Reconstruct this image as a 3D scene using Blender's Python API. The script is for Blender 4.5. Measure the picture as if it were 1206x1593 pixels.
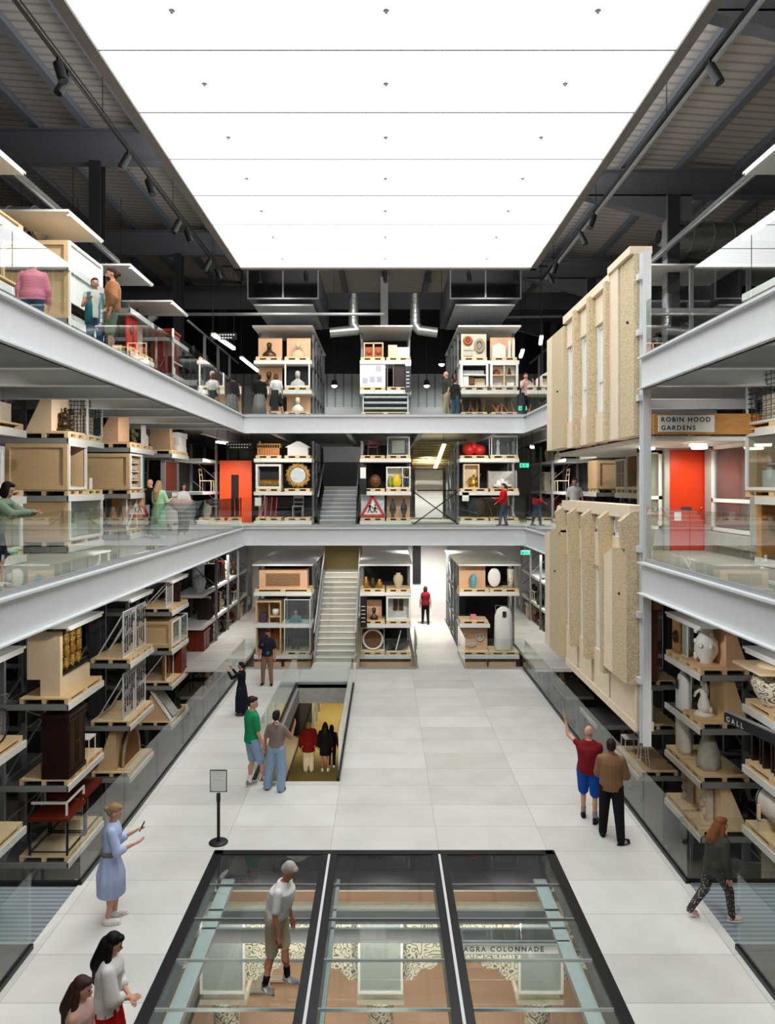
import bpy, math, random
from mathutils import Vector, Matrix, Euler
random.seed(7)
PI = math.pi
for o in list(bpy.data.objects): bpy.data.objects.remove(o)
scene = bpy.context.scene
COL = scene.collection

# ------------------------------------------------------------------ camera
cd = bpy.data.cameras.new('camera'); cam = bpy.data.objects.new('camera', cd); COL.objects.link(cam)
cam.location = (0, 0, 6.5); cam.rotation_euler = (PI/2, 0, 0)
cd.sensor_fit = 'VERTICAL'; cd.sensor_height = 36; cd.lens = 36*1150/1593
cd.shift_x = 5/1593; cd.shift_y = -39.5/1593
cd.clip_start = .05; cd.clip_end = 200
scene.camera = cam
vs = scene.view_settings
vs.view_transform = 'Standard'; vs.look = 'None'; vs.gamma = 1; vs.use_curve_mapping = False
vs.exposure = 0.36
scene.cycles.use_denoising = True
scene.cycles.transparent_max_bounces = 24
scene.cycles.max_bounces = 7
scene.cycles.caustics_reflective = False; scene.cycles.caustics_refractive = False
scene.cycles.sample_clamp_indirect = 6

# ------------------------------------------------------------------ world
w = bpy.data.worlds.new('world'); scene.world = w; w.use_nodes = True
w.node_tree.nodes['Background'].inputs[0].default_value = (.80, .86, .92, 1)
w.node_tree.nodes['Background'].inputs[1].default_value = .30

LIGHTBOX = 2.6      # emission of the big luminous ceiling
TUBE = 9.0           # emission of the linear lamps

def area(name, loc, size, power, rot=(0, 0, 0), col=(1, .97, .92), sy=None):
    ld = bpy.data.lights.new(name, 'AREA'); ld.energy = power; ld.color = col
    ld.shape = 'RECTANGLE'; ld.size = size; ld.size_y = sy or size
    o = bpy.data.objects.new(name, ld); COL.objects.link(o); o.location = loc; o.rotation_euler = rot
    return o
# track spotlights, plus fill spots added below the galleries to brighten shelf fronts and floors
def spot(name, loc, to, power, ang=100, col=(1, .96, .9), r=.07):
    ld = bpy.data.lights.new(name, 'SPOT'); ld.energy = power; ld.color = col; ld.spot_size = math.radians(ang); ld.spot_blend = .7; ld.shadow_soft_size = r
    o = bpy.data.objects.new(name, ld); COL.objects.link(o); o.location = loc
    o.rotation_euler = (Vector(to)-Vector(loc)).to_track_quat('-Z', 'Y').to_euler(); return o
SIDE_P, FAR_P = 290, 290
for s in (-1, 1):
    for yy in (8, 12, 16, 20, 24):
        spot('track_lamp', (s*5.72, yy, 13.4), (s*8.0, yy+1.5, 10.0), SIDE_P*1.2)
        spot('gallery_fill', (s*5.5, yy, 8.25), (s*8.0, yy+1.5, 6.2), SIDE_P*.55)  # fill light added under the galleries, not a fitted lamp
        spot('gallery_fill', (s*5.3, yy, 4.25), (s*7.6, yy+1.8, 0.5), SIDE_P*.62)
for x in (-4, -1.4, 1.4, 4):
    spot('track_lamp', (x, 26.6, 13.9), (x, 29.6, 10.8), FAR_P*.9)
    spot('gallery_fill', (x, 26.9, 8.2), (x, 29.6, 6.3), FAR_P*.5)
    spot('gallery_fill', (x, 26.9, 4.2), (x, 29.6, 1.2), FAR_P*.6)
for x, y, z, e in ((2, 34, 4.2, 1000), (2, 33.8, 8.1, 560), (-6.8, 33, 4.2, 450), (6.8, 33, 4.2, 450), (-6.3, 29, 8.1, 300), (6.3, 29, 8.1, 300), (-3, 37, 12.5, 500), (3, 37, 12.5, 500), (-1.8, 31, 4.1, 110)):  # fill lights added to brighten the rear passages and their walls
    spot('passage_fill', (x, y, z), (x, y+.6, z-3), e, 140)
for x in (-2.2, 0, 2.2):
    spot('basement_fill', (x, 12.3, -.7), (x, 13.6, -2.4), 75, 150, (1, .93, .82)); spot('basement_fill', (x, 8, -.7), (x, 12.5, -3), 150, 150, (1, .93, .82)); spot('basement_fill', (x, 15, -.7), (x, 15.6, -4), 170, 150, (1, .9, .78))  # fill lights added below the deck to brighten the basement
spot('basement_fill', (-2, 20.5, -.8), (-2, 23, -3.6), 420, 95, (1, .88, .62)); spot('basement_fill', (-1.9, 33, -.5), (-1.9, 34, -3.6), 520, 140, (1, .85, .5)); spot('basement_fill', (-2, 29, -.8), (-2, 30.5, -4), 450, 150, (1, .85, .5))

# ------------------------------------------------------------------ materials
def lin(h):
    h = h.lstrip('#'); r = [int(h[i:i+2], 16)/255 for i in (0, 2, 4)]
    return tuple(((c+.055)/1.055)**2.4 if c > .04045 else c/12.92 for c in r) + (1,)
MATS = {}
def mat(name, col, rough=.6, metal=0, var=.08, scale=6, bump=0, stretch=(1, 1, 1), emit=0, emit_col=None, spec=.5):
    if name in MATS: return MATS[name]
    m = bpy.data.materials.new(name); m.use_nodes = True; nt = m.node_tree; b = nt.nodes['Principled BSDF']
    c = lin(col)
    b.inputs['Roughness'].default_value = rough; b.inputs['Metallic'].default_value = metal
    b.inputs['Specular IOR Level'].default_value = spec
    if var or bump:
        tc = nt.nodes.new('ShaderNodeTexCoord'); mp = nt.nodes.new('ShaderNodeMapping'); mp.inputs['Scale'].default_value = stretch
        nz = nt.nodes.new('ShaderNodeTexNoise'); nz.inputs['Scale'].default_value = scale; nz.inputs['Detail'].default_value = 3
        nt.links.new(tc.outputs['Object'], mp.inputs[0]); nt.links.new(mp.outputs[0], nz.inputs['Vector'])
        mx = nt.nodes.new('ShaderNodeMix'); mx.data_type = 'RGBA'
        mx.inputs[6].default_value = tuple(max(0, v*(1-var*2)) for v in c[:3])+(1,)
        mx.inputs[7].default_value = tuple(min(1, v*(1+var*2)) for v in c[:3])+(1,)
        nt.links.new(nz.outputs[0], mx.inputs[0]); nt.links.new(mx.outputs[2], b.inputs['Base Color'])
        if bump:
            bp = nt.nodes.new('ShaderNodeBump'); bp.inputs['Strength'].default_value = bump; bp.inputs['Distance'].default_value = .02
            nt.links.new(nz.outputs[0], bp.inputs['Height']); nt.links.new(bp.outputs[0], b.inputs['Normal'])
    else:
        b.inputs['Base Color'].default_value = c
    if emit:
        b.inputs['Emission Color'].default_value = lin(emit_col or col); b.inputs['Emission Strength'].default_value = emit
    MATS[name] = m
    return m
def stripes(name, c1, c2, axis, period, duty=.5, rough=.7, sec=None):
    """two colours in bands along an object axis (0 x, 1 y, 2 z); sec = (axis, period, duty) for a second set of lines"""
    if name in MATS: return MATS[name]
    m = bpy.data.materials.new(name); m.use_nodes = True; nt = m.node_tree; b = nt.nodes['Principled BSDF']
    b.inputs['Roughness'].default_value = rough
    tc = nt.nodes.new('ShaderNodeTexCoord'); sp = nt.nodes.new('ShaderNodeSeparateXYZ'); nt.links.new(tc.outputs['Object'], sp.inputs[0])
    def line(ax, per, du):
        d = nt.nodes.new('ShaderNodeMath'); d.operation = 'DIVIDE'; d.inputs[1].default_value = per; nt.links.new(sp.outputs[ax], d.inputs[0])
        f = nt.nodes.new('ShaderNodeMath'); f.operation = 'FLOORED_MODULO'; f.inputs[1].default_value = 1; nt.links.new(d.outputs[0], f.inputs[0])
        l = nt.nodes.new('ShaderNodeMath'); l.operation = 'LESS_THAN'; l.inputs[1].default_value = du; nt.links.new(f.outputs[0], l.inputs[0])
        return l
    l = line(axis, period, duty)
    if sec:
        l2 = line(*sec); mxm = nt.nodes.new('ShaderNodeMath'); mxm.operation = 'MAXIMUM'
        nt.links.new(l.outputs[0], mxm.inputs[0]); nt.links.new(l2.outputs[0], mxm.inputs[1]); l = mxm
    mx = nt.nodes.new('ShaderNodeMix'); mx.data_type = 'RGBA'; mx.inputs[6].default_value = lin(c2); mx.inputs[7].default_value = lin(c1)
    nt.links.new(l.outputs[0], mx.inputs[0]); nt.links.new(mx.outputs[2], b.inputs['Base Color'])
    MATS[name] = m
    return m
def motif(name, c1, c2, scale=14, rough=.6, dist=3.5, thr=.5, kind='wave'):
    """scrolling ornament / print: two colours split by a distorted wave or voronoi"""
    if name in MATS: return MATS[name]
    m = bpy.data.materials.new(name); m.use_nodes = True; nt = m.node_tree; b = nt.nodes['Principled BSDF']
    b.inputs['Roughness'].default_value = rough
    tc = nt.nodes.new('ShaderNodeTexCoord')
    if kind == 'contour':
        nz = nt.nodes.new('ShaderNodeTexNoise'); nz.inputs['Scale'].default_value = scale; nz.inputs['Detail'].default_value = 0; nt.links.new(tc.outputs['Object'], nz.inputs['Vector'])
        mu = nt.nodes.new('ShaderNodeMath'); mu.operation = 'MULTIPLY'; mu.inputs[1].default_value = dist; nt.links.new(nz.outputs[0], mu.inputs[0])
        t = nt.nodes.new('ShaderNodeMath'); t.operation = 'PINGPONG'; t.inputs[1].default_value = 1; nt.links.new(mu.outputs[0], t.inputs[0])
    elif kind == 'wave':
        t = nt.nodes.new('ShaderNodeTexWave'); t.wave_type = 'RINGS'; t.inputs['Scale'].default_value = scale; t.inputs['Distortion'].default_value = dist; t.inputs['Detail'].default_value = 2
    else:
        t = nt.nodes.new('ShaderNodeTexVoronoi'); t.inputs['Scale'].default_value = scale
    if kind != 'contour': nt.links.new(tc.outputs['Object'], t.inputs['Vector'])
    r = nt.nodes.new('ShaderNodeValToRGB'); r.color_ramp.elements[0].position = thr-.04; r.color_ramp.elements[1].position = thr+.04
    r.color_ramp.elements[0].color = lin(c1); r.color_ramp.elements[1].color = lin(c2)
    nt.links.new(t.outputs[0], r.inputs[0]); nt.links.new(r.outputs[0], b.inputs['Base Color'])
    MATS[name] = m
    return m
def glass(name, tint='#eef6f4', rough=0.0, ior=1.45, boost=1.0, cloudy=0):
    if name in MATS: return MATS[name]
    m = bpy.data.materials.new(name); m.use_nodes = True; nt = m.node_tree; nt.nodes.clear()
    out = nt.nodes.new('ShaderNodeOutputMaterial'); tr = nt.nodes.new('ShaderNodeBsdfTransparent'); tr.inputs[0].default_value = lin(tint)
    gl = nt.nodes.new('ShaderNodeBsdfGlossy'); gl.inputs['Roughness'].default_value = rough; gl.inputs['Color'].default_value = (1, 1, 1, 1)
    fr = nt.nodes.new('ShaderNodeFresnel'); fr.inputs[0].default_value = ior
    mu = nt.nodes.new('ShaderNodeMath'); mu.operation = 'MULTIPLY'; mu.inputs[1].default_value = boost; mu.use_clamp = True
    ge = nt.nodes.new('ShaderNodeNewGeometry'); iv = nt.nodes.new('ShaderNodeMath'); iv.operation = 'SUBTRACT'; iv.inputs[0].default_value = 1; nt.links.new(ge.outputs['Backfacing'], iv.inputs[1])
    pr = nt.nodes.new('ShaderNodeMath'); pr.operation = 'MULTIPLY'; nt.links.new(fr.outputs[0], pr.inputs[0]); nt.links.new(iv.outputs[0], pr.inputs[1])
    nt.links.new(pr.outputs[0], mu.inputs[0])
    mx = nt.nodes.new('ShaderNodeMixShader'); nt.links.new(mu.outputs[0], mx.inputs[0]); nt.links.new(tr.outputs[0], mx.inputs[1]); nt.links.new(gl.outputs[0], mx.inputs[2])
    last = mx
    if cloudy:
        df = nt.nodes.new('ShaderNodeBsdfDiffuse'); df.inputs[0].default_value = (.8, .85, .85, 1)
        m2 = nt.nodes.new('ShaderNodeMixShader'); m2.inputs[0].default_value = cloudy
        nt.links.new(mx.outputs[0], m2.inputs[1]); nt.links.new(df.outputs[0], m2.inputs[2]); last = m2
    nt.links.new(last.outputs[0], out.inputs[0]); MATS[name] = m
    return m

mat('steel_light', '#dfe1e3', .45, 0, .03); mat('steel_shelf', '#e6e6e4', .5, 0, .03); mat('shelf_side_shaded', '#8e908f', .6, .1, .04); mat('shelf_deck', '#545654', .7, .2, .05)
mat('rack_steel', '#85888a', .5, .3, .06); mat('steel_dark', '#3a3d42', .6, .2, .06); mat('steel_mid', '#a3a5a7', .5, .2, .05)
mat('roof_beam', '#72757f', .7, 0, .05); mat('black', '#0d0d0f', .5, 0, 0); mat('black_metal', '#141416', .35, .3, .1)
mat('white', '#eceae6', .6, 0, .02); mat('wall_white', '#e6e3df', .8, 0, .02); mat('charcoal', '#222327', .8, 0, .05)
mat('pallet', '#e3c79a', .75, 0, .08, 5, stretch=(1, 8, 1)); mat('ply', '#d9b98c', .7, 0, .05, 3, stretch=(1, 1, 6)); mat('ply_light', '#ead3b0', .7, 0, .05, 3)
mat('ply_pink', '#dcb08c', .7, 0, .08, 4, stretch=(6, 6, 1)); mat('pine', '#c08a4a', .6, 0, .2, 5, stretch=(1, 1, 5)); mat('slot', '#20150c', .9, 0, 0)
mat('dark_wood', '#2b1510', .4, 0, .2, 5, stretch=(6, 6, 1)); mat('red_wood', '#6d2413', .35, 0, .2, 5, stretch=(6, 6, 1)); mat('brown_wood', '#6b3f22', .5, 0, .2, 5, stretch=(6, 6, 1))
mat('marble', '#e8e4dc', .35, 0, .05, 4); mat('stone', '#9b917f', .85, 0, .2, 9, .4); mat('stone_pale', '#cfc5b2', .8, 0, .12, 9, .3)
mat('plaster_grey', '#b9b6b0', .7, 0, .15, 7, .3); mat('gold', '#b88b3c', .35, .7, .25, 9, .5); mat('bronze', '#4c3c2a', .4, .6, .2, 8)
mat('chrome', '#c8c8c8', .18, 1, .05); mat('zinc', '#b7bab9', .3, .9, .15, 8); mat('orange_panel', '#e8501a', .5, 0, .02); mat('door_red', '#d23a10', .35, 0, .03)
mat('cardboard', '#a5866a', .8, 0, .06); mat('paper', '#f2f0ec', .8, 0, .01); mat('red', '#c8201e', .5, 0, .03); mat('blue', '#3b78c4', .5, 0, .05)
mat('teal', '#58a9b8', .6, 0, .15, 12); mat('green_leaf', '#4d5f38', .7, 0, .3, 12); mat('glaze_green', '#8a9a3c', .25, 0, .2, 6); mat('porcelain', '#e9ebe8', .2, 0, .04)
mat('tan_cloth', '#c7b493', .9, 0, .06); mat('dark_glass', '#16191d', .12, 0, .05); mat('yellow', '#e2c21e', .5, 0, .02); mat('pink', '#d98c98', .6, 0, .03)
mat('terracotta', '#a45b34', .7, 0, .1); mat('concrete_beige', '#ecd9bf', .9, 0, .05, 5, .15); mat('aggregate', '#d6bd9a', .95, 0, .3, 30, .9)
mat('concrete_grey', '#a7a59a', .85, 0, .14, 3, .2); mat('olive_panel', '#7d6d3c', .6, .1, .08); mat('lower_floor', '#8b8371', .7, 0, .06)
mat('basement_timber', '#96745b', .7, 0, .15, 3, stretch=(.3, 1, 6)); mat('galvanised', '#a9abaa', .35, .8, .2, 14)
mat('lamp', '#fff7e8', .5, 0, 0, emit=TUBE, emit_col='#fff4e2'); mat('lamp_warm', '#fff0c8', .5, 0, 0, emit=4.0, emit_col='#ffe9b0')
mat('exit_green', '#2fc79a', .5, 0, 0, emit=1.4); mat('dial', '#cfe0ea', .3, 0, .25, 9)
glass('glass', '#f8fcfb', 0, 1.45, 2.4); glass('glass_deck', '#f6fbfa', 0, 1.45, 1.1); glass('glass_floor', '#f0f6f4', 0, 1.45, 1.0, .02); glass('glass_case', '#edf4f4', 0, 1.45, 1.1, .05); glass('acrylic', '#dfe6e4', .1, 1.4, 1, .3)
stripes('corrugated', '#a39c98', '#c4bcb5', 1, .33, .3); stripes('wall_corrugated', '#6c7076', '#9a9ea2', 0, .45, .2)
stripes('grating', '#6b7278', '#8d959c', 1, .11, .45); stripes('wire', '#c3c6c6', '#8b8f90', 0, .06, .4)
motif('scroll', '#6f6858', '#e2dac8', 9, .6, 9, .3, 'contour'); motif('gilt', '#4a3012', '#d3a654', 14, .35, 8, .4, 'contour'); motif('pebble', '#6c5a48', '#d8c8b0', 20, .8, 0, .35, 'vor')
motif('lace', '#3a3a3c', '#c9c4bc', 14, .7, 0, .3, 'vor'); motif('print_shirt', '#7c2f22', '#c9935a', 16, .8, 5, .5); motif('camo', '#a9a199', '#33302e', 30, .8, 0, .3, 'vor')
motif('persian', '#5a3326', '#b08a5e', 9, .7, 6, .5)
stripes('stripe_brown', '#6d4427', '#94704a', 0, .022, .45); stripes('stripe_pink', '#b8405e', '#e09aac', 2, .028, .5); stripes('concrete_floor', '#8f8b84', '#c4c1bb', 0, 1.955, .006, .55)

def floor_mat():
    m = MATS['concrete_floor']; nt = m.node_tree; nt.nodes.clear()
    N = nt.nodes.new; L = nt.links.new
    out = N('ShaderNodeOutputMaterial'); b = N('ShaderNodeBsdfPrincipled'); L(b.outputs[0], out.inputs[0])
    b.inputs['Roughness'].default_value = .42; b.inputs['Specular IOR Level'].default_value = .35
    tc = N('ShaderNodeTexCoord'); sp = N('ShaderNodeSeparateXYZ'); L(tc.outputs['Object'], sp.inputs[0])
    def mth(op, a, v=None, b2=None):
        n = N('ShaderNodeMath'); n.operation = op; L(a, n.inputs[0])
        if v is not None: n.inputs[1].default_value = v
        if b2 is not None: L(b2, n.inputs[1])
        return n.outputs[0]
    fy = mth('FLOORED_MODULO', mth('DIVIDE', mth('SUBTRACT', sp.outputs[1], 13.17), .968), 1)
    ly = mth('LESS_THAN', fy, .012)
    fx = mth('FLOORED_MODULO', mth('DIVIDE', mth('SUBTRACT', sp.outputs[0], -.97), 1.94), 1)
    lx = mth('LESS_THAN', fx, .005)
    seam = mth('MAXIMUM', ly, None, lx)
    # slab-to-slab tone: white noise per tile
    cx = mth('FLOOR', mth('DIVIDE', mth('SUBTRACT', sp.outputs[0], -.97), 1.94)); cy = mth('FLOOR', mth('DIVIDE', mth('SUBTRACT', sp.outputs[1], 13.17), .968))
    cb = N('ShaderNodeCombineXYZ'); L(cx, cb.inputs[0]); L(cy, cb.inputs[1])
    wn = N('ShaderNodeTexWhiteNoise'); wn.noise_dimensions = '3D'; L(cb.outputs[0], wn.inputs['Vector'])
    nz = N('ShaderNodeTexNoise'); nz.inputs['Scale'].default_value = 1.3; nz.inputs['Detail'].default_value = 6; L(tc.outputs['Object'], nz.inputs['Vector'])
    av = mth('ADD', mth('MULTIPLY', wn.outputs[0], .45), None, mth('MULTIPLY', nz.outputs[0], .9))
    mx = N('ShaderNodeMix'); mx.data_type = 'RGBA'; mx.inputs[6].default_value = lin('#bcb8b0'); mx.inputs[7].default_value = lin('#e2dfd9'); L(av, mx.inputs[0])
    m2 = N('ShaderNodeMix'); m2.data_type = 'RGBA'; m2.inputs[7].default_value = lin('#aeaba4'); L(seam, m2.inputs[0]); L(mx.outputs[2], m2.inputs[6])
    L(m2.outputs[2], b.inputs['Base Color'])
floor_mat()

# luminous ceiling panel: gives off light
m = bpy.data.materials.new('lightbox'); m.use_nodes = True; nt = m.node_tree; nt.nodes.clear()
e = nt.nodes.new('ShaderNodeEmission'); e.inputs[0].default_value = (.97, 1, 1, 1); e.inputs[1].default_value = LIGHTBOX
o_ = nt.nodes.new('ShaderNodeOutputMaterial'); nt.links.new(e.outputs[0], o_.inputs[0]); MATS['lightbox'] = m

# ------------------------------------------------------------------ mesh builder
class MB:
    def __init__(s, m='white'):
        s.v = []; s.f = []; s.fm = []; s.fs = []; s.ms = []; s.m = m
    def mi(s, m):
        m = m or s.m
        if m not in s.ms: s.ms.append(m)
        return s.ms.index(m)
    def add(s, vs, fs, m=None, smooth=False, M=None):
        n = len(s.v)
        s.v += [tuple(M @ Vector(p)) for p in vs] if M is not None else [tuple(p) for p in vs]
        k = s.mi(m)
        for f in fs: s.f.append(tuple(i+n for i in f)); s.fm.append(k); s.fs.append(smooth)
        return s
    def box(s, x0, x1, y0, y1, z0, z1, m=None, M=None):
        vs = [(x, y, z) for z in (z0, z1) for y in (y0, y1) for x in (x0, x1)]
        return s.add(vs, [(0, 2, 3, 1), (4, 5, 7, 6), (0, 1, 5, 4), (2, 6, 7, 3), (0, 4, 6, 2), (1, 3, 7, 5)], m, False, M)
    def bar(s, p, q, t=.05, t2=None, m=None):
        p, q = Vector(p), Vector(q); d = q-p; L = d.length
        if L < 1e-6: return s
        M = Matrix.Translation(p) @ d.to_track_quat('Z', 'Y').to_matrix().to_4x4(); t2 = t2 or t
        return s.box(-t/2, t/2, -t2/2, t2/2, 0, L, m, M)
    def cyl(s, p, q, r, r2=None, n=12, m=None, caps=True, smooth=True):
        p, q = Vector(p), Vector(q); d = q-p; L = d.length; r2 = r if r2 is None else r2
        M = Matrix.Translation(p) @ d.to_track_quat('Z', 'Y').to_matrix().to_4x4()
        vs = [(r*math.cos(2*PI*i/n), r*math.sin(2*PI*i/n), 0) for i in range(n)]+[(r2*math.cos(2*PI*i/n), r2*math.sin(2*PI*i/n), L) for i in range(n)]
        s.add(vs, [(i, (i+1) % n, n+(i+1) % n, n+i) for i in range(n)], m, smooth, M)
        if caps: s.add(vs, [tuple(range(n))[::-1], tuple(range(n, 2*n))], m, False, M)
        return s
    def lathe(s, prof, c=(0, 0, 0), n=16, m=None, sx=1, sy=1, smooth=True, M=None):
        vs = [(c[0]+r*sx*math.cos(2*PI*i/n), c[1]+r*sy*math.sin(2*PI*i/n), c[2]+z) for r, z in prof for i in range(n)]
        fs = [(k*n+i, k*n+(i+1) % n, (k+1)*n+(i+1) % n, (k+1)*n+i) for k in range(len(prof)-1) for i in range(n)]
        fs += [tuple(range(n))[::-1], tuple(range((len(prof)-1)*n, len(prof)*n))]
        return s.add(vs, fs, m, smooth, M)
    def ball(s, c, rx, ry=None, rz=None, n=14, k=9, m=None, M=None):
        ry = ry or rx; rz = rz or rx
        prof = [(max(.001, math.sin(PI*i/k)), -math.cos(PI*i/k)) for i in range(k+1)]
        vs = [(c[0]+rx*r*math.cos(2*PI*i/n), c[1]+ry*r*math.sin(2*PI*i/n), c[2]+rz*z) for r, z in prof for i in range(n)]
        fs = [(a*n+i, a*n+(i+1) % n, (a+1)*n+(i+1) % n, (a+1)*n+i) for a in range(k) for i in range(n)]
        fs += [tuple(range(n))[::-1], tuple(range(k*n, k*n+n))]
        return s.add(vs, fs, m, True, M)
    def prism(s, pts, a0, a1, axis='y', m=None):
        """polygon pts (2D) extruded along axis from a0 to a1"""
        def P(u, v, a): return {'y': (u, a, v), 'x': (a, u, v), 'z': (u, v, a)}[axis]
        n = len(pts); vs = [P(u, v, a0) for u, v in pts]+[P(u, v, a1) for u, v in pts]
        return s.add(vs, [tuple(range(n)), tuple(range(n, 2*n))[::-1]]+[(i, n+i, n+(i+1) % n, (i+1) % n) for i in range(n)], m)
    def tube(s, pts, r, n=8, m=None, taper=None):
        pts = [Vector(p) for p in pts]
        for i in range(len(pts)-1):
            r0 = r if taper is None else r*(1+(taper-1)*i/(len(pts)-1)); r1 = r if taper is None else r*(1+(taper-1)*(i+1)/(len(pts)-1))
            s.cyl(pts[i], pts[i+1], r0, r1, n, m)
            if i: s.ball(pts[i], r0, n=n, k=5, m=m)
        return s
    def torus(s, c, R, r, axis='y', n=24, k=8, m=None, sz=1):
        vs = []
        for i in range(n):
            a = 2*PI*i/n
            for j in range(k):
                b = 2*PI*j/k; u = (R+r*math.cos(b))*math.cos(a); v = (R+r*math.cos(b))*math.sin(a)*sz; w_ = r*math.sin(b)
                vs.append({'y': (c[0]+u, c[1]+w_, c[2]+v), 'z': (c[0]+u, c[1]+v, c[2]+w_), 'x': (c[0]+w_, c[1]+u, c[2]+v)}[axis])
        return s.add(vs, [(i*k+j, ((i+1) % n)*k+j, ((i+1) % n)*k+(j+1) % k, i*k+(j+1) % k) for i in range(n) for j in range(k)], m, True)
    def frame(s, x0, x1, z0, z1, t, y0, y1, m=None):
        s.box(x0, x1, y0, y1, z0, z0+t, m); s.box(x0, x1, y0, y1, z1-t, z1, m)
        s.box(x0, x0+t, y0, y1, z0+t, z1-t, m); s.box(x1-t, x1, y0, y1, z0+t, z1-t, m); return s
    def mesh(s, name):
        me = bpy.data.meshes.new(name); me.from_pydata(s.v, [], s.f)
        for m in s.ms: me.materials.append(MATS[m])
        me.polygons.foreach_set('material_index', s.fm); me.polygons.foreach_set('use_smooth', s.fs); me.update()
        return me
    def build(s, name, parent=None):
        o = bpy.data.objects.new(name, s.mesh(name)); COL.objects.link(o)
        if parent is not None: o.parent = parent
        return o
def tagit(o, label=None, cat=None, group=None, kind=None):
    for k, v in (('label', label), ('category', cat), ('group', group), ('kind', kind)):
        if v: o[k] = v
    return o
def emit(name, label, cat, parts, loc=(0, 0, 0), rz=0, group=None):
    """parts: a list of (part name, MB, [sub-parts], [label]); one part makes the thing a single mesh"""
    parts = [p for p in parts if p[1].v]
    if len(parts) == 1 and len(parts[0]) < 3:
        o = parts[0][1].build(name)
    else:
        o = bpy.data.objects.new(name, None); o.empty_display_size = .2; COL.objects.link(o)
        for p in parts:
            c = p[1].build(p[0], o)
            if len(p) > 3: c['label'] = p[3]
            for q in (p[2] if len(p) > 2 and p[2] else ()): q[1].build(q[0], c)
    o.location = loc; o.rotation_euler = (0, 0, rz)
    return tagit(o, label, cat, group)
def struct(name, mb):
    o = mb.build(name); o['kind'] = 'structure'; return o
def text(name, body, size, loc, rot, m, parent=None, extrude=.004, spacing=1.0, align='LEFT', bold=.0):
    cu = bpy.data.curves.new(name, 'FONT'); cu.body = body; cu.size = size; cu.extrude = extrude; cu.space_character = spacing; cu.align_x = align; cu.offset = bold; cu.resolution_u = 3
    t = bpy.data.objects.new(name+'_tmp', cu); COL.objects.link(t)
    me = bpy.data.meshes.new_from_object(t.evaluated_get(bpy.context.evaluated_depsgraph_get())); bpy.data.objects.remove(t); bpy.data.curves.remove(cu)
    me.materials.clear(); me.materials.append(MATS[m]); o = bpy.data.objects.new(name, me); COL.objects.link(o); o.location = loc; o.rotation_euler = rot
    if parent is not None: o.parent = parent
    return o
def rods(pts, ztops, r=.008, m='black'):
    """thin hanger rods from each point up to what carries it"""
    q = MB(m)
    for (x, y, z), zt in zip(pts, ztops): q.cyl((x, y, z), (x, y, zt), r, n=6)
    return q
# ================================================================== STRUCTURE
XE, XR, YF = 5.05, 7.1, 26.4          # gallery edge, rack front plane, far edge of the void
# shell
struct('wall_far', MB('wall_white').box(-16, 16, 40, 40.3, -4, 8.6).box(-16, 16, 40, 40.3, 8.6, 10.8, 'steel_mid').box(-16, 16, 40, 40.3, 10.8, 12.6, 'wall_corrugated').box(-16, 16, 40, 40.3, 12.6, 18, 'charcoal'))
struct('wall_left', MB('charcoal').box(-16.3, -16, -3, 40.3, -4, 18))
struct('wall_right', MB('charcoal').box(16, 16.3, -3, 40.3, -4, 18))
struct('wall_near', MB('plaster_grey').box(-16, 16, -3.3, -3, -4, 18))
struct('floor_basement', MB('lower_floor').box(-16, 16, -3, 40, -4.2, -4).box(-3.1, -.8, 24.6, 40, -3.5, -3.49, 'olive_panel').box(-3.3, 3.6, 17.5, 40, -4, -3.5, 'olive_panel').box(-3.6, 3.8, 8, 17.5, -4, -3.5, 'basement_timber'))
def roofz(x): return 16.55-x*.07
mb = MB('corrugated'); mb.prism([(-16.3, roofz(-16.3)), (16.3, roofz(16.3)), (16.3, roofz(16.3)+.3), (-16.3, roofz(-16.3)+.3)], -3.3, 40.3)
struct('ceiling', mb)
n = 0
for x in (-15, -13.4, -11.8, -10.2, -8.6, -7.0, 7.0, 8.6, 10.2, 11.8, 13.4, 15):
    n += 1; z = roofz(x); struct('roof_beam_%d' % n, MB('roof_beam').box(x-.11, x+.11, -3, 40, z-.28, z-.22).box(x-.03, x+.03, -3, 40, z-.22, z))
for x in (-4, -2, 0, 2, 4):
    n += 1; z = roofz(x); struct('roof_beam_%d' % n, MB('roof_beam').box(x-.11, x+.11, 26.8, 40, z-.28, z))
for y in (13.2, 21.5, 30, 38.2):
    for s in (-1, 1):
        n += 1; mb = MB('roof_beam'); zt = roofz(s*8.4)-.28; zb = zt-.95 if s < 0 else zt-.75
        x0, x1 = sorted((s*5.5, s*16)); mb.box(x0, x1, y-.02, y+.02, zb, zt); mb.box(x0, x1, y-.16, y+.16, zb-.04, zb); mb.box(x0, x1, y-.16, y+.16, zt-.04, zt)
        if s > 0: mb.prism([(5.6, zb), (8.3, zb-.75), (8.9, zb-.75), (8.9, zb)], y-.16, y+.16)
        struct('roof_beam_%d' % n, mb)
        mb = MB('steel_dark'); c = s*8.35; mb.box(c-.17, c+.17, y-.2, y-.17, -4, zb); mb.box(c-.17, c+.17, y+.17, y+.2, -4, zb); mb.box(c-.02, c+.02, y-.17, y+.17, -4, zb)
        if s > 0: mb.box(c-.2, c-.17, y-.17, y+.17, 9, zb, 'steel_mid')
        struct('column_%d' % n, mb)
n += 1; struct('roof_beam_%d' % n, MB('roof_beam').box(-16, 16, 33.5, 33.8, 14.6, 15.3))
struct('column_50', MB('steel_light').box(-.17, .17, 33.1, 33.4, 9, 15.9))

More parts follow.
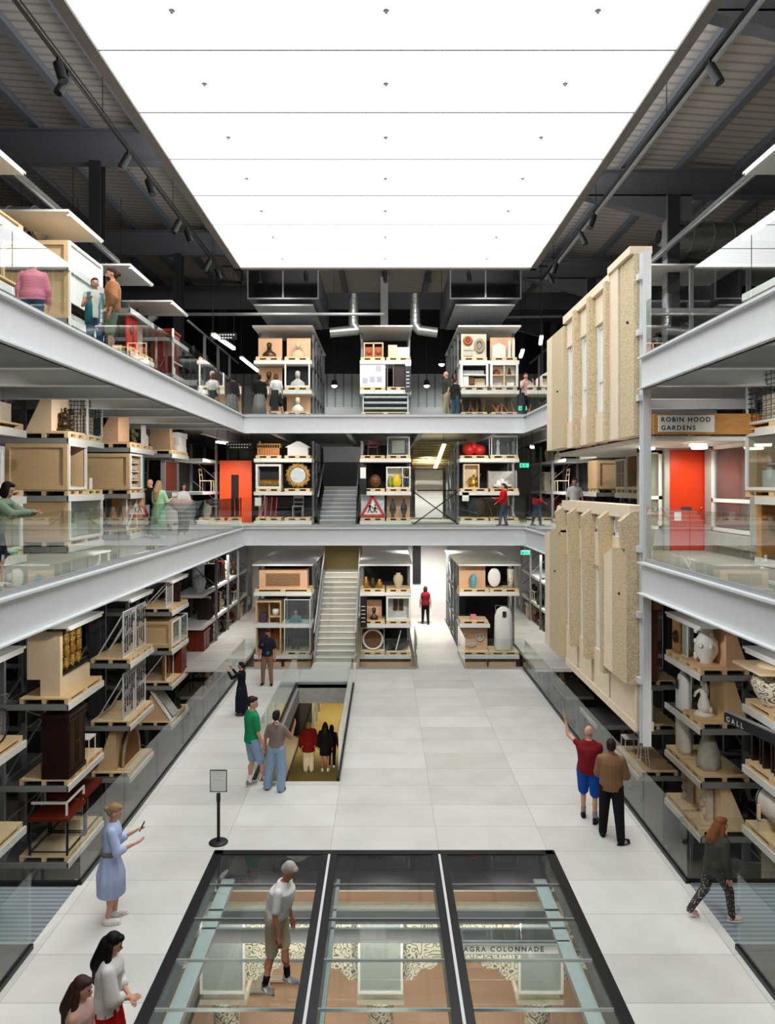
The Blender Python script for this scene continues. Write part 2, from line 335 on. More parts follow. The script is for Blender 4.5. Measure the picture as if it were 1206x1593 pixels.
# galleries: slabs, steel edge channels and cross beams, at 5.0 and 9.0
for z, nm in ((5.0, 'middle'), (9.0, 'upper')):
    mb = MB('concrete_grey')
    for s in (-1, 1):
        a, b = sorted((s*(XE+.08), s*15.9)); mb.box(a, b, .8, YF, z-.18, z)
    mb.box(-15.9, 15.9, YF+.08, 39.9, z-.18, z); mb.box(-15.9, 15.9, -2.9, .8, z-.18, z)
    for s in (-1, 1):
        a, b = sorted((s*(XE+.08), s*15.9)); mb.box(a, b, .8, YF, z-.19, z-.181, 'steel_light')  # added pale sheet: lamplight on the slab underside put into its colour
    mb.box(-15.9, 15.9, YF+.08, 39.9, z-.19, z-.181, 'steel_light')
    struct('floor_%s' % nm, mb)
    k = 0
    def channel(mb, p, q, nrm):
        """C channel along p-q; nrm points into the void"""
        p, q, nv = Vector(p), Vector(q), Vector(nrm)
        def bx(d0, d1, z0, z1):
            c = [p+nv*d0, p+nv*d1, q+nv*d0, q+nv*d1]; xs = [v.x for v in c]; ys = [v.y for v in c]
            mb.box(min(xs), max(xs), min(ys), max(ys), z0, z1)
        bx(-.05, 0, z-.6, z+.02); bx(-.05, .09, z-.6, z-.575); bx(-.05, .09, z-.005, z+.03)
    for s in (-1, 1):
        mb = MB('steel_light')
        for y0_, y1_ in (((.8, YF),) if s < 0 else ((.8, 14.5), (22.42, YF))): channel(mb, (s*XE, y0_, z), (s*XE, y1_, z), (-s, 0, 0))
        struct('trim_%s_%s' % (nm, 'left' if s < 0 else 'right'), mb)
    mb = MB('steel_light'); channel(mb, (-XE, YF, z), (XE, YF, z), (0, -1, 0)); struct('trim_%s_far' % nm, mb)
    mb = MB('steel_light'); channel(mb, (-XE, .8, z), (XE, .8, z), (0, 1, 0)); struct('trim_%s_near' % nm, mb)
    for s in (-1, 1):
        yy = 3.6
        while yy < 26:
            k += 1; a, b = sorted((s*(XE+.06), s*9)); struct('beam_%s_%d' % (nm, k), MB('steel_light').box(a, b, yy-.01, yy+.01, z-.6, z-.18).box(a, b, yy-.09, yy+.09, z-.62, z-.6)); yy += 2.05
    for xx in (-6.5, -4, -1.3, 1.3, 4, 6.5):
        k += 1; struct('beam_%s_%d' % (nm, k), MB('steel_mid').box(xx-.01, xx+.01, YF+.06, 39.9, z-.6, z-.18).box(xx-.09, xx+.09, YF+.06, 39.9, z-.62, z-.6))
# soffit of the robin hood bay; pale sheets added to brighten the side gallery undersides
# main deck (z = 0) with its stair opening and glass-floor opening
mb = MB('concrete_floor')
def deck(x0, x1, y0, y1): mb.box(x0, x1, y0, y1, -.12, 0)
deck(-5, -2.85, 13.18, YF); deck(-1.05, 5, 13.18, YF); deck(-2.85, -1.05, 13.18, 16.3); deck(-2.85, -1.05, 24.3, YF)
deck(-5, -2.93, 2, 13.18); deck(2.93, 5, 2, 13.18); deck(-2.93, 2.93, 2, 5.2)
deck(1.15, 2.95, YF, 40); deck(-2.62, -1.02, YF, 27.4); deck(-8, -5.2, YF, 40); deck(5.4, 8, YF, 40); deck(-5.2, 1.15, 36.5, 40); deck(2.95, 5.4, 36.5, 40)
struct('floor', mb)
mb = MB('steel_mid')
for x in (-4.95, 4.83, -2.85-.07, -.98): mb.box(x, x+.12, 13.5, YF, -.6, -.12)
mb.box(-5, 5, YF-.1, YF, -.55, -.12); mb.box(-2.85, -1.05, 24.3, 24.42, -.62, -.001, 'plaster_grey'); mb.box(-3, 3, 13.19, 13.3, -.7, -.12, 'steel_dark')
struct('trim_deck', mb)
for s in (-1, 1):
    a, b = sorted((s*5, s*15)); struct('floor_bridge_%s' % ('left' if s < 0 else 'right'), MB('grating').box(a, b, 10.42, 12.05, -.1, 0).box(a, b, 10.4, 10.42, -.3, .03, 'steel_mid').box(a, b, 12.05, 12.07, -.3, .03, 'steel_mid'))
# light box ceiling
mb = MB('lightbox'); mb.box(-5.1, 5.2, -.1, 26.25, 14.3, 14.34)
emit('luminous_ceiling', 'huge white luminous stretched ceiling over the whole atrium', 'ceiling light',
     [('light_panel', mb), ('seam', (lambda q: [q.box(-5.1, 5.2, 26.4-2.2*i-.02, 26.4-2.2*i+.02, 14.285, 14.3) for i in range(1, 12)] and q)(MB('steel_mid'))),
      ('rim', (lambda q: (q.box(-5.32, -5.1, -.3, 26.45, 14.24, 14.9), q.box(5.2, 5.42, -.3, 26.45, 14.24, 14.9), q.box(-5.32, 5.42, 26.25, 26.45, 14.24, 14.9), q.box(-5.32, 5.42, -.3, -.1, 14.24, 14.9)) and q)(mat('rim', '#75706c', .7) and MB('rim')))])
for i in range(12):
    y = 26.4-2.2*i-1.1
    if y < 11: continue
    for j, x in enumerate((-3.48, .03, 3.5)):
        q = MB('steel_mid'); q.lathe([(.05, 0), (.055, -.012), (.03, -.02), (.012, -.03), (.012, -.045), (.025, -.05)], n=12)
        emit('sprinkler', 'small grey sprinkler in the luminous ceiling, %s row from far end, %s' % (('first', 'second', 'third', 'fourth', 'fifth', 'sixth', 'seventh', 'eighth')[i], ('left of centre', 'centre', 'right of centre')[j]), 'sprinkler', [('rose', q)], (x, y, 14.3), group='sprinklers in the luminous ceiling')

# ------------------------------------------------------------------ glass balustrades
def rail(label, p, q, z, n=None, h=1.08, base='steel_mid', cap=False):
    gm = 'glass' if z > 1 else 'glass_deck'
    p, q = Vector((p[0], p[1], z)), Vector((q[0], q[1], z)); d = q-p; L = d.length; u = d.normalized(); n = n or max(1, round(L/2))
    M = Matrix.Translation(p) @ Matrix.Rotation(math.atan2(u.y, u.x), 4, 'Z')
    b = MB(base); b.box(0, L, -.035, .035, .0, .07, None, M)
    parts = [('base_channel', b)]
    if cap: parts.append(('handrail', MB('steel_light').box(0, L, -.02, .02, h, h+.02, None, M)))
    for i in range(n):
        g = MB(gm); g.box(L*i/n+.012, L*(i+1)/n-.012, -.009, .009, .05, h, None, M); parts.append(('glass_panel', g))
    return emit('glass_balustrade', label, 'balustrade', parts)
for z, nm in ((5, 'middle'), (9, 'upper')):
    rail('clear glass balustrade along the left edge of the %s gallery' % nm, (-XE-.06, 2), (-XE-.06, YF), z+.03, 12)
    rail('clear glass balustrade along the right edge of the %s gallery' % nm, (XE+.06, 2), (XE+.06, 14.4 if z == 5 else 14.4), z+.03, 6)
    rail('clear glass balustrade along the far end of the %s gallery' % nm, (-XE, YF+.06), (XE, YF+.06), z+.03, 5)
rail('short glass balustrade beyond the concrete panels, middle gallery', (XE+.06, 22.6), (XE+.06, YF), 5.03, 2)
rail('short glass balustrade beyond the concrete panels, upper gallery', (XE+.06, 22.6), (XE+.06, YF), 9.03, 2)
rail('long glass balustrade on the left edge of the concrete deck', (-4.97, 12.05), (-4.97, YF), 0, 7, base='black_metal')
rail('long glass balustrade on the right edge of the concrete deck', (4.97, 12.1), (4.97, YF), 0, 7, base='black_metal')
rail('glass balustrade on the left deck edge below the side bridge', (-4.97, 4), (-4.97, 10.4), 0, 3, base='black_metal')
rail('glass balustrade on the right deck edge below the side bridge', (4.97, 4), (4.97, 10.4), 0, 3, base='black_metal')
rail('glass balustrade on the far side of the left grating bridge', (-9, 12.05), (-5, 12.05), 0, 2, base='black_metal')
rail('glass balustrade on the near side of the left grating bridge', (-9, 10.42), (-5, 10.42), 0, 2, base='steel_mid')
rail('glass balustrade on the far side of the right grating bridge', (5, 12.1), (9, 12.1), 0, 2, base='black_metal')
rail('glass balustrade on the near side of the right grating bridge', (5, 10.42), (9, 10.42), 0, 2, base='steel_mid')
rail('glass balustrade on the left of the stair opening in the deck', (-2.88, 16.3), (-2.88, 24.3), 0, 4, base='black_metal')
rail('glass balustrade on the right of the stair opening in the deck', (-1.02, 16.3), (-1.02, 24.3), 0, 4, base='black_metal')
rail('glass balustrade across the far end of the stair opening', (-2.85, 24.34), (-1.05, 24.34), 0, 1)
rail('far glass balustrade of the deck, part right of the stair', (-1.0, YF-.05), (1.15, YF-.05), 0, 1)
rail('far glass balustrade of the deck, part beside the right corner', (2.95, YF-.05), (4.95, YF-.05), 0, 1)
rail('far glass balustrade of the deck, part beside the left corner', (-4.95, YF-.05), (-2.65, YF-.05), 0, 1)
rail('glass balustrade on the left of the rear walkway bridge', (1.18, YF), (1.18, 29), 0, 1)
rail('glass balustrade on the right of the rear walkway bridge', (2.9, YF), (2.9, 29), 0, 1)

# ------------------------------------------------------------------ glass floor
fr = MB('black_metal'); 
fr.box(-3.0, 3.0, 13.05, 13.2, -.3, .012); fr.box(-3.03, -2.86, 5.2, 13.2, -.3, .012); fr.box(2.86, 3.03, 5.2, 13.2, -.3, .012)
parts = [('outer_frame', fr)]
for x in (-.97, .97):
    q = MB('black_metal'); q.box(x-.14, x-.02, 5.2, 13.05, -.35, .008); q.box(x+.02, x+.14, 5.2, 13.05, -.35, .008); q.box(x-.02, x+.02, 5.2, 13.05, -.2, .014, 'steel_light'); parts.append(('glazing_bar', q))
for x in (-2.83, -.8, 1.12):
    parts.append(('steel_edge', MB('steel_light').box(x-.09 if x > -2 else x-.02, x+.02 if x > -2 else x+.2, 5.2, 13.0, -.5, -.4)))
parts.append(('steel_edge', MB('steel_light').box(2.62, 2.84, 5.2, 13.0, -.5, -.4)))
for y, t in ((12.9, .0), (12.05, .06), (11.55, .05), (9.22, .16)):
    if t: parts.append(('cross_beam', MB('steel_mid' if t < .1 else 'black_metal').box(-2.86, 2.86, y-t/2, y+t/2, -.62, -.4)))
for (a, b) in ((-2.86, -1.11), (-.83, .83), (1.11, 2.86)):
    y = 13.05
    while y > 5.5:
        y2 = y-.96; parts.append(('glass_pane', MB('glass_floor').box(a, b, y2+.008, y-.008, -.04, .0))); parts.append(('pane_joint', MB('steel_mid').box(a, b, y2-.008, y2+.008, -.04, .002))); y = y2
emit('glass_floor', 'large three-bay walk-on glass floor with black frame set in the concrete deck', 'glass floor', parts)
# hanging sign over the colonnade
q = MB('paper').box(-.86, .86, -.01, .01, -.07, .07)
t = emit('hanging_sign', 'long white sign with spaced letters under the glass floor', 'sign', [('sign_board', q), ('mount', MB('steel_mid').box(-.86, .86, .01, .05, -.1, .1))], (1.95, 11.2, -.5))
text('lettering', 'AGRA COLONNADE', .105, (-.75, -.014, -.035), (PI/2, 0, 0), 'black', t, .002, 1.35, bold=.002)

# ------------------------------------------------------------------ stairs
mat('zinc_step', '#bdb9ad', .4, .1, .06)
def stairs(label, x0, x1, y0, z0, n, rise, run, m, mside, railh=1.0):
    st = MB(m)
    for i in range(n): st.box(x0, x1, y0+i*run, y0+(i+1)*run+.02, z0+i*rise, z0+(i+1)*rise); st.box(x0, x1, y0+i*run-.02, y0+i*run+.03, z0+(i+1)*rise-.03, z0+(i+1)*rise+.004, 'white')
    st.box(x0, x1, y0+n*run, y0+n*run+1.2, z0+n*rise-.15, z0+n*rise)
    parts = [('flight', st)]
    L, H = n*run, n*rise
    for x in (x0-.04, x1+.04):
        q = MB(mside); q.prism([(y0-.1, z0), (y0+.1, z0), (y0+L, z0+H-.2), (y0+L, z0+H+.05), (y0-.1, z0+.25)], x-.03, x+.03, 'x'); parts.append(('stringer', q))
        parts.append(('glass_panel', MB('glass').prism([(y0, z0+.2), (y0+L, z0+H+.05), (y0+L, z0+H+railh), (y0, z0+railh+.1)], x-.008, x+.008, 'x')))
        parts.append(('handrail', MB('steel_mid').bar((x, y0-.1, z0+railh+.1), (x, y0+L, z0+H+railh), .05)))
    return emit('staircase', label, 'staircase', parts)
stairs('pale straight staircase rising from the deck between the racks', -2.55, -1.1, 27.4, 0, 16, .175, .3, 'zinc_step', 'steel_mid')
stairs('grey upper staircase climbing from the middle gallery', -2.6, -1.15, 29.6, 5.0, 9, .167, .3, 'steel_mid', 'steel_dark')
struct('wall_landing_1', MB('olive_panel').box(-2.7, -1.0, 33.3, 33.4, 2.4, 4.4))
struct('wall_landing_2', MB('steel_dark').box(-2.75, -1.0, 33.3, 33.4, 6.3, 7.55).box(-2.75, -1.0, 33.3, 33.4, 7.6, 8.3, 'steel_mid'))
# a black shaft beside the stairs and white partition walls by the end rack
struct('wall_partition_1', MB('wall_white').box(1.5, 2.85, 36, 36.2, 5.0, 7.45).box(1.15, 1.5, 36, 36.2, 0, 0.01))
struct('wall_partition_2', MB('wall_white').box(1.2, 3.2, 37.5, 37.7, 0.0, 4.35).box(1.45, 1.85, 37.4, 37.5, 1.6, 4.3, 'black'))
# timber slatted soffit with a warm strip light behind the middle gallery passage
q = MB('lamp_warm'); q.bar((2.55, 31.5, 8.3), (2.45, 35.5, 7.4), .16, .05)
emit('strip_light', 'long slanting warm strip light over the passage, middle gallery', 'light', [('tube', q), ('hanger', rods([(2.54, 31.7, 8.3)], [8.82]))])
q = MB('lamp_warm'); q.bar((2.5, 29.5, 4.3), (2.5, 33, 4.15), .1, .05)
emit('strip_light', 'short warm strip light over the rear walkway, deck level', 'light', [('tube', q), ('hanger', rods([(2.5, 30, 4.3), (2.5, 32.5, 4.2)], [4.82, 4.82]))])
mbx = MB('olive_panel')
for i in range(12): mbx.box(1.3, 3.6, 31.3+i*.42, 31.42+i*.42, 8.32-i*.09, 8.4-i*.09)
emit('slatted_soffit', 'dark slatted sloping soffit behind the warm strip light', 'soffit', [('slats', mbx), ('hanger', rods([(1.4, 32, 8.2), (3.5, 32, 8.2)], [8.82, 8.82]))])
q = MB('black_metal'); q.bar((1.15, 29.1, 5.02), (2.9, 29.1, 6.3), .045); q.bar((1.15, 29.1, 6.3), (2.9, 29.1, 5.02), .045); q.bar((1.3, 29.1, 6.35), (2.85, 29.1, 6.35), .045)
emit('cross_brace', 'thin dark X brace between end racks, middle gallery', 'brace', [('brace', q)])

# ------------------------------------------------------------------ racks
LEVELS = {}
ORD = ['first', 'second', 'third', 'fourth', 'fifth']
SIDEN = {-1: 'left', 1: 'right'}
def side_rack(s, k, y0, y1, shelves, base, top, lvname, length=6.5, posts=None):
    """racking whose end faces the atrium: shelves cantilever 1 m past the first uprights. built in world axes, one thing"""
    parts = []
    xa = s*XR; xb = s*(XR+length)
    a, b = sorted((xa, xb))
    for z in shelves:
        q = MB('shelf_side_shaded'); q.box(a, b, y0, y1, z-.13, z-.01); q.box(min(xa-s*.012, xa+s*.03), max(xa-s*.012, xa+s*.03), y0, y1, z-.135, z+.005, 'steel_shelf'); q.box(a+.03, b-.03, y0+.03, y1-.03, z-.01, z, 'shelf_deck')  # sides greyer than the front lip: their shade is put into the colour
        parts.append(('shelf', q))
    if top:
        q = MB('steel_shelf'); q.box(a, b, y0, y1, top, top+.05); q.box(min(xa, xa+s*.08), max(xa, xa+s*.08), y0+.1, y1-.1, top-.06, top); parts.append(('canopy', q))
    ztop = (top or shelves[-1]+1.2)
    for ix in range(4):
        x = xa+s*(1.5+ix*1.6)
        for y in (y0+.06, (y0+y1)/2, y1-.06):
            if abs(y-(y0+y1)/2) < .01 and ix: continue
            parts.append(('upright', MB('rack_steel').box(x-.05, x+.05, y-.045, y+.045, base, ztop)))
        q = MB('rack_steel'); zz = base+.2; fl = 1
        while zz < ztop-.9:
            q.bar((x, y0+.06, zz), (x, y1-.06, zz), .035); q.bar((x, y0+.06 if fl > 0 else y1-.06, zz), (x, y1-.06 if fl > 0 else y0+.06, zz+.9), .035); zz += .9; fl = -fl
        parts.append(('brace', q))
    # mesh back panel of charcoal steel down the middle of the block
    q = MB('charcoal').box(min(xa+s*2.9, xa+s*2.95), max(xa+s*2.9, xa+s*2.95), y0+.1, y1-.1, base, ztop); parts.append(('back_panel', q))
    emit('storage_rack', '%s storage rack from the camera on the %s side, %s' % (ORD[k], SIDEN[s], lvname), 'rack', parts, group='storage racks on the %s side' % SIDEN[s])
YR = [12.55, 16.6, 20.65, 24.7]
LW = {(-1, 0): [1.48, -.22, -1.95], (-1, 1): [1.6, -.23, -1.95, -3.7], (-1, 2): [1.55, -.2, -1.65], (-1, 3): [2.3, 1.0, -.17, -1.5],
      (1, 0): [2.2, 1.0, -.2, -1.45], (1, 1): [2.26, 1.05, -.15, -1.37], (1, 2): [.95, -.3, -1.6], (1, 3): [2.2, .9, -.2, -1.5]}
for s in (-1, 1):
    for k, y in enumerate(YR):
        side_rack(s, k, y, y+2.1, LW[(s, k)], -4, 3.3, 'lower level')
        if not (s == 1 and k in (1,)): side_rack(s, k, y, y+(1.6 if s == 1 and k == 0 else 2.1), [5.15, 6.3, 7.6], 5, None, 'middle gallery')
        side_rack(s, k, y, y+2.1, [9.15, 10.3, 11.5], 9, 12.68, 'upper gallery') if not (s > 0 and k == 1) else None
    # the fifth rack is a long run parallel to the void
    for base, sh, nm, top in ((-4, [2.26, 1.0, -.18, -1.7], 'lower level', 3.4), (5, [5.15, 6.3, 7.6], 'middle gallery', 8.3), (9, [9.15, 10.3, 11.5], 'upper gallery', 12.5)):
        parts = []
        a, b = sorted((s*XR, s*(XR+1.1)))
        y1 = 38.5 if base < 5 else 36
        for z in sh: parts.append(('shelf', MB('steel_shelf').box(a, b, 28.9, y1, z-.12, z)))
        y = 31.2 if base < 9 else 29.2
        while y < y1+.1:
            for x in (s*XR, s*(XR+1.05)): parts.append(('upright', MB('rack_steel').box(x-.05, x+.05, y-.05, y+.05, base, top)))
            q = MB('rack_steel'); zz = base
            while zz < top-.9: q.bar((s*XR, y, zz), (s*(XR+1.05), y, zz+.9), .035); zz += .9
            parts.append(('brace', q)); y += 2.35
        parts.append(('back_panel', MB('charcoal').box(min(s*(XR+1.12), s*(XR+1.15)), max(s*(XR+1.12), s*(XR+1.15)), 28.9, y1, base, top)))
        if base > 5: parts.append(('top_rail', MB('rack_steel').bar((s*XR, 26.7, top), (s*XR, y1, top), .06)))
        emit('storage_rack', 'long storage rack running along the void beyond the %s cross racks, %s' % (SIDEN[s], nm), 'rack', parts, group='storage racks on the %s side' % SIDEN[s])
ENDX = {'left': (-5.12, -2.85), 'middle': (-.96, 1.06), 'right': (2.95, 5.3)}
YE = 29.0
ENDZ = {'lower': [2.35, 1.1, -.12], 'middle': [5.15, 6.3, 7.6], 'upper': [9.3, 10.28, 11.45]}
for nm, (x0, x1) in ENDX.items():
    for lv, base, top in (('lower', -4, 3.4), ('middle', 5, None), ('upper', 9, 12.75)):
        parts = []
        for z in ENDZ[lv]:
            xx1 = x1
            if nm == 'right' and lv == 'lower' and z == 1.1: xx1 = x0+1.2
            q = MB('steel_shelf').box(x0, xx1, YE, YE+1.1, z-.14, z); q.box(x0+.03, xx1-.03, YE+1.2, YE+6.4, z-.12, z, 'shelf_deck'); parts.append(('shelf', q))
        tt = top or 8.35
        if top: parts.append(('canopy', MB('steel_shelf').box(x0-.05, x1+.05, YE-.1, YE+6.4, top, top+.06)))
        for x in (x0+.05, x1-.05):
            for y in (YE+1.15, YE+2.5, YE+3.9, YE+5.2, YE+6.4): parts.append(('upright', MB('rack_steel').box(x-.045, x+.045, y-.045, y+.045, base, tt)))
            q = MB('rack_steel'); zz = base+.1
            while zz < tt-1:
                for y in (YE+1.15, YE+3.9): q.bar((x, y, zz), (x, y+1.35, zz+1.0), .03); q.bar((x, y+1.35, zz), (x, y+2.6, zz), .03)
                zz += 1.0
            parts.append(('brace', q))
        parts.append(('back_panel', MB('charcoal').box(x0+.1, x1-.1, YE+2.2, YE+2.23, base, tt-.1)))
        emit('storage_rack', '%s storage rack across the far end, %s level' % (nm, lv), 'rack', parts, group='storage racks across the far end')

# ------------------------------------------------------------------ robin hood gardens facade (upper and lower storeys)
def fb(mb, y0, y1, z0, z1, xf, xb, m=None): return mb.box(xf, xb, y0, y1, z0, z1, m)
FINS_U = [(16.24, 16.42), (17.58, 17.78), (18.92, 19.12)]
bays = [(16.42, 17.58), (17.78, 18.92), (19.12, 20.3)]
parts = [('coping', fb(MB('concrete_beige'), 16.2, 20.4, 10.98, 11.18, 4.93, 5.35))]
for a, b in bays: parts.append(('infill_panel', fb(MB('concrete_beige'), a, b, 7.55, 8.25, 5.02, 5.3))); parts.append(('infill_panel', fb(MB('concrete_beige'), a, b, 10.3, 10.98, 5.02, 5.3)))
for a, b in FINS_U: parts.append(('fin', fb(MB('aggregate'), a, b, 7.52, 11.02, 4.86, 5.3)))
q = MB('aggregate'); fb(q, 14.75, 15.62, 7.52, 11.15, 4.98, 5.3); fb(q, 15.66, 16.24, 7.52, 11.15, 4.95, 5.3, 'concrete_beige'); fb(q, 14.75, 16.24, 11.15, 11.3, 4.9, 5.35, 'concrete_beige'); q.ball((4.975, 15.1, 9.85), .035, m='black'); parts.append(('end_panel', q))
q = MB('aggregate'); fb(q, 20.3, 21.7, 7.58, 10.92, 4.93, 5.3); fb(q, 21.74, 22.4, 7.58, 10.92, 4.93, 5.3, 'concrete_beige'); q.ball((4.925, 21.0, 9.2), .035, m='black'); parts.append(('end_panel', q))
for a, b in bays:
    q = MB('white')
    fb(q, a, a+.09, 8.25, 10.3, 5.06, 5.14); fb(q, b-.09, b, 8.25, 10.3, 5.06, 5.14); fb(q, a, b, 8.25, 8.34, 5.09, 5.14); fb(q, a, b, 10.2, 10.3, 5.09, 5.14); fb(q, a, b, 8.95, 9.04, 5.09, 5.14); fb(q, (a+b)/2-.04, (a+b)/2+.04, 9.04, 10.2, 5.06, 5.14)
    g = MB('dial'); fb(g, a+.05, b-.05, 8.3, 10.25, 5.12, 5.14, 'paper')
    parts.append(('window_frame', q, [('window_pane', g)]))
emit('concrete_facade', 'upper beige concrete facade section with fins and three tall white windows', 'facade', parts)
# lower storey
BL = [(15.05, 16.3), (16.5, 17.68), (17.9, 19.03), (19.23, 20.4)]
parts = [('coping', fb(MB('concrete_beige'), 14.9, 20.6, 5.86, 6.12, 4.95, 5.35)), ('base_beam', fb(MB('concrete_beige'), 14.8, 20.4, 1.6, 1.78, 5.0, 5.4)), ('infill_panel', fb(MB('concrete_beige'), 14.8, 16.4, 1.78, 2.55, 5.02, 5.3))]
for a, b in BL: parts.append(('infill_panel', fb(MB('concrete_beige'), a, b, 4.64, 5.42, 5.02, 5.3)))
for a, b in BL[1:]: parts.append(('infill_panel', fb(MB('concrete_beige'), a, b, 1.78, 2.67, 5.02, 5.3)))
for a, b in ((16.3, 16.5), (17.68, 17.9), (19.03, 19.23)):
    q = MB('aggregate'); q.prism([(5.3, 2.38), (4.82, 2.38), (4.78, 5.2), (4.74, 5.8), (5.0, 6.0), (5.3, 6.0)], a, b); parts.append(('fin', q))
for a, b in ((14.85, 15.05), (20.4, 20.6)):
    q = MB('aggregate'); q.prism([(5.3, 5.2), (4.8, 5.25), (4.74, 5.8), (5.0, 6.0), (5.3, 6.0)], a, b); parts.append(('fin', q))
q = MB('aggregate'); q.prism([(14.75, 2.55), (15.7, 2.55), (15.7, 5.2), (14.75, 5.28)], 4.84, 5.3, 'x'); q.prism([(15.7, 2.55), (16.3, 2.55), (16.3, 5.0), (15.7, 5.2)], 4.84, 5.3, 'x', 'concrete_beige'); q.ball((4.83, 15.2, 4.3), .03, m='black'); parts.append(('end_panel', q))
q = MB('aggregate'); q.prism([(20.4, 1.78), (21.7, 1.78), (21.7, 5.2), (20.4, 5.3)], 4.86, 5.3, 'x'); q.prism([(21.7, 1.78), (22.35, 1.78), (22.35, 5.1), (21.7, 5.2)], 4.86, 5.3, 'x', 'concrete_beige'); q.ball((4.85, 21.0, 4.1), .03, m='black'); parts.append(('end_panel', q))
for a, b in BL:
    q = MB('white'); fb(q, a, a+.08, 5.42, 5.86, 5.06, 5.14); fb(q, b-.08, b, 5.42, 5.86, 5.06, 5.14); fb(q, a, b, 5.42, 5.5, 5.06, 5.14); fb(q, a, b, 5.78, 5.86, 5.06, 5.14)
    parts.append(('window_frame', q, [('window_pane', fb(MB('glass_case'), a+.06, b-.06, 5.48, 5.8, 5.1, 5.12))]))
for a, b in BL[1:]:
    q = MB('white'); fb(q, a, a+.09, 2.67, 4.64, 5.06, 5.14); fb(q, b-.09, b, 2.67, 4.64, 5.06, 5.14); fb(q, a, b, 2.67, 2.76, 5.09, 5.14); fb(q, a, b, 4.55, 4.64, 5.09, 5.14); fb(q, a, b, 3.3, 3.38, 5.09, 5.14); fb(q, (a+b)/2-.04, (a+b)/2+.04, 3.38, 4.55, 5.06, 5.14)
    parts.append(('window_frame', q, [('window_pane', fb(MB('paper'), a+.05, b-.05, 2.7, 4.6, 5.12, 5.14))]))
emit('concrete_facade', 'lower beige concrete facade section with fins, small top windows and tall windows', 'facade', parts)
q = MB('steel_light'); q.box(5.08, 5.24, 14.5, 14.52, 1.4, 11.15); q.box(5.08, 5.24, 14.7, 14.72, 1.4, 11.15); q.box(5.15, 5.17, 14.52, 14.7, 1.4, 11.15)
for z in (2.6, 3.9, 5.2, 8.2, 9.5, 10.6): q.box(5.02, 5.1, 14.6, 14.76, z, z+.12)
emit('steel_post', 'tall pale grey steel post carrying the end of the concrete facade', 'post', [('post', q)])
q = MB('concrete_grey'); q.box(5.26, 7.3, 14.52, 22.3, 7.4, 7.5, 'white')
struct('ceiling_flat', q)
# timber portal, sign, door wall
parts = []
q = MB('pine'); q.box(5.25, 7.35, 14.38, 14.5, 7.52, 7.92); parts.append(('beam', q)); parts.append(('post', MB('pine').box(7.3, 7.62, 14.3, 14.5, 5.0, 7.92)))
t = emit('timber_portal', 'knotty pine portal frame over the gallery beside the orange door', 'frame', parts)
q = MB('paper'); q.box(0, 1.08, -.02, 0, .16, .31); q.box(0, .78, -.02, 0, 0, .15)
t = emit('name_sign', 'white tile sign spelling ROBIN HOOD GARDENS on the pine beam', 'sign', [('sign_board', q), ('backing', MB('white').box(-.005, 1.085, 0, .02, -.01, .32))], (5.33, 14.36, 7.57))
text('lettering', 'ROBIN HOOD', .125, (.04, -.022, .19), (PI/2, 0, 0), 'black', t, .002, 1.28, bold=.003)
text('lettering', 'GARDENS', .125, (.04, -.022, .03), (PI/2, 0, 0), 'black', t, .002, 1.28, bold=.003)
yd = 17.4
w_ = MB('concrete_grey'); w_.box(6.56, 6.68, yd-.1, yd+.15, 5, 7.4); w_.box(7.54, 7.66, yd-.1, yd+.15, 5, 7.4); w_.box(6.0, 6.56, yd, yd+.15, 5, 5.5); w_.box(6.0, 6.06, yd, yd+.15, 5.5, 7.4); w_.box(6.0, 7.66, yd, yd+.15, 7.3, 7.4)
w_.box(7.5, 7.66, 14.6, yd-.1, 5, 5.48); w_.box(7.42, 7.66, 14.6, 15.0, 5.1, 7.4); w_.box(7.5, 7.66, 16.97, 17.3, 5.48, 7.4); w_.box(7.38, 7.66, 14.6, 16.9, 5.2, 5.46)
struct('wall_flat', w_)
q = MB('door_red').box(6.7, 7.52, yd-.02, yd+.03, 5.02, 7.32)
emit('front_door', 'bright orange-red front door with letterbox beside the white windows', 'door', [('door_leaf', q), ('letterbox', MB('steel_dark').box(6.98, 7.22, yd-.05, yd-.02, 5.95, 6.02)), ('lock', MB('chrome').ball((7.44, yd-.04, 6.0), .025)), ('frame', MB('red').frame(6.67, 7.55, 5.0, 7.36, .05, yd-.04, yd+.04)), ('notice', MB('paper').box(6.82, 6.98, yd-.03, yd-.02, 5.7, 5.9))])
def wnd(mb, a, b, z0, z1, zm, axis, c):
    t = .08
    for (u0, u1, v0, v1) in ((a, a+t, z0, z1), (b-t, b, z0, z1), (a, b, z0, z0+t), (a, b, z1-t, z1), (a, b, zm, zm+t)):
        (mb.box(u0, u1, c, c+.07, v0, v1) if axis == 'x' else mb.box(c, c+.07, u0, u1, v0, v1))
q = MB('white'); wnd(q, 6.08, 6.54, 5.5, 7.35, 6.2, 'x', yd); g = MB('glass_case').box(6.1, 6.5, yd+.03, yd+.04, 5.55, 7.3)
emit('front_window', 'narrow white-framed window between facade and orange door', 'window', [('window_frame', q, [('window_pane', g)]), ('curtain', MB('tan_cloth').box(6.1, 6.5, yd+.1, yd+.12, 5.5, 7.3))])
q = MB('white'); wnd(q, 15.0, 16.95, 5.5, 7.42, 6.15, 'y', 7.5); g = MB('glass_case').box(7.53, 7.54, 15.05, 16.9, 5.55, 7.38)
emit('front_window', 'wide white-framed window with deep red interior right of the orange door', 'window', [('window_frame', q, [('window_pane', g)]), ('curtain', MB('red_wood').box(7.75, 7.77, 14.7, 17.2, 5.3, 7.45))])
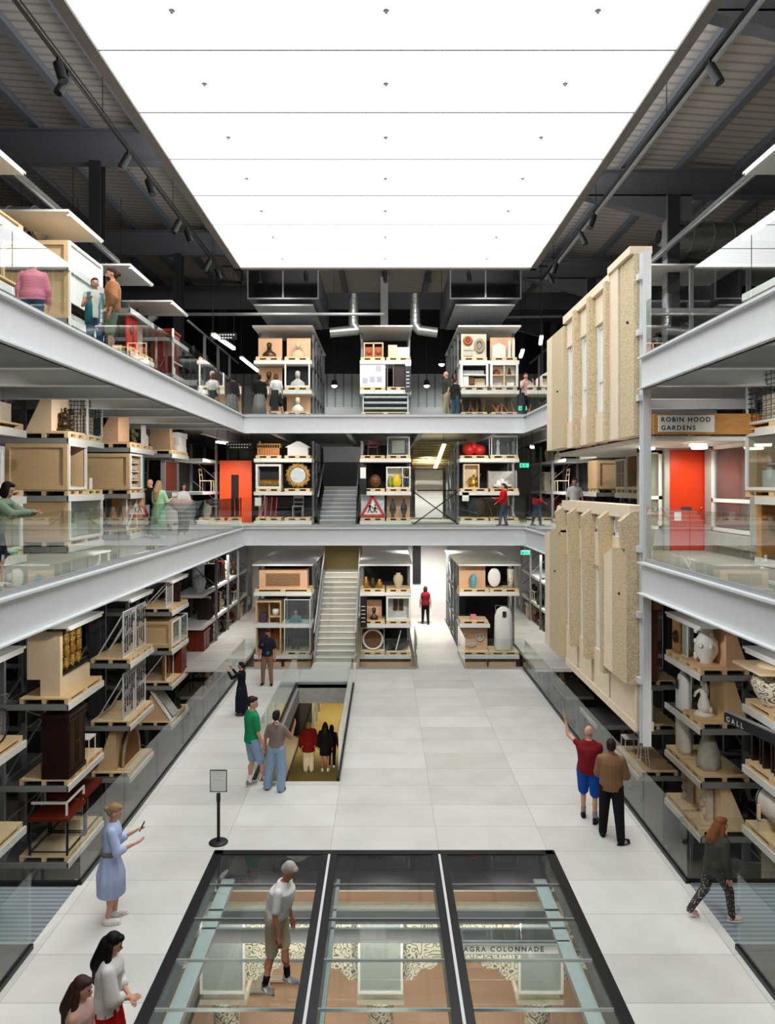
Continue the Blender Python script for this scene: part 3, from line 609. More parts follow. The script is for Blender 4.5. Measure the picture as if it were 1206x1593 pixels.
for i, (x, y) in enumerate(((5.9, 16.6), (6.45, 15.2), (6.95, 16.3))):
    q = MB('lamp'); q.lathe([(.16, -.05), (.17, -.02), (.17, 0)], n=20)
    emit('ceiling_lamp', ('round ceiling lamp over the narrow window', 'round ceiling lamp just behind the name sign', 'round ceiling lamp in front of the orange door')[i], 'lamp', [('diffuser', q), ('collar', MB('white').lathe([(.19, 0), (.19, .02)], n=20))], (x, y, 7.38))
spot('flat_lamp', (6.3, 15.6, 7.25), (6.6, 16.4, 5), 75, 150)
spot('flat_lamp', (6.9, 16.6, 7.25), (7.0, 17.2, 5), 30, 150)
# orange kiosk wall at far left of the middle gallery and behind
struct('wall_orange', MB('orange_panel').box(-6.9, -5.6, 31.2, 31.35, 5, 7.6).box(-6.95, -6.9, 31.2, 36, 5, 7.6).box(-6.45, -6.15, 31.15, 31.2, 5.0, 7.0, 'slot'))
# ================================================================== THINGS ON THE RACKS
PAL = {}
def pallet_mb(w, d, m='pallet'):
    q = MB(m); h = .13
    q.box(-w/2, w/2, 0, d, h-.035, h)
    for y0, y1 in ((0, .09), (d/2-.05, d/2+.05), (d-.09, d)):
        for x0, x1 in ((-w/2, -w/2+.16), (-.09, .09), (w/2-.16, w/2)): q.box(x0, x1, y0, y1, .03, h-.035)
        q.box(-w/2, w/2, y0, y1, 0, .03)
    q.box(-w/2+.02, w/2-.02, .12, d-.12, .028, .034, 'slot')  # dark sheet in the fork openings, their shade put into its colour
    return q
def pallet(label, loc, rz, w=1.0, d=1.1, m='pallet'):
    k = (round(w, 2), round(d, 2), m)
    if k not in PAL:
        o = pallet_mb(w, d, m).build('pallet'); PAL[k] = o; return _fin(o, label, loc, rz)
    o = PAL[k].copy(); COL.objects.link(o); return _fin(o, label, loc, rz)
def _fin(o, label, loc, rz):
    o.location = loc; o.rotation_euler = (0, 0, rz); return tagit(o, label, 'pallet', 'wooden pallets on the rack shelves')

# ---- builders: width along x (centred), front at y=0 facing -y, standing on z=0; return a list of parts
def crate(w=.98, d=1.05, h=1.0, front='dark', m='ply'):
    s = MB(m); t = .03; f = .1
    s.box(-w/2, w/2, d-t, d, 0, h); s.box(-w/2, w/2, 0, d, 0, t); s.box(-w/2, w/2, 0, d, h-t, h)
    for x0, x1, xo, xi in ((-w/2, -w/2+t, -w/2-.035, -w/2), (w/2-t, w/2, w/2, w/2+.035)):
        s.box(x0, x1, 0, d, 0, h)
        s.box(xo, xi, 0, d, 0, f); s.box(xo, xi, 0, d, h-f, h); s.box(xo, xi, 0, f, f, h-f); s.box(xo, xi, d-f, d, f, h-f)
        if h > 1.5: s.box(xo, xi, f, d-f, h*.42, h*.42+.08)
    parts = [('casing', s)]
    if front == 'closed': parts.append(('front_panel', MB(m).box(-w/2, w/2, -.03, 0, 0, h))); return parts
    fr = MB('white' if front != 'ply' else 'ply_light'); fr.frame(-w/2, w/2, 0, h, .06, -.03, .02)
    parts.append(('front_frame', fr))
    if front == 'shelf':
        b = MB('porcelain'); b.box(-w/2+.05, w/2-.05, d-.2, d-.04, .05, h-.05)
        for i in range(1, 4): b.box(-w/2+.05, w/2-.05, .05, d-.1, h*i/4-.01, h*i/4+.015, 'white')
        parts.append(('shelves', b)); q = MB('stone_pale')
        for i in range(4):
            for j in range(5): q.box(-w/2+.1+j*.17, -w/2+.2+j*.17, .1, .3, h*i/4+.05, h*i/4+.05+.1+.02*((i*j) % 3))
        parts.append(('contents', q))
    elif front == 'cream':
        q = MB('charcoal'); q.box(-w/2+.05, w/2-.05, d-.3, d-.2, h*.5, h-.05); parts.append(('lining', q)); parts.append(('divider', MB('white').box(-w/2+.05, w/2-.05, 0, d-.2, h*.5, h*.54))); parts.append(('cream_boxes', MB('porcelain').box(-w/2+.06, -w/2+.3, .05, .5, .06, h*.48))); parts.append(('drawer', MB('brown_wood').box(-w/2+.32, -w/2+.52, .1, .5, .12, h*.44))); parts.append(('tray', MB('tan_cloth').box(-w/2+.55, w/2-.08, .2, .5, .06, h*.4))); parts.append(('books', MB('steel_mid').box(-w/2+.1, w/2-.12, .2, .45, h*.54, h*.74)))
    elif front == 'split':
        b = MB('paper'); b.box(-w/2+.05, w/2-.05, d-.3, d-.2, .05, h-.05); b.box(-.02, .02, .0, d-.2, .05, h-.05, 'ply_light'); b.box(-w/2+.05, w/2-.05, 0, d-.2, h*.5, h*.5+.03, 'ply_light')
        parts.append(('dividers', b)); parts += [('vessel', MB('terracotta').lathe([(.02, 0), (.14, .05), (.16, .12), (.1, .2), (.05, .24)], (-w/4, .35, h*.5+.03))), ('bottle', MB('bronze').lathe([(.02, 0), (.08, .05), (.03, .2), (.03, .3)], (w/4, .35, h*.5+.03))), ('white_box', MB('porcelain').box(w/8, w/2-.1, .2, .5, .06, .2)), ('grey_box', MB('plaster_grey').box(-w/2+.1, -.08, .2, .5, .06, .18))]
    elif front == 'glass':
        parts.append(('glazing', MB('glass_case').box(-w/2+.04, w/2-.04, 0, .01, .05, h-.05)))
        parts.append(('lining', MB('plaster_grey').box(-w/2+.05, w/2-.05, d-.2, d-.1, .04, h-.04)))
        q = MB('stone_pale'); q.box(-w/2+.12, -.05, .2, .5, .04, h*.35, 'white'); q.box(.05, w/2-.1, .3, .6, .04, h*.6); q.box(-w/2+.1, 0, .3, .6, h*.45, h*.47, 'white'); q.box(-.28, -.12, .3, .5, h*.47, h*.8, 'steel_dark')
        parts.append(('contents', q))
    else:
        parts.append(('lining', MB('dark_glass').box(-w/2+.035, w/2-.035, .35, .4, .04, h-.04)))
        parts.append(('mount', MB('plaster_grey').bar((-.2, .25, .05), (-.05, .25, h*.4), .015).bar((-.05, .25, h*.4), (.3, .25, h*.15), .015).box(-.32, .25, .1, .28, .04, .09)))
    return parts
def board(w=.95, d=.9, h=1.0, m='ply', setback=.45, gus=True):
    q = MB(m); q.box(-w/2, w/2, setback, setback+.03, 0, h); q.box(-w/2, w/2, 0, setback, 0, .03)
    g = [('gusset', MB(m).prism([(setback+.03, 0), (d, 0), (setback+.15, h), (setback+.03, h)], x, x+.03, 'x')) for x in (-w/2, w/2-.03)] if gus else []
    return [('backboard', q)]+g
def bust(m='bronze', h=.55, w=.42, base='ply_light'):
    q = MB(m); k = h/.55
    q.lathe([(.02, 0), (.2, .0), (.21, .06), (.19, .16), (.13, .22), (.065, .27), (.055, .33)], n=18, sx=w/.42*k, sy=.6*k)
    for i in range(len(q.v)): q.v[i] = (q.v[i][0], q.v[i][1]+.15, q.v[i][2]*k)
    q.ball((0, .13, .42*k), .085*k, .1*k, .125*k); q.ball((0, .13-.1*k, .4*k), .017*k, .02*k, .03*k, 6, 5); q.ball((0, .15, .47*k), .092*k, .1*k, .09*k)
    return [('bust', q)]
def vase(m='porcelain', h=.6, r=.2, lid=False, base=None):
    q = MB(m); q.lathe([(.5*r, 0), (.55*r, .05*h), (.8*r, .3*h), (r, .6*h), (.85*r, .82*h), (.4*r, .9*h), (.5*r, h), (.3*r, h)], (0, .3, 0), 20)
    p = [('body', q)]
    if lid: p.append(('lid', MB(base or m).box(-r*1.3, r*1.3, .3-r*1.3, .3+r*1.3, h, h+.05).lathe([(r*.8, h+.05), (r*.7, h+.09), (.1*r, h+.12)], (0, .3, 0))))
    return p
def pots(ms, hs):
    q = MB(ms[0]); n = len(hs)
    for i, h in enumerate(hs):
        x = (i-(n-1)/2)*.8/n; q.lathe([(.04, 0), (.11, .1*h), (.13, .5*h), (.06, .85*h), (.07, h)], (x, .3, 0), 14, ms[i % len(ms)])
    return [('vessel', q)]
def statue(m='marble', h=.8, seed=1):
    r = random.Random(seed); q = MB(m); q.lathe([(.2, 0), (.22, .05), (.18, .1), (.1, .14)], (0, .3, 0), 14)
    z = .12
    q.lathe([(.16, 0), (.19, h*.12), (.15, h*.3), (.1, h*.42), (.13, h*.55), (.12, h*.62), (.04, h*.7)], (0, .3, z), 14, sy=.75)
    q.ball((.01, .28, z+h*.8), h*.085, h*.09, h*.11)
    q.tube([(-.13, .3, z+h*.6), (-.22, .2, z+h*.45), (-.1, .12, z+h*.4)], .04*h/.8, 8, taper=.7)
    q.tube([(.13, .3, z+h*.6), (.24, .25, z+h*.72), (.3, .2, z+h*.9)], .04*h/.8, 8, taper=.7)
    for i in range(5): q.ball((r.uniform(-.14, .14), r.uniform(.15, .4), z+r.uniform(.05, .4)*h), .06, .05, .08, 8, 6)
    return [('figure', q)]
def ornate(m='porcelain', h=.9, r=.25, seed=3, m2='glaze_green'):
    rr = random.Random(seed); q = MB(m); q.lathe([(r*.6, 0), (r*.5, .08*h), (r, .35*h), (r*.95, .6*h), (r*.5, .8*h), (r*.55, .9*h), (.05, h)], (0, .35, 0), 18)
    for i in range(16):
        a = rr.uniform(0, 6.3); z = rr.uniform(.1, .95)*h; R = r*(1-.4*abs(z/h-.5)); q.ball((R*math.cos(a), .35+R*math.sin(a), z), .05, .05, .06, 7, 5, m2 if i % 4 == 0 else m)
    return [('body', q)]
def relief(m='stone', w=.4, h=.9, n=5):
    q = MB(m); q.prism([(-w/2, 0), (w/2, 0), (w/2*.9, h*.8), (0, h), (-w/2*.8, h*.85)], .28, .42)
    for i in range(n): q.ball(((i % 2-.5)*w*.3, .27, h*(.1+.8*i/n)), w*.2, .06, h*.1, 8, 6)
    q.ball((0, .26, h*.86), w*.16, .08, h*.08, 8, 6)
    return [('slab', q)]
def arch_relief(m='gilt', w=1.0, h=.75, y=.3, back=None):
    q = MB(m); pts = [(-w/2, 0)]+[(-w/2*math.cos(PI*i/14), h*math.sin(PI*i/14)) for i in range(15)]+[(w/2, 0)]
    q.prism(pts[1:-1], y, y+.1); p = [('panel', q)]
    r = MB('bronze' if m == 'gilt' else 'stone'); 
    for i in range(14):
        a, b = PI*i/14, PI*(i+1)/14; r.bar((-w/2*math.cos(a), y, h*math.sin(a)), (-w/2*math.cos(b), y, h*math.sin(b)), .05, .08)
    return p+[('moulding', r)]
def grid_panel(w=.9, h=1.1, n=2, items=True, seed=1):
    parts = []; q = MB('steel_light')
    q.frame(-w/2, w/2, 0, h, .03, .2, .23)
    for x in (-w/2+.02, w/2-.02): q.bar((x, .22, h*.95), (x, .95, .02), .03)
    parts.append(('frame', q)); g = MB('steel_light'); k = int(w/.075); 
    for i in range(1, k): g.box(-w/2+i*w/k-.003, -w/2+i*w/k+.003, .212, .218, .03, h-.03)
    k = int(h/.075)
    for i in range(1, k): g.box(-w/2, w/2, .218, .224, i*h/k-.003, i*h/k+.003)
    parts.append(('wire_grid', g))
    if items:
        r = random.Random(seed); t = MB('bronze')
        for i in range(9):
            x = -w/2+.1+(w-.2)*((i % 5)/4); z = h*.9-(i//5)*h*.42; L = r.uniform(.15, .38)*h
            t.bar((x, .18, z), (x+r.uniform(-.03, .03), .18, z-L), .018); t.torus((x, .18, z-L), .035, .009, 'y', 12, 5); t.bar((x-.04, .18, z-L*.4), (x+.04, .18, z-L*.4), .014)
        parts.append(('ironwork', t))
    return parts
def cage(w=.9, d=.8, h=.9, m='steel_light'):
    q = MB(m)
    for x in (-w/2, w/2):
        for y in (0, d): q.box(x-.02, x+.02, y-.02, y+.02, 0, h)
    for z in (0, h):
        for y in (0, d): q.box(-w/2, w/2, y-.02, y+.02, z-.02, z+.02)
        for x in (-w/2, w/2): q.box(x-.02, x+.02, 0, d, z-.02, z+.02)
    g = MB('steel_dark'); k = 10
    for i in range(1, k):
        for y in (0, d): g.box(-w/2+i*w/k-.006, -w/2+i*w/k+.006, y-.004, y+.004, 0, h); g.box(-w/2, w/2, y-.004, y+.004, i*h/k-.006, i*h/k+.006)
        for x in (-w/2, w/2): g.box(x-.004, x+.004, i*d/k-.006, i*d/k+.006, 0, h); g.box(x-.004, x+.004, 0, d, i*h/k-.006, i*h/k+.006)
    return [('frame', q), ('mesh', g), ('contents', MB('stone_pale').box(-w/3, w/3, .15, d-.15, .05, h*.55).ball((0, d/2, h*.65), .18, .18, .15))]
def vitrine(w=.75, d=.6, h=.85, inner=None, frame='white'):
    q = MB(frame)
    for x in (-w/2, w/2):
        for y in (0, d): q.box(x-.015, x+.015, y-.015, y+.015, 0, h)
    for z in (0, h):
        for y in (0, d): q.box(-w/2, w/2, y-.015, y+.015, z-.015, z+.015)
        for x in (-w/2, w/2): q.box(x-.015, x+.015, 0, d, z-.015, z+.015)
    g = MB('glass_case').box(-w/2, w/2, .0, .006, .02, h-.02).box(-w/2, -w/2+.006, .01, d-.01, .02, h-.02).box(w/2-.006, w/2, .01, d-.01, .02, h-.02)
    p = [('frame', q), ('glazing', g)]
    if inner: p.append(('contents', inner))
    return p
def wardrobe(w=.9, d=.55, h=1.6, m='red_wood', doors=2):
    q = MB(m); q.box(-w/2, w/2, .02, d, .06, h-.08); q.box(-w/2-.04, w/2+.04, -.03, d+.02, h-.08, h); q.box(-w/2-.02, w/2+.02, -.01, d, 0, .1)
    p = [('body', q)]
    for i in range(doors):
        x0 = -w/2+.02+i*(w-.04)/doors; x1 = x0+(w-.04)/doors-.01
        b = MB(m).box(x0, x1, 0, .02, .14, h-.14); b.frame(x0+.04, x1-.04, .2, h-.2, .04, -.012, 0)
        p.append(('door', b, [('handle', MB('gold').ball(((x1-.05) if i == 0 else x0+.05, -.02, h*.5), .018))]))
    return p
def chair(m='black_metal', seat=None, w=.42, h=.85):
    p = [('seat', MB(seat or m).box(-w/2, w/2, .05, .05+w, .43, .46))]
    for x in (-w/2+.02, w/2-.02):
        for y in (.07, .03+w): p.append(('leg', MB(m).cyl((x, y, 0), (x, y, .43), .015)))
    b = MB(m)
    for x in (-w/2+.02, w/2-.02): b.cyl((x, .03+w, .43), (x, .08+w, h), .015)
    b.bar((-w/2+.02, .08+w, h-.05), (w/2-.02, .08+w, h-.05), .02, .1); b.bar((-w/2+.02, .06+w, h-.25), (w/2-.02, .06+w, h-.25), .02, .05)
    p.append(('backrest', b)); return p
def stool(m='white', h=.6):
    p = [('seat', MB(m).lathe([(.17, h-.03), (.18, h-.015), (.17, h)], (0, .3, 0), 20))]
    for i in range(4):
        a = PI/4+i*PI/2; p.append(('leg', MB(m).cyl((.2*math.cos(a), .3+.2*math.sin(a), 0), (.1*math.cos(a), .3+.1*math.sin(a), h-.03), .011)))
    p.append(('footring', MB(m).torus((0, .3, h*.35), .16, .008, 'z'))); return p
def table(w=.9, d=.7, h=.6, top='red_wood', leg='black_metal'):
    p = [('top', MB(top).box(-w/2, w/2, 0, d, h-.08, h))]
    for x in (-w/2+.03, w/2-.03):
        for y in (.03, d-.03): p.append(('leg', MB(leg).box(x-.02, x+.02, y-.02, y+.02, 0, h-.08)))
    q = MB(leg)
    for x in (-w/2+.03, w/2-.03): q.bar((x, .03, .08), (x, d-.03, .08), .025)
    q.bar((-w/2+.03, .03, .08), (w/2-.03, .03, .08), .025); q.bar((-w/2+.03, d-.03, .08), (w/2-.03, d-.03, .08), .025); p.append(('stretcher', q)); return p
def bicycle():
    p = []
    for x in (-.48, .48):
        t = MB('black').torus((x, .2, .33), .31, .018, 'y', 28, 6)
        for i in range(10):
            a = PI*i/10; t.bar((x-.3*math.cos(a), .2, .33-.3*math.sin(a)), (x+.3*math.cos(a), .2, .33+.3*math.sin(a)), .004, m='chrome')
        p.append(('wheel', t))
    f = MB('steel_dark'); A, B, C_, D = (-.48, .2, .33), (-.05, .2, .3), (-.18, .2, .8), (.33, .2, .78)
    for a, b in ((A, B), (A, C_), (B, C_), (B, D), (C_, D), (D, (.48, .2, .33))): f.cyl(a, b, .016, n=8)
    p.append(('frame', f)); p.append(('saddle', MB('black').ball((-.2, .2, .88), .13, .06, .03))); p.append(('handlebar', MB('chrome').tube([(.33, .2, .78), (.3, .2, .95), (.38, .0, .97)], .012).tube([(.3, .2, .95), (.38, .4, .97)], .012))); return p
LAY = ['bottom', 'second', 'third', 'fourth']
def cartons(seed=1, cols=('cardboard', 'paper'), n=7, w=.95, h=.8):
    r = random.Random(seed); out = []
    z = 0; i = 0; ly = -1
    while i < n and z < h-.1:
        hh = r.uniform(.18, .3); x = -w/2; ly += 1; nn = 0
        while x < w/2-.15 and i < n:
            ww = r.uniform(.22, .42); ww = min(ww, w/2-x)
            if r.random() < .85 or z == 0: out.append((x, x+ww-.01, r.uniform(0, .08), .6+r.uniform(0, .2), z, z+hh-.004*(i % 3)-.0, cols[i % len(cols)], LAY[ly], ('near end', 'middle', 'far end', 'farthest end')[min(nn, 3)])); i += 1; nn += 1
            x += ww
        z += hh
    return out
def garment_bag(h=1.75, w=.62):
    q = MB('paper'); n = 22; prof = []
    rows = [(0.02, .8), (.1, 1), (.5*h, 1.02), (.8*h, .95), (.93*h, .75), (.99*h, .3), (h, .1)]
    vs = []; 
    for z, k in rows:
        for i in range(n):
            a = 2*PI*i/n; f = 1+.09*math.sin(a*7+z*2)*(1 if z < .9*h else 0); vs.append((w/2*k*f*math.cos(a), .25+.16*k*f*math.sin(a), z))
    q.add(vs, [(j*n+i, j*n+(i+1) % n, (j+1)*n+(i+1) % n, (j+1)*n+i) for j in range(len(rows)-1) for i in range(n)]+[tuple(range(n))[::-1]], 'paper', True)
    st = MB('chrome'); st.cyl((w/2+.02, .3, -.08), (w/2+.02, .3, h), .015); st.cyl((-w/2+.05, .3, -.08), (-w/2+.05, .3, h+.05), .015); st.cyl((-w/2+.05, .3, h+.03), (w/2+.02, .3, h), .012)
    return [('bag', q), ('stand', st), ('photo_tag', MB('charcoal').box(-.06, .09, .06, .075, h*.78, h*.9))]
def picture(w=.75, h=.6, fm='black_metal', im='dial', y=.25):
    return [('frame', MB(fm).frame(-w/2, w/2, 0, h, .05, y, y+.04)), ('mount_card', MB('paper').box(-w/2+.05, w/2-.05, y+.015, y+.03, .05, h-.05)), ('picture', MB(im).box(-w/2+.13, w/2-.13, y+.008, y+.014, .13, h-.13))]
def round_mirror(R=.42):
    q = MB('gilt').torus((0, .25, R+.08), R-.06, .09, 'y', 28, 8)
    for i in range(16): a = 2*PI*i/16; q.ball(((R+.02)*math.cos(a), .22, R+.08+(R+.02)*math.sin(a)), .05, .04, .05, 7, 5, 'gold')
    g = MB('dial'); g.cyl((0, .22, R+.08), (0, .25, R+.08), R-.12, n=28)
    return [('frame', q), ('mirror_plate', g)]
def drum(R=.36, L=.9, m='marble'):
    q = MB(m); q.cyl((-L/2, .4, R+.18), (L/2, .4, R+.18), R, n=26); q.torus((-L/2+.05, .4, R+.18), R, .02, 'x', 26, 6, 'steel_dark'); q.torus((L/2-.1, .4, R+.18), R, .02, 'x', 26, 6, 'steel_dark')
    c = MB('ply_light')
    for x in (-L/2+.15, L/2-.15): c.box(x-.03, x+.03, .0, .8, 0, .22); c.box(x-.03, x+.03, .0, .05, .2, .5); c.box(x-.03, x+.03, .75, .8, .2, .5)
    return [('drum', q), ('cradle', c)]
def draped(h=.9, m='plaster_grey', R=.24):
    q = MB(m); n = 20; rows = [(0, 1), (.15, 1.05), (.45, .9), (.7, .65), (.85, .5), (1, .3)]; vs = []
    for z, k in rows:
        for i in range(n): a = 2*PI*i/n; f = 1+.1*math.sin(a*6+z*5); vs.append((R*k*f*math.cos(a), .4+R*k*f*math.sin(a), z*h))
    q.add(vs, [(j*n+i, j*n+(i+1) % n, (j+1)*n+(i+1) % n, (j+1)*n+i) for j in range(len(rows)-1) for i in range(n)]+[tuple(range(n))[::-1], tuple(range((len(rows)-1)*n, len(rows)*n))], m, True)
    q.ball((0, .4, h*1.02), .1, .1, .12); return [('wrapped_figure', q)]
def dish_lamp():
    return [('stand', MB('black').lathe([(.28, 0), (.28, .02), (.02, .04), (.015, .9)], (0, .4, 0), 20)), ('shade', MB('black').lathe([(.05, .8), (.3, .88), (.34, 1.05), (.25, 1.3), (.1, 1.4)], (0, .4, 0), 20))]
def screen_set(m='brown_wood', w=.9, h=1.1, n=4):
    q = MB(m)
    for i in range(n): x = -w/2+i*w/n; q.box(x, x+.06, .1+.05*(i % 2), .6, 0, h-.05*(i % 3), m if i % 2 else 'dark_wood')
    return [('panels', q)]
def bundle(m='red_wood', seed=1, w=.9, h=.6):
    r = random.Random(seed); q = MB(m)
    for i in range(7): x = r.uniform(-w/2, w/2); q.bar((x, .2, 0), (x+r.uniform(-.15, .15), .6, h*r.uniform(.6, 1)), .04, .06)
    return [('bundle', q)]
def doorcase(w=1.6, h=2.6):
    q = MB('brown_wood'); q.box(-w/2, -w/2+.25, .2, .5, 0, h); q.box(w/2-.25, w/2, .2, .5, 0, h); q.box(-w/2-.1, w/2+.1, .15, .55, h-.3, h); q.box(-w/2+.25, w/2-.25, .3, .4, 0, h-.3, 'dark_wood')
    p = MB('ply_light'); p.frame(-w/2-.15, w/2+.15, 0, h+.05, .08, .0, .12)
    return [('panelling', q), ('support_frame', p)]

# ---- placing
def at_side(s, k, zi, slot, lv, w=1.0):
    zs = {'lower': LW[(s, k)] if k < 4 else [2.26, 1.0, -.18, -1.7], 'middle': [5.15, 6.3, 7.6], 'upper': [9.15, 10.3, 11.5]}[lv]
    z = zs[zi]; y0 = YR[k]; y = y0+{'n': .54, 'f': 1.58, 'c': 1.05}[slot]
    return (s*(XR+.02), y, z), (PI/2 if s < 0 else -PI/2)
def at_end(nm, zi, slot, lv):
    x0, x1 = ENDX[nm]; c = (x0+x1)/2; h = (x1-x0)/4
    return (c+{'n': -h, 'f': h, 'c': 0}[slot], YE+.02, ENDZ[lv][zi]), 0
def put(pos, name, label, cat, parts, short, w=1.0, pd=1.1, pal=True, off=(0, 0), scale=1, pm='pallet', palw=None, dz=0):
    (x, y, z), rz = pos
    if pal:
        pallet('pale wooden pallet under the '+short, (x, y, z), rz, palw or w, pd, pm); z += .13
    R = Matrix.Rotation(rz, 3, 'Z'); o = R @ Vector((off[0], off[1], 0))
    ob = emit(name, label, cat, parts, (x+o.x, y+o.y, z+dz), rz)
    if scale != 1: ob.scale = (scale,)*3
    return ob
def mk(m): return MB(m)
L, Rr = -1, 1
S = at_side
# ---- left, lower level
put(S(L, 0, 0, 'c', 'lower'), 'bicycle', 'old bicycle against brown lettered board, first left rack', 'bicycle', bicycle(), 'bicycle, first left rack', 1.9)
put(S(L, 0, 0, 'c', 'lower'), 'lettered_board', 'tall brown board behind the old bicycle, first left rack', 'board', [('backboard', MB('ply_pink').box(-.9, .8, .5, .54, 0, 1.5)), ('lettering', MB('paper').box(.1, .7, .49, .5, .85, .95).box(.2, .3, .485, .5, .7, 1.0))], 'x', pal=False, dz=.13)
put(S(L, 0, 1, 'c', 'lower'), 'dish_lamp', 'black dish on thin stand, first left rack below the bicycle', 'lamp', dish_lamp(), 'black dish stand, first left rack', 1.9, off=(.2, 0))
put(S(L, 1, 0, 'c', 'lower'), 'altarpiece', 'gilded carved altarpiece with crowded figures on a pale plinth', 'altarpiece',
    [('plinth', MB('ply_light').box(-.85, .85, .25, .7, 0, .38).box(-.85, -.72, .25, 1.0, .38, 1.45)), ('shrine_box', MB('black').box(-.68, .8, .5, .56, .4, 1.45).box(-.68, .75, .3, .5, .4, .46)), ('carving', (lambda q: [q.lathe([(.05, 0), (.07, .1), (.045, .3), (.02, .36)], (-.55+.17*i, .4+.04*(i % 2), .46+.28*j), 8, 'gold' if (i+j) % 2 else 'gilt') for i in range(8) for j in range(3)] and q)(MB('gilt')))], 'gilded altarpiece', 2.0)
put(S(L, 1, 1, 'n', 'lower'), 'wardrobe', 'dark carved wardrobe with white metal strap, second left rack', 'wardrobe', wardrobe(.95, .6, 1.45, 'dark_wood'), 'dark wardrobe, second left rack', 1.0)
put(S(L, 1, 1, 'f', 'lower'), 'garden_chair', 'white openwork metal chair beside the dark wardrobe', 'chair', chair('white'), 'white metal chair', 1.0)
put(S(L, 1, 2, 'n', 'lower'), 'low_table', 'long low table with dark red top under white strap frame', 'table', table(1.0, .9, .85, 'red_wood'), 'dark red table, front half', 1.0)
put(S(L, 1, 2, 'f', 'lower'), 'low_table', 'second dark red table with white tag, behind the strap frame', 'table', table(1.0, .9, .95, 'red_wood'), 'dark red table with tag', 1.0)
put(S(L, 1, 2, 'c', 'lower'), 'strap_stand', 'white metal strap frame standing over the dark red tables', 'frame', [('frame', MB('white').bar((-.85, .1, 0), (-.85, .1, 1.15), .04).bar((-.85, .1, 1.13), (.1, .1, 1.13), .04).bar((.1, .1, 0), (.1, .1, 1.15), .04).bar((-.85, .1, 1.13), (-.85, .9, 1.13), .05))], 'x', pal=False, dz=.13)
put(S(L, 1, 3, 'n', 'lower'), 'bronze_vessel', 'round bronze vessel in a low open box, bottom of second left rack', 'vessel', [('vessel', MB('bronze').ball((.1, .4, .25), .32, .26, .25)), ('box', MB('ply_light').box(-.45, -.42, 0, .8, 0, .3).box(-.45, .45, .78, .8, 0, .3))], 'bronze vessel', 1.0)
put(S(L, 1, 3, 'f', 'lower'), 'porcelain_group', 'pale figurines on the far pallet, bottom of second left rack', 'figurine', ornate('porcelain', .4, .16, 4), 'pale figurines', 1.0)
for zi, wd in ((0, 'upper'), (1, 'lower')):
    for sl, wd2 in (('n', 'near'), ('f', 'far')):
        put(S(L, 2, zi, sl, 'lower'), 'wire_display', '%s wire grid panel hung with ironwork, %s of two shelves, third left rack' % (wd2, wd), 'display panel', grid_panel(.92, 1.3, seed=zi*3+(sl == 'n')), '%s %s wire grid panel' % (wd2, wd))
put(S(L, 2, 2, 'c', 'lower'), 'display_board', 'big ply board with angled side behind the carved arch', 'board', board(1.7, 1.0, 1.2, 'ply', .45), 'carved arch board', 1.9)
put(S(L, 2, 2, 'c', 'lower'), 'arch_relief', 'brown carved semicircular relief on ply board, third left rack', 'relief', arch_relief('brown_wood', 1.4, .9, .3), 'x', pal=False, dz=.16)
put(S(L, 3, 0, 'n', 'lower'), 'wire_display', 'small wire panel with dark vase shape, top of fourth left rack', 'display panel', grid_panel(.8, .85, items=False), 'small wire panel')
put(S(L, 3, 0, 'f', 'lower'), 'carved_post', 'short red-brown carved post, top of fourth left rack', 'post', screen_set('red_wood', .3, .7, 2), 'red-brown post')
put(S(L, 3, 1, 'n', 'lower'), 'crate', 'ply crate with curved white object in its open front, fourth left rack', 'crate', crate(.98, 1.2, .85, 'glass'), 'crate, fourth left rack')
put(S(L, 3, 1, 'f', 'lower'), 'glass_case', 'glass display case beside the ply crate, fourth left rack', 'display case', vitrine(.85, .6, .8, ornate('stone_pale', .5, .2)[0][1]), 'glass case, fourth left rack')
put(S(L, 3, 2, 'n', 'lower'), 'gilt_picture', 'gold picture frame leaning in a steel stand, fourth left rack', 'frame', [('frame', MB('gold').frame(-.35, .4, 0, .95, .12, .3, .36)), ('stand', MB('steel_light').frame(-.45, .45, 0, 1.0, .03, .2, .23).bar((-.44, .2, 1), (-.44, 1, 0), .03))], 'gold frame')
put(S(L, 3, 2, 'f', 'lower'), 'cabinet', 'dark red-brown cabinet beside the gold frame', 'cabinet', wardrobe(.7, .5, .9, 'red_wood'), 'dark cabinet, fourth left rack')
put(S(L, 3, 3, 'n', 'lower'), 'slanted_drawing', 'large slanted drawing board with pale mount, bottom of fourth left rack', 'board', [('drawing_board', MB('paper').prism([(0, 0), (.06, 0), (.75, 1.0), (.69, 1.0)], -.45, .45, 'x')), ('drawing', MB('plaster_grey').prism([(-.01, .12), (.0, .12), (.6, .96), (.59, .96)], -.32, .32, 'x')), ('support', MB('ply').prism([(.1, 0), (1.0, 0), (.72, .9)], -.44, .44, 'x'))], 'slanted drawing')
put(S(L, 3, 3, 'f', 'lower'), 'figure', 'shiny black figure beside the slanted drawing', 'statue', statue('black', .8, 6), 'black figure')
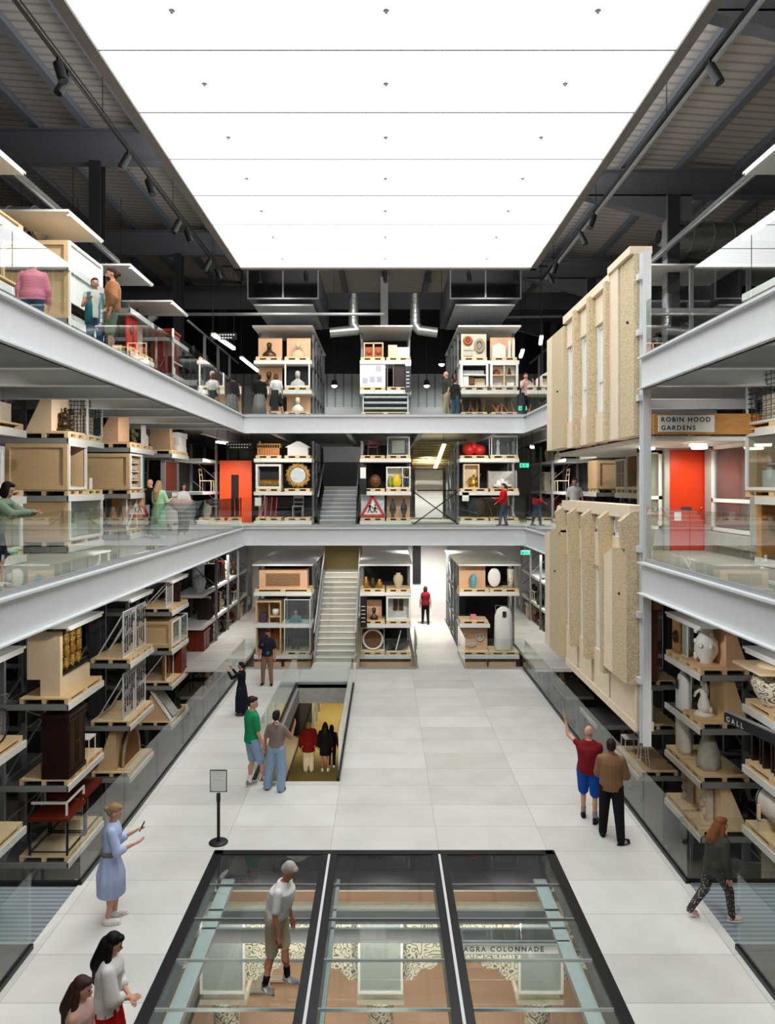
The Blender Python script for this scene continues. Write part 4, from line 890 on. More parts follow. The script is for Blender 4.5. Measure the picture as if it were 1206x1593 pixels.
# long left rack, lower level
def LR(s, y, zi, lv):
    z = {'lower': [2.26, 1.0, -.18, -1.7], 'middle': [5.15, 6.3, 7.6], 'upper': [9.15, 10.3, 11.5]}[lv][zi]
    return (s*(XR+.02), y, z), (PI/2 if s < 0 else -PI/2)
r = random.Random(11)
put(LR(L, 29.6, 2, 'lower'), 'wardrobe', 'orange-brown wooden wardrobe at the start of the long left rack', 'wardrobe', wardrobe(1.0, .6, .95, 'red_wood'), 'x', pal=False)
put(LR(L, 29.7, 3, 'lower'), 'armchair', 'black slatted armchair under the orange-brown wardrobe', 'chair', chair('black', w=.6, h=1.2), 'x', pal=False)
put(LR(L, 29.6, 0, 'lower'), 'blue_jar', 'large blue and white jar, top shelf at the start of long left rack', 'jar', vase('dial', .7, .28), 'x', pal=False)
MID = [('dark_wood', 'dark wooden'), ('red_wood', 'red-brown'), ('charcoal', 'charcoal'), ('stone_pale', 'pale stone'), ('brown_wood', 'brown'), ('bronze', 'bronze'), ('paper', 'white wrapped'), ('ply_light', 'pale timber')]
def filler(kind, m, seed):
    if kind == 'cabinet': return wardrobe(.8, .5, .85, m)
    if kind == 'chair': return chair(m, w=.5, h=.95)
    if kind == 'vase': return vase(m, .65, .22)
    if kind == 'statue': return statue(m, .75, seed)
    if kind == 'panels': return screen_set(m, .8, .9, 5)
    if kind == 'bust': return bust(m, .7)
    return bundle(m, seed)
KK = ['cabinet', 'panels', 'chair', 'bundle', 'statue', 'vase', 'panels', 'bust']
n = 0
for s, lv, zis in ((L, 'lower', (0, 1, 2, 3)), (Rr, 'lower', (1, 2, 3)), (L, 'middle', (0, 1)), (L, 'upper', (0, 1)), (Rr, 'middle', (0, 1, 2)), (Rr, 'upper', (0, 1))):
    for zi in zis:
        for j in range(6 if lv == 'lower' else 4):
            if zi == 3 and j > 3: continue
            n += 1; m_, cn = MID[(n*5+j) % 8]; kd = KK[(n*3+zi) % 8]; zname = ['bottom', 'middle', 'top'][zi] if lv != 'lower' else ['top', 'second', 'third', 'lowest'][zi]
            put(LR(s, 30.9+j*1.18, zi, lv), {'cabinet': 'cabinet', 'panels': 'panel_stack', 'chair': 'chair', 'bundle': 'bundle', 'statue': 'statue', 'vase': 'vase', 'bust': 'bust'}[kd],
                '%s %s, %s along the %s shelf of long %s rack, %s level' % (cn, {'panels': 'stack of panels', 'bundle': 'bundle of parts'}.get(kd, kd), ('second', 'third', 'fourth', 'fifth', 'sixth', 'seventh')[j], zname, SIDEN[s], lv), 'stored object', filler(kd, m_, n), 'x', pal=False)
# ---- left, middle gallery
put(S(L, 0, 2, 'c', 'middle'), 'carved_block', 'rough carved stone block on the first left rack, middle gallery', 'stone', [('block', MB('stone_pale').box(-.8, .8, .15, .8, 0, .38)), ('upper_block', MB('stone').box(-.8, .5, .2, .7, .38, .6))], 'carved stone block', 1.95)
put(S(L, 0, 1, 'c', 'middle'), 'framed_print', 'framed print with pale mount, first left rack, middle gallery', 'picture', picture(1.5, .85, 'steel_light', 'dial'), 'framed print', 1.95)
put(S(L, 0, 0, 'c', 'middle'), 'crate', 'ply crate behind the leaning person, first left rack, middle gallery', 'crate', crate(1.8, .9, .9, 'glass'), 'crate behind leaning person', 1.95)
put(S(L, 1, 2, 'n', 'middle'), 'display_board', 'ply board with sloping side, top shelf of second left rack, middle gallery', 'board', board(.9, 1.0, .95, 'ply_light', .4), 'sloping ply board')
put(S(L, 1, 2, 'n', 'middle'), 'armature', 'dark twisted sculpture before the sloping ply board', 'sculpture', statue('bronze', .5, 9), 'x', pal=False, dz=.16)
put(S(L, 1, 2, 'f', 'middle'), 'wire_cage', 'white wire cage, top shelf of second left rack, middle gallery', 'cage', cage(.9, .8, .9), 'white wire cage')
put(S(L, 1, 1, 'n', 'middle'), 'crate', 'deep ply crate with dark open front, second left rack, middle gallery', 'crate', crate(1.0, 1.4, 1.05, 'dark'), 'dark-fronted crate, second left rack')
put(S(L, 1, 1, 'f', 'middle'), 'label_stand', 'small white label stand on empty pallet, second left rack', 'label', [('card', MB('paper').box(-.2, -.02, .05, .06, 0, .28).box(-.2, -.02, .05, .3, 0, .01))], 'white label stand')
put(S(L, 1, 0, 'c', 'middle'), 'crate', 'long ply crate with glazed white interior, bottom of second left rack, middle gallery', 'crate', crate(1.95, 1.4, .98, 'glass'), 'long glazed crate', 2.0)
put(S(L, 2, 2, 'n', 'middle'), 'display_board', 'brown ply board with sloping side, third left rack, middle gallery', 'board', board(.9, 1.0, .9, 'ply_pink', .35), 'brown sloping board')
put(S(L, 2, 2, 'f', 'middle'), 'plant_model', 'green leafy model and white folded paper, third left rack', 'model', [('foliage', (lambda q: [q.ball((-.3+.05*(i % 4), .3+.05*(i % 3), .12+.07*i), .09, .08, .08, 7, 5) for i in range(6)] and q)(MB('green_leaf'))), ('paper_sheet', MB('paper').prism([(0, 0), (.4, 0), (.4, .3), (.2, .35), (.12, .62), (0, .6)], .1, .2))], 'green leafy model')
put(S(L, 2, 1, 'n', 'middle'), 'crate', 'ply crate with white shelved front, third left rack, middle gallery', 'crate', crate(1.0, 1.3, 1.0, 'shelf'), 'white-shelved crate')
put(S(L, 2, 1, 'f', 'middle'), 'painted_screen', 'tall blue-green painted panel beside the white shelved crate', 'panel', [('panel', MB('teal').box(-.4, .3, .2, .24, 0, 1.0))], 'blue-green panel')
put(S(L, 2, 0, 'n', 'middle'), 'clothes_stand', 'open white metal frame with hanging bag, third left rack', 'frame', [('frame', MB('white').frame(-.45, .45, 0, .9, .03, .1, .13).bar((-.43, .1, 0), (.43, .1, .88), .03)), ('bag', MB('plaster_grey').box(.05, .3, .2, .4, .1, .8))], 'open white frame')
put(S(L, 2, 0, 'f', 'middle'), 'crate', 'plain closed ply crate, bottom of third left rack, middle gallery', 'crate', crate(.9, .9, .95, 'closed', 'ply_pink'), 'plain closed crate')
for i, c in enumerate(cartons(3, ('cardboard', 'cardboard', 'plaster_grey'), 7, .95, .85)):
    put(S(L, 3, 2, 'n', 'middle'), 'carton', '%s carton, %s layer, %s of stack, fourth left rack, middle gallery' % ('grey' if c[6] != 'cardboard' else 'brown', c[7], c[8]), 'box', [('carton', MB(c[6]).box(*c[:6]))], 'brown carton stack', pal=(i == 0), dz=0 if i == 0 else .13)['group'] = 'brown cartons on the fourth left rack'
for i, c in enumerate(cartons(8, ('paper', 'white', 'paper'), 8, .95, .85)):
    put(S(L, 3, 2, 'f', 'middle'), 'wrapped_box', 'white wrapped box, %s layer, %s of stack, fourth left rack' % (c[7], c[8]), 'box', [('box', MB(c[6]).box(*c[:6]))], 'white box stack', pal=(i == 0), dz=0 if i == 0 else .13)['group'] = 'white boxes on the fourth left rack'
put(S(L, 3, 1, 'c', 'middle'), 'red_screen', 'deep red panelled screen in grey frame, fourth left rack', 'screen', [('screen_panel', MB('red_wood').box(-.85, .7, .3, .36, 0, 1.05)), ('frame', MB('steel_mid').frame(-.9, .75, 0, 1.1, .06, .25, .4))], 'x', pal=False)
put(S(L, 3, 0, 'c', 'middle'), 'drawer_unit', 'white drawer unit at the bottom of the fourth left rack', 'drawers', [('body', MB('white').box(-.9, .9, .05, .8, 0, .9))]+[('drawer', MB('white').box(-.88, .88, .02, .05, .05+.21*i, .23+.21*i)) for i in range(4)], 'white drawer unit', 1.95)
# ---- left, upper gallery
put(S(L, 0, 1, 'c', 'upper'), 'carved_stand', 'pale carved timber stand, middle shelf of first left rack, upper gallery', 'stand', screen_set('ply', 1.5, .9, 6), 'carved timber stand', 1.95)
put(S(L, 0, 0, 'c', 'upper'), 'white_urn', 'white rounded urn, bottom shelf of first left rack, upper gallery', 'urn', vase('porcelain', .9, .35), 'white urn', 1.95)
put(S(L, 0, 2, 'c', 'upper'), 'figurine', 'yellowish carved figure, top shelf of first left rack, upper gallery', 'figurine', statue('gold', .8, 12), 'yellowish figure', 1.95)
(xx, yy, zz), rz = S(L, 1, 0, 'c', 'upper')
put(((xx, yy, 9.0), rz), 'tall_crate', 'tall ply crate with leaded glass panel in its white front, upper gallery', 'crate', crate(1.95, 1.5, 3.05, 'none', 'ply')[:2]+[('front_panel', MB('paper').box(-.92, .92, .02, .05, 1.7, 2.98).box(-.92, .92, .3, .34, .05, 1.7, 'dark_glass')), ('leaded_panel', MB('lace').box(-.85, .6, .12, .16, .1, 1.5))], 'x', pal=False)
put(S(L, 2, 1, 'n', 'upper'), 'poster_board', 'bright red poster with black print, third left rack, upper gallery', 'poster', [('board', MB('red').box(-.45, .45, .1, .14, 0, .95)), ('print', MB('black').torus((-.1, .095, .55), .12, .03, 'y').box(.0, .1, .09, .1, .1, .4))], 'red poster')
put(S(L, 2, 1, 'f', 'upper'), 'poster_board', 'grey-violet poster board next to the red poster, upper gallery', 'poster', [('board', MB('ply').box(-.45, .45, .3, .34, 0, .9)), ('print', MB('lace').box(-.35, .35, .28, .3, .08, .8))], 'grey-violet poster')
put(S(L, 2, 0, 'n', 'upper'), 'framed_picture', 'pale framed blue picture low on third left rack, upper gallery', 'picture', picture(.9, .95, 'ply_light', 'blue'), 'blue picture')
put(S(L, 2, 0, 'f', 'upper'), 'white_figurine', 'small white upright figurine low on third left rack, upper gallery', 'figurine', [('figurine', MB('porcelain').lathe([(.08, 0), (.1, .1), (.05, .35), (.07, .45), (.01, .5)], (0, .3, 0)))], 'white figurine')
(xx, yy, zz), rz = S(L, 3, 0, 'n', 'upper')
put(S(L, 3, 0, 'n', 'upper'), 'tall_cabinet', 'tall glossy red-brown cabinet strapped on fourth left rack, upper gallery', 'cabinet', wardrobe(1.0, .7, 2.5, 'red_wood'), 'tall red-brown cabinet')
put(S(L, 3, 0, 'n', 'upper'), 'strap', 'white cross strap with diamond tag on the tall red-brown cabinet', 'strap', [('strap', MB('white').bar((-.55, -.06, 0), (-.55, -.06, 2.5), .05).bar((-.6, -.07, 1.4), (.5, -.07, 1.4), .04)), ('tag', MB('paper').box(-.7, -.45, -.11, -.09, .95, 1.2))], 'x', pal=False, dz=.13)
put(S(L, 3, 0, 'f', 'upper'), 'white_statuette', 'small white statuette at the foot of the fourth left rack, upper gallery', 'figurine', [('statuette', MB('marble').lathe([(.09, 0), (.1, .1), (.05, .4), (.08, .5), (.01, .6)], (0, .3, 0)))], 'white statuette')
put(LR(L, 29.8, 0, 'upper'), 'canopied_bed', 'white canopied carriage-like case near the far left corner, upper gallery', 'case', [('case', MB('white').box(-.9, .9, .1, 1.0, 0, .25).box(-.9, -.8, .1, .2, .25, 1.3).box(.8, .9, .1, .2, .25, 1.3)), ('canopy', MB('white').prism([(-1.0, 1.3), (1.0, 1.3), (.7, 1.55), (-.7, 1.55)], 0, 1.1)), ('window', MB('dial').box(-.6, .6, .15, .18, .35, 1.2))], 'x', pal=False)
put(LR(L, 32.2, 1, 'upper'), 'easel', 'pale timber easel with slanting legs, long left rack, upper gallery', 'easel', [('easel', MB('ply').bar((-.3, .2, -.0), (.1, .3, 1.0), .04).bar((.4, .2, 0), (.0, .3, 1.0), .04).bar((-.3, .2, .4), (.35, .2, .4), .04))], 'x', pal=False)
# ---- right, lower level
put(S(Rr, 1, 0, 'f', 'lower'), 'carved_screen', 'gold carved panel with round boss in a wire cage, second right rack', 'panel', [('panel', MB('gold').box(-.35, .1, .1, .14, 0, .8)), ('boss', MB('bronze').torus((-.12, .09, .4), .13, .03, 'y').ball((-.12, .08, .4), .07, .05, .07)), ('cage_frame', MB('white').frame(-.42, .42, 0, .88, .03, .15, .19)), ('wire', MB('wire').box(.12, .4, .16, .17, .03, .85))], 'gold panel')
put(S(Rr, 1, 0, 'n', 'lower'), 'porcelain_group', 'ornate flowered porcelain vase group before a brown board, second right rack', 'vase', ornate('porcelain', .9, .27, 3), 'flowered porcelain vase')
put(S(Rr, 1, 0, 'n', 'lower'), 'display_board', 'brown board behind the flowered porcelain vase', 'board', board(.9, 1.1, 1.0, 'ply_pink', .6), 'x', pal=False, dz=.13)
put(S(Rr, 1, 1, 'n', 'lower'), 'marble_figure', 'white marble winged child figure on ply board, second right rack', 'statue', statue('marble', .8, 2), 'marble child figure')
put(S(Rr, 1, 1, 'n', 'lower'), 'display_board', 'tall ply board with sloping side behind the marble child', 'board', board(.85, 1.1, 1.0, 'ply', .62), 'x', pal=False, dz=.13)
put(S(Rr, 1, 2, 'f', 'lower'), 'garment_bag', 'long white garment bag with photo tag on a stand, second right rack', 'garment bag', garment_bag(2.0, .62), 'white garment bag, second right rack', off=(0, -.0))
put(S(Rr, 1, 2, 'n', 'lower'), 'draped_statue', 'grey cloth-draped headless statue below the marble child', 'statue', draped(.95), 'draped statue')
put(S(Rr, 1, 3, 'f', 'lower'), 'stone_relief', 'narrow weathered stone relief on pale board, bottom of second right rack', 'relief', relief('stone', .35, .8), 'narrow stone relief')
put(S(Rr, 1, 3, 'f', 'lower'), 'display_board', 'pale board behind the narrow weathered stone relief', 'board', board(.9, 1.1, 1.0, 'ply_light', .5), 'x', pal=False, dz=.13)
put(S(Rr, 1, 3, 'n', 'lower'), 'stone_relief', 'broad carved stone figure on pale board, behind woman in green jacket', 'relief', relief('stone_pale', .42, .95), 'broad stone figure')
put(S(Rr, 1, 3, 'n', 'lower'), 'display_board', 'pale board behind the broad carved stone figure', 'board', board(.8, 1.1, 1.05, 'ply_light', .5), 'x', pal=False, dz=.13)
put(S(Rr, 0, 0, 'c', 'lower'), 'stone_urn', 'large carved pale urn with flat board on top, first right rack', 'urn', vase('scroll', .7, .42, True, 'ply_light'), 'carved urn', 1.95, off=(-.45, 0))
put(S(Rr, 0, 1, 'c', 'lower'), 'carved_screens', 'row of dark carved timber screens, first right rack', 'screen', screen_set('dark_wood', 1.5, .95, 7), 'dark timber screens', 1.95, off=(-.2, 0))
put(S(Rr, 0, 2, 'c', 'lower'), 'marble_drum', 'large white marble cylinder in timber cradle, first right rack', 'drum', drum(.36, 1.3), 'marble cylinder', 1.95)
put(S(Rr, 0, 3, 'c', 'lower'), 'stone_relief', 'grey carved stone panel on pale board, bottom of first right rack', 'panel', [('stone', MB('stone').box(-.75, .5, .2, .3, 0, .95)), ('backboard', MB('ply_light').box(-.9, .9, .35, .39, 0, 1.1))], 'grey stone panel', 1.95)
q = MB('black').box(-.95, .6, -.02, .03, -.08, .1); t = emit('aisle_sign', 'black aisle sign with white capital letters on the first right rack', 'sign', [('sign_face', q), ('sign_case', MB('steel_mid').box(-1.0, .65, .03, .12, -.1, .12))], (6.95, 13.7, 1.93), -PI/2*.86)
text('lettering', 'GALL', .14, (-.88, -.026, -.045), (PI/2, 0, 0), 'white', t, .002, 1.7)
(xx, yy, zz), rz = S(Rr, 2, 0, 'c', 'lower')
put(S(Rr, 2, 0, 'n', 'lower'), 'doorcase', 'tall brown panelled timber doorcase standing in pale frame, third right rack', 'doorcase', doorcase(1.0, 2.3), 'brown doorcase', 1.0, off=(.1, 0))
put(S(Rr, 2, 1, 'n', 'lower'), 'gilded_arch', 'gilded arched relief in white steel frame behind glass, third right rack', 'relief', arch_relief('gilt', .95, .95, .25)+[('frame', MB('white').frame(-.5, .5, 0, 1.0, .03, .35, .4))], 'gilded arched relief')
put(S(Rr, 2, 1, 'f', 'lower'), 'maroon_screen', 'dark maroon panel in white frame beside the gilded arch', 'panel', [('screen_panel', MB('dark_wood').box(-.4, .4, .2, .25, 0, .95)), ('frame', MB('white').frame(-.45, .45, 0, 1.0, .03, .15, .2))], 'maroon panel')
put(S(Rr, 2, 2, 'n', 'lower'), 'stool', 'tall white stool behind the right deck balustrade', 'stool', stool('white', .75), 'white stool')
put(S(Rr, 2, 2, 'f', 'lower'), 'white_chair', 'white wire chair beside the tall white stool', 'chair', chair('white'), 'white wire chair')
put(S(Rr, 3, 2, 'c', 'lower'), 'winged_sculpture', 'dark crumpled figure sculpture by a concrete facade foot', 'sculpture', statue('bronze', 1.0, 14), 'dark sculpture', 1.95)
put(S(Rr, 3, 1, 'n', 'lower'), 'high_back_chair', 'black tall-backed chair under the concrete facade', 'chair', chair('black', w=.5, h=1.2), 'black tall chair')
put(S(Rr, 3, 1, 'f', 'lower'), 'picture_stand', 'small framed pictures in a black stand under the facade', 'picture', picture(.7, .6, 'black_metal', 'pink'), 'framed pictures under facade')
# ---- right, middle gallery
put(S(Rr, 0, 2, 'c', 'middle'), 'wire_cage', 'grey wire mesh cage with paper label, first right rack, middle gallery', 'cage', cage(1.8, .9, .95)+[('label_sheet', MB('paper').box(.2, .5, -.03, -.02, .3, .8))], 'wire cage, first right rack', 1.95)
put(S(Rr, 0, 1, 'c', 'middle'), 'crate', 'large pale crate with slanted board, first right rack, middle gallery', 'crate', crate(1.85, 1.2, 1.1, 'glass'), 'large pale crate, first right rack', 1.95)
put(S(Rr, 0, 1, 'n', 'middle'), 'label_card', 'white folded label card on the first right rack, middle gallery', 'label', [('card', MB('paper').prism([(-.04, 0), (.1, 0), (.04, .16)], .1, .4, 'x'))], 'x', pal=False, dz=.13)
put(S(Rr, 2, 1, 'n', 'middle'), 'crate', 'ply crate with grey open front behind the concrete facade', 'crate', crate(1.0, 1.3, 1.0, 'dark'), 'crate behind facade')
put(S(Rr, 2, 1, 'f', 'middle'), 'shelf_case', 'white edged shelf case beside ply crate behind the facade', 'case', crate(.9, .8, .9, 'split', 'white'), 'white shelf case')
put(S(Rr, 3, 1, 'n', 'middle'), 'crate', 'second ply crate further along behind the concrete facade', 'crate', crate(1.0, 1.2, .95, 'closed'), 'second crate behind facade')
put(S(Rr, 3, 2, 'c', 'middle'), 'red_bench', 'dark red slatted bench on top shelf behind the facade', 'bench', table(1.6, .6, .5, 'red_wood', 'red_wood'), 'dark red bench', 1.95)
# ---- right, upper gallery
put(S(Rr, 0, 0, 'c', 'upper'), 'pale_sculpture', 'peach coloured pyramid form on pallet, first right rack, upper gallery', 'sculpture', [('form', MB('ply_pink').lathe([(.6, 0), (.2, .9), (.1, 1.1)], (0, .6, 0), 4))], 'peach pyramid', 1.95)
put(S(Rr, 2, 0, 'c', 'upper'), 'crate', 'closed ply crate seen through glass, third right rack, upper gallery', 'crate', crate(1.9, .95, 1.0, 'closed'), 'closed crate, upper right', 1.95)
put(S(Rr, 3, 0, 'c', 'upper'), 'chair_stack', 'pile of white chairs near the far right corner, upper gallery', 'chair', sum([[(a, (b.v.__setitem__(slice(None), [(p[0]+.35*(i-1), p[1], p[2]+.0) for p in b.v]) or b)) for a, b, *_ in chair('white')] for i in range(3)], []), 'white chairs', 1.95)
# ---- far end racks
E = at_end
ub = [('bronze', 'dark bronze bust on pink ply ground, top left of the left end rack', 'dark bronze bust'), ('terracotta', 'pale tan bust on pink ply ground, top right of left end rack', 'pale tan bust')]
for (m_, lb, sh), sl in zip(ub, 'nf'):
    put(E('left', 2, sl, 'upper'), 'bust', lb, 'bust', bust(m_ if sl == 'n' else 'tan_cloth', .62, .5), sh, off=(0, .1))
    put(E('left', 2, sl, 'upper'), 'display_board', 'pink ply ground behind the '+sh, 'board', board(.95, .9, .85, 'ply_pink', .5, False), 'x', pal=False, dz=.13)
put(E('left', 1, 'n', 'upper'), 'bust', 'brown bust between two visitors, left end rack, upper gallery', 'bust', bust('bronze', .62, .4), 'brown bust')
put(E('left', 1, 'n', 'upper'), 'display_board', 'pink ply ground behind the brown bust between visitors', 'board', board(.95, .9, .85, 'ply_pink', .5, False), 'x', pal=False, dz=.13)
put(E('left', 1, 'f', 'upper'), 'framed_case', 'white framed black case with pale bust inside, left end rack', 'display case', [('case_frame', MB('white').frame(-.5, .5, 0, .95, .06, 0, .08)), ('lining', MB('black').box(-.48, .48, .55, .6, 0, .93)), ('bust', bust('plaster_grey', .65, .5)[0][1])], 'black case')
put(E('left', 0, 'f', 'upper'), 'bust', 'pale bust on ply ground at the foot of left end rack', 'bust', bust('marble', .6, .45), 'pale low bust')
put(E('left', 0, 'f', 'upper'), 'display_board', 'pink ply ground behind the pale low bust', 'board', board(.95, .9, .8, 'ply_pink', .5, False), 'x', pal=False, dz=.13)
put(E('left', 0, 'n', 'upper'), 'display_board', 'plain ply ground behind the visitor legs, left end rack', 'board', board(.95, .9, .7, 'ply_pink', .5, False), 'plain ply ground')
q = MB('black').box(-.98, .12, 0, .02, 0, .3)
put(E('middle', 2, 'n', 'upper'), 'carved_terracotta', 'pair of carved terracotta panels in pine frame, middle end rack', 'panel', [('frame', MB('ply_pink').frame(-.36, .42, 0, .62, .05, .2, .26).box(.0, .06, .2, .26, 0, .6)), ('carved_panels', MB('terracotta').box(-.32, .38, .28, .32, .03, .45).ball((-.15, .26, .25), .1).ball((.22, .26, .25), .1))], 'carved terracotta panels', .95)
put(E('middle', 2, 'f', 'upper'), 'wrapped_box', 'cream and white wrapped boxes, top of middle end rack', 'box', [('wrapped_boxes', MB('ply_light').box(-.4, -.05, .1, .5, 0, .5).box(-.04, .42, .15, .5, 0, .42, 'paper'))], 'wrapped boxes', .95)
put(E('middle', 1, 'n', 'upper'), 'drawing_sheet', 'white panel of small violet drawings, middle end rack', 'panel', [('panel', MB('paper').box(-.5, .5, .02, .08, 0, .98)), ('drawings', (lambda q: [q.box(x, x+.2, .01, .02, z, z+.22) for x, z in ((.12, .62), (-.4, .15), (-.12, .2), (.16, .2))] and q)(mat('violet_grey', '#b9b4c8') and MB('violet_grey')))], 'white drawing panel')
put(E('middle', 1, 'f', 'upper'), 'dark_cupboard', 'dark maroon cupboard with wire side, middle end rack', 'cupboard', [('body', MB('dark_wood').box(-.15, .3, .1, .5, 0, 1.0)), ('wire_side', MB('rack_steel').frame(-.45, -.18, 0, .9, .03, .1, .13))], 'maroon cupboard', .9)
q = MB('steel_dark').box(-.1, .12, -.02, 0, 0, 1.3)
for i in range(5): q.box(-.06, .06+.01*(i % 2), -.025, -.02, .2+.14*i, .23+.14*i, 'paper')
q.box(-.1, .12, -.026, -.02, 1.02, 1.28, 'paper')
emit('info_sign', 'narrow dark information panel with white text lines, middle end rack, upper gallery', 'sign', [('panel', q)], (.92, YE-.05, 10.2))
put(E('middle', 0, 'c', 'upper'), 'metal_cradle', 'stack of pale metal rails in a cradle, foot of middle end rack', 'rails', [('rail_stack', (lambda q: [q.box(-.85, .85, .1, .6, .12+.22*i, .2+.22*i) for i in range(3)] and q)(MB('zinc'))), ('post', MB('steel_light').box(-.9, -.86, .1, .6, 0, .8).box(.86, .9, .1, .6, 0, .8))], 'metal rails', 1.9)
put(E('right', 2, 'n', 'upper'), 'carved_roundels', 'white panel with brown rosette and oval cartouche, right end rack', 'panel', [('panel', MB('stone_pale').box(-.5, .5, .2, .25, 0, .95)), ('rosette', MB('terracotta').torus((-.24, .15, .68), .13, .06, 'y').ball((-.24, .15, .68), .07)), ('cartouche', MB('stone').torus((.22, .15, .48), .16, .05, 'y', sz=1.4).ball((.22, .17, .48), .09, .03, .14)), ('mouldings', MB('plaster_grey').box(-.4, 0, .16, .2, .3, .38).box(-.4, -.05, .16, .2, .08, .24))], 'rosette panel')
put(E('right', 2, 'f', 'upper'), 'pediment_model', 'white pediment and pilaster models before orange board, right end rack', 'model', [('backboard', MB('ply_pink').box(-.5, .48, .4, .44, 0, .85)), ('pediment', MB('marble').box(-.45, .08, .15, .3, 0, .45).prism([(-.46, .45), (.1, .45), (-.18, .6)], .15, .3)), ('pilaster', MB('marble').box(.18, .28, .15, .3, 0, .7).box(.34, .44, .15, .3, 0, .72))], 'pediment model')
put(E('right', 1, 'n', 'upper'), 'open_case', 'white framed case with dark shelf and cream boxes, right end rack', 'display case', crate(1.04, .7, .92, 'cream', 'white'), 'cream box case')
put(E('right', 1, 'f', 'upper'), 'open_case', 'white framed case with divided compartments and brown vessel, right end rack', 'display case', crate(1.04, .7, .92, 'split', 'white'), 'divided case')
put(E('right', 0, 'n', 'upper'), 'timber_bundle', 'brown timber pieces at the foot of the right end rack', 'timber', bundle('brown_wood', 5, .9, .5), 'brown timber pieces')
put(E('right', 0, 'f', 'upper'), 'carved_fragment', 'reddish carved fragment at the foot of right end rack', 'fragment', bundle('terracotta', 8, .9, .5), 'reddish fragment')
# middle gallery end racks
put(E('left', 2, 'n', 'middle'), 'orange_crown', 'orange fluted basket-like object, top of left end rack, middle gallery', 'basket', [('body', (lambda q: [q.box(-.45+.1*i, -.38+.1*i, .1, .6, 0, .42) for i in range(9)] and q.box(-.46, .46, .1, .6, .3, .46))(MB('pine'))), ('lining', MB('orange_panel').box(-.42, .42, .15, .5, 0, .3))], 'orange fluted object')
put(E('left', 2, 'f', 'middle'), 'white_model', 'white pavilion model with sloping roof, top of left end rack', 'model', [('model', MB('white').box(-.4, .4, .15, .6, 0, .32).prism([(-.5, .32), (.5, .32), (.1, .55), (-.05, .55)], .1, .65))], 'white pavilion model')
put(E('left', 1, 'n', 'middle'), 'stage_case', 'white cased dark miniature stage with gold figures, left end rack', 'display case', [('case', MB('white').frame(-.5, .5, 0, .95, .08, 0, .6)), ('lining', MB('black').box(-.45, .45, .5, .55, .05, .9)), ('figures', (lambda q: [q.lathe([(.03, 0), (.04, .1), (.02, .25)], (-.35+.07*i, .3, .1), 7) for i in range(11)] and q)(MB('gold')))], 'miniature stage')
put(E('left', 1, 'f', 'middle'), 'round_mirror', 'round mirror in heavy gilt wreath frame, left end rack', 'mirror', round_mirror(.44), 'gilt round mirror')
put(E('left', 0, 'n', 'middle'), 'red_stools', 'red metal tubes and legs, bottom of left end rack, middle gallery', 'furniture', [('legs', (lambda q: [q.cyl((-.35+.2*i, .2, 0), (-.3+.2*i, .3, .8), .025) for i in range(4)] and q)(MB('red')))], 'red metal legs')
put(E('left', 0, 'f', 'middle'), 'metal_chair', 'grey metal chair, bottom of left end rack, middle gallery', 'chair', chair('steel_mid'), 'grey metal chair')
put(E('middle', 2, 'n', 'middle'), 'lacquer_chair', 'small dark brown lacquered chair, top of middle end rack', 'chair', chair('red_wood', h=.6, w=.4), 'lacquered chair', .95)
put(E('middle', 2, 'f', 'middle'), 'glass_case', 'glass case with pale lace dome, top of middle end rack', 'display case', vitrine(.85, .6, .72, MB('stone_pale').box(-.25, .25, .2, .45, .1, .6)), 'lace dome case', .95)
put(E('middle', 1, 'n', 'middle'), 'grotesque', 'brown grotesque stone head in a dark bay, middle end rack', 'sculpture', [('head', MB('brown_wood').ball((.1, .3, .3), .22, .2, .25).ball((.1, .12, .25), .08))], 'grotesque head', .95)
put(E('middle', 1, 'f', 'middle'), 'pot_case', 'white case with green and yellow glazed pots, middle end rack', 'display case', [('case', MB('white').frame(-.48, .48, 0, .85, .05, 0, .5).box(.15, .18, 0, .5, 0, .85).box(.15, .48, 0, .5, .42, .45)), ('lining', MB('paper').box(-.46, .46, .48, .5, 0, .85)), ('pots', MB('glaze_green').lathe([(.06, .05), (.1, .15), (.11, .3), (.04, .42), (.05, .5)], (-.33, .25, 0)).lathe([(.1, .05), (.18, .15), (.19, .35), (.12, .48), (.13, .55)], (-.05, .25, 0), m='yellow').lathe([(.04, .05), (.08, .2), (.03, .34)], (.32, .25, 0), m='steel_dark').lathe([(.04, .46), (.08, .6), (.03, .7)], (.32, .25, 0), m='bronze'))], 'glazed pot case', .95)
tri = MB('paper'); tri.prism([(-.36, .12), (.36, .12), (0, .74)], .1, .12)
rb = MB('red')
for a, b in (((-.44, .08), (.44, .08)), ((.44, .08), (0, .84)), ((0, .84), (-.44, .08))): rb.bar((a[0], .1, a[1]), (b[0], .1, b[1]), .06, .09)
kid = MB('black')
for cx, sc in ((-.1, 1), (.1, .85)):
    kid.ball((cx, .085, .55*sc+.02), .035, .012, .035, 8, 6); kid.bar((cx, .085, .5*sc), (cx-.02, .085, .34*sc+.03), .02, .07); kid.bar((cx, .085, .46*sc), (cx+.1, .085, .4*sc), .02, .025); kid.bar((cx, .085, .46*sc), (cx-.11, .085, .42*sc), .02, .025)
    kid.bar((cx-.02, .085, .36*sc), (cx+.07, .085, .2), .02, .035); kid.bar((cx-.02, .085, .36*sc), (cx-.1, .085, .2), .02, .035)
put(E('middle', 0, 'n', 'middle'), 'road_sign', 'red-bordered triangular road sign with two running children', 'road sign', [('face', tri), ('border', rb), ('symbol', kid), ('backing', MB('dial').box(-.46, .46, .2, .22, 0, .9))], 'triangular road sign', .95)
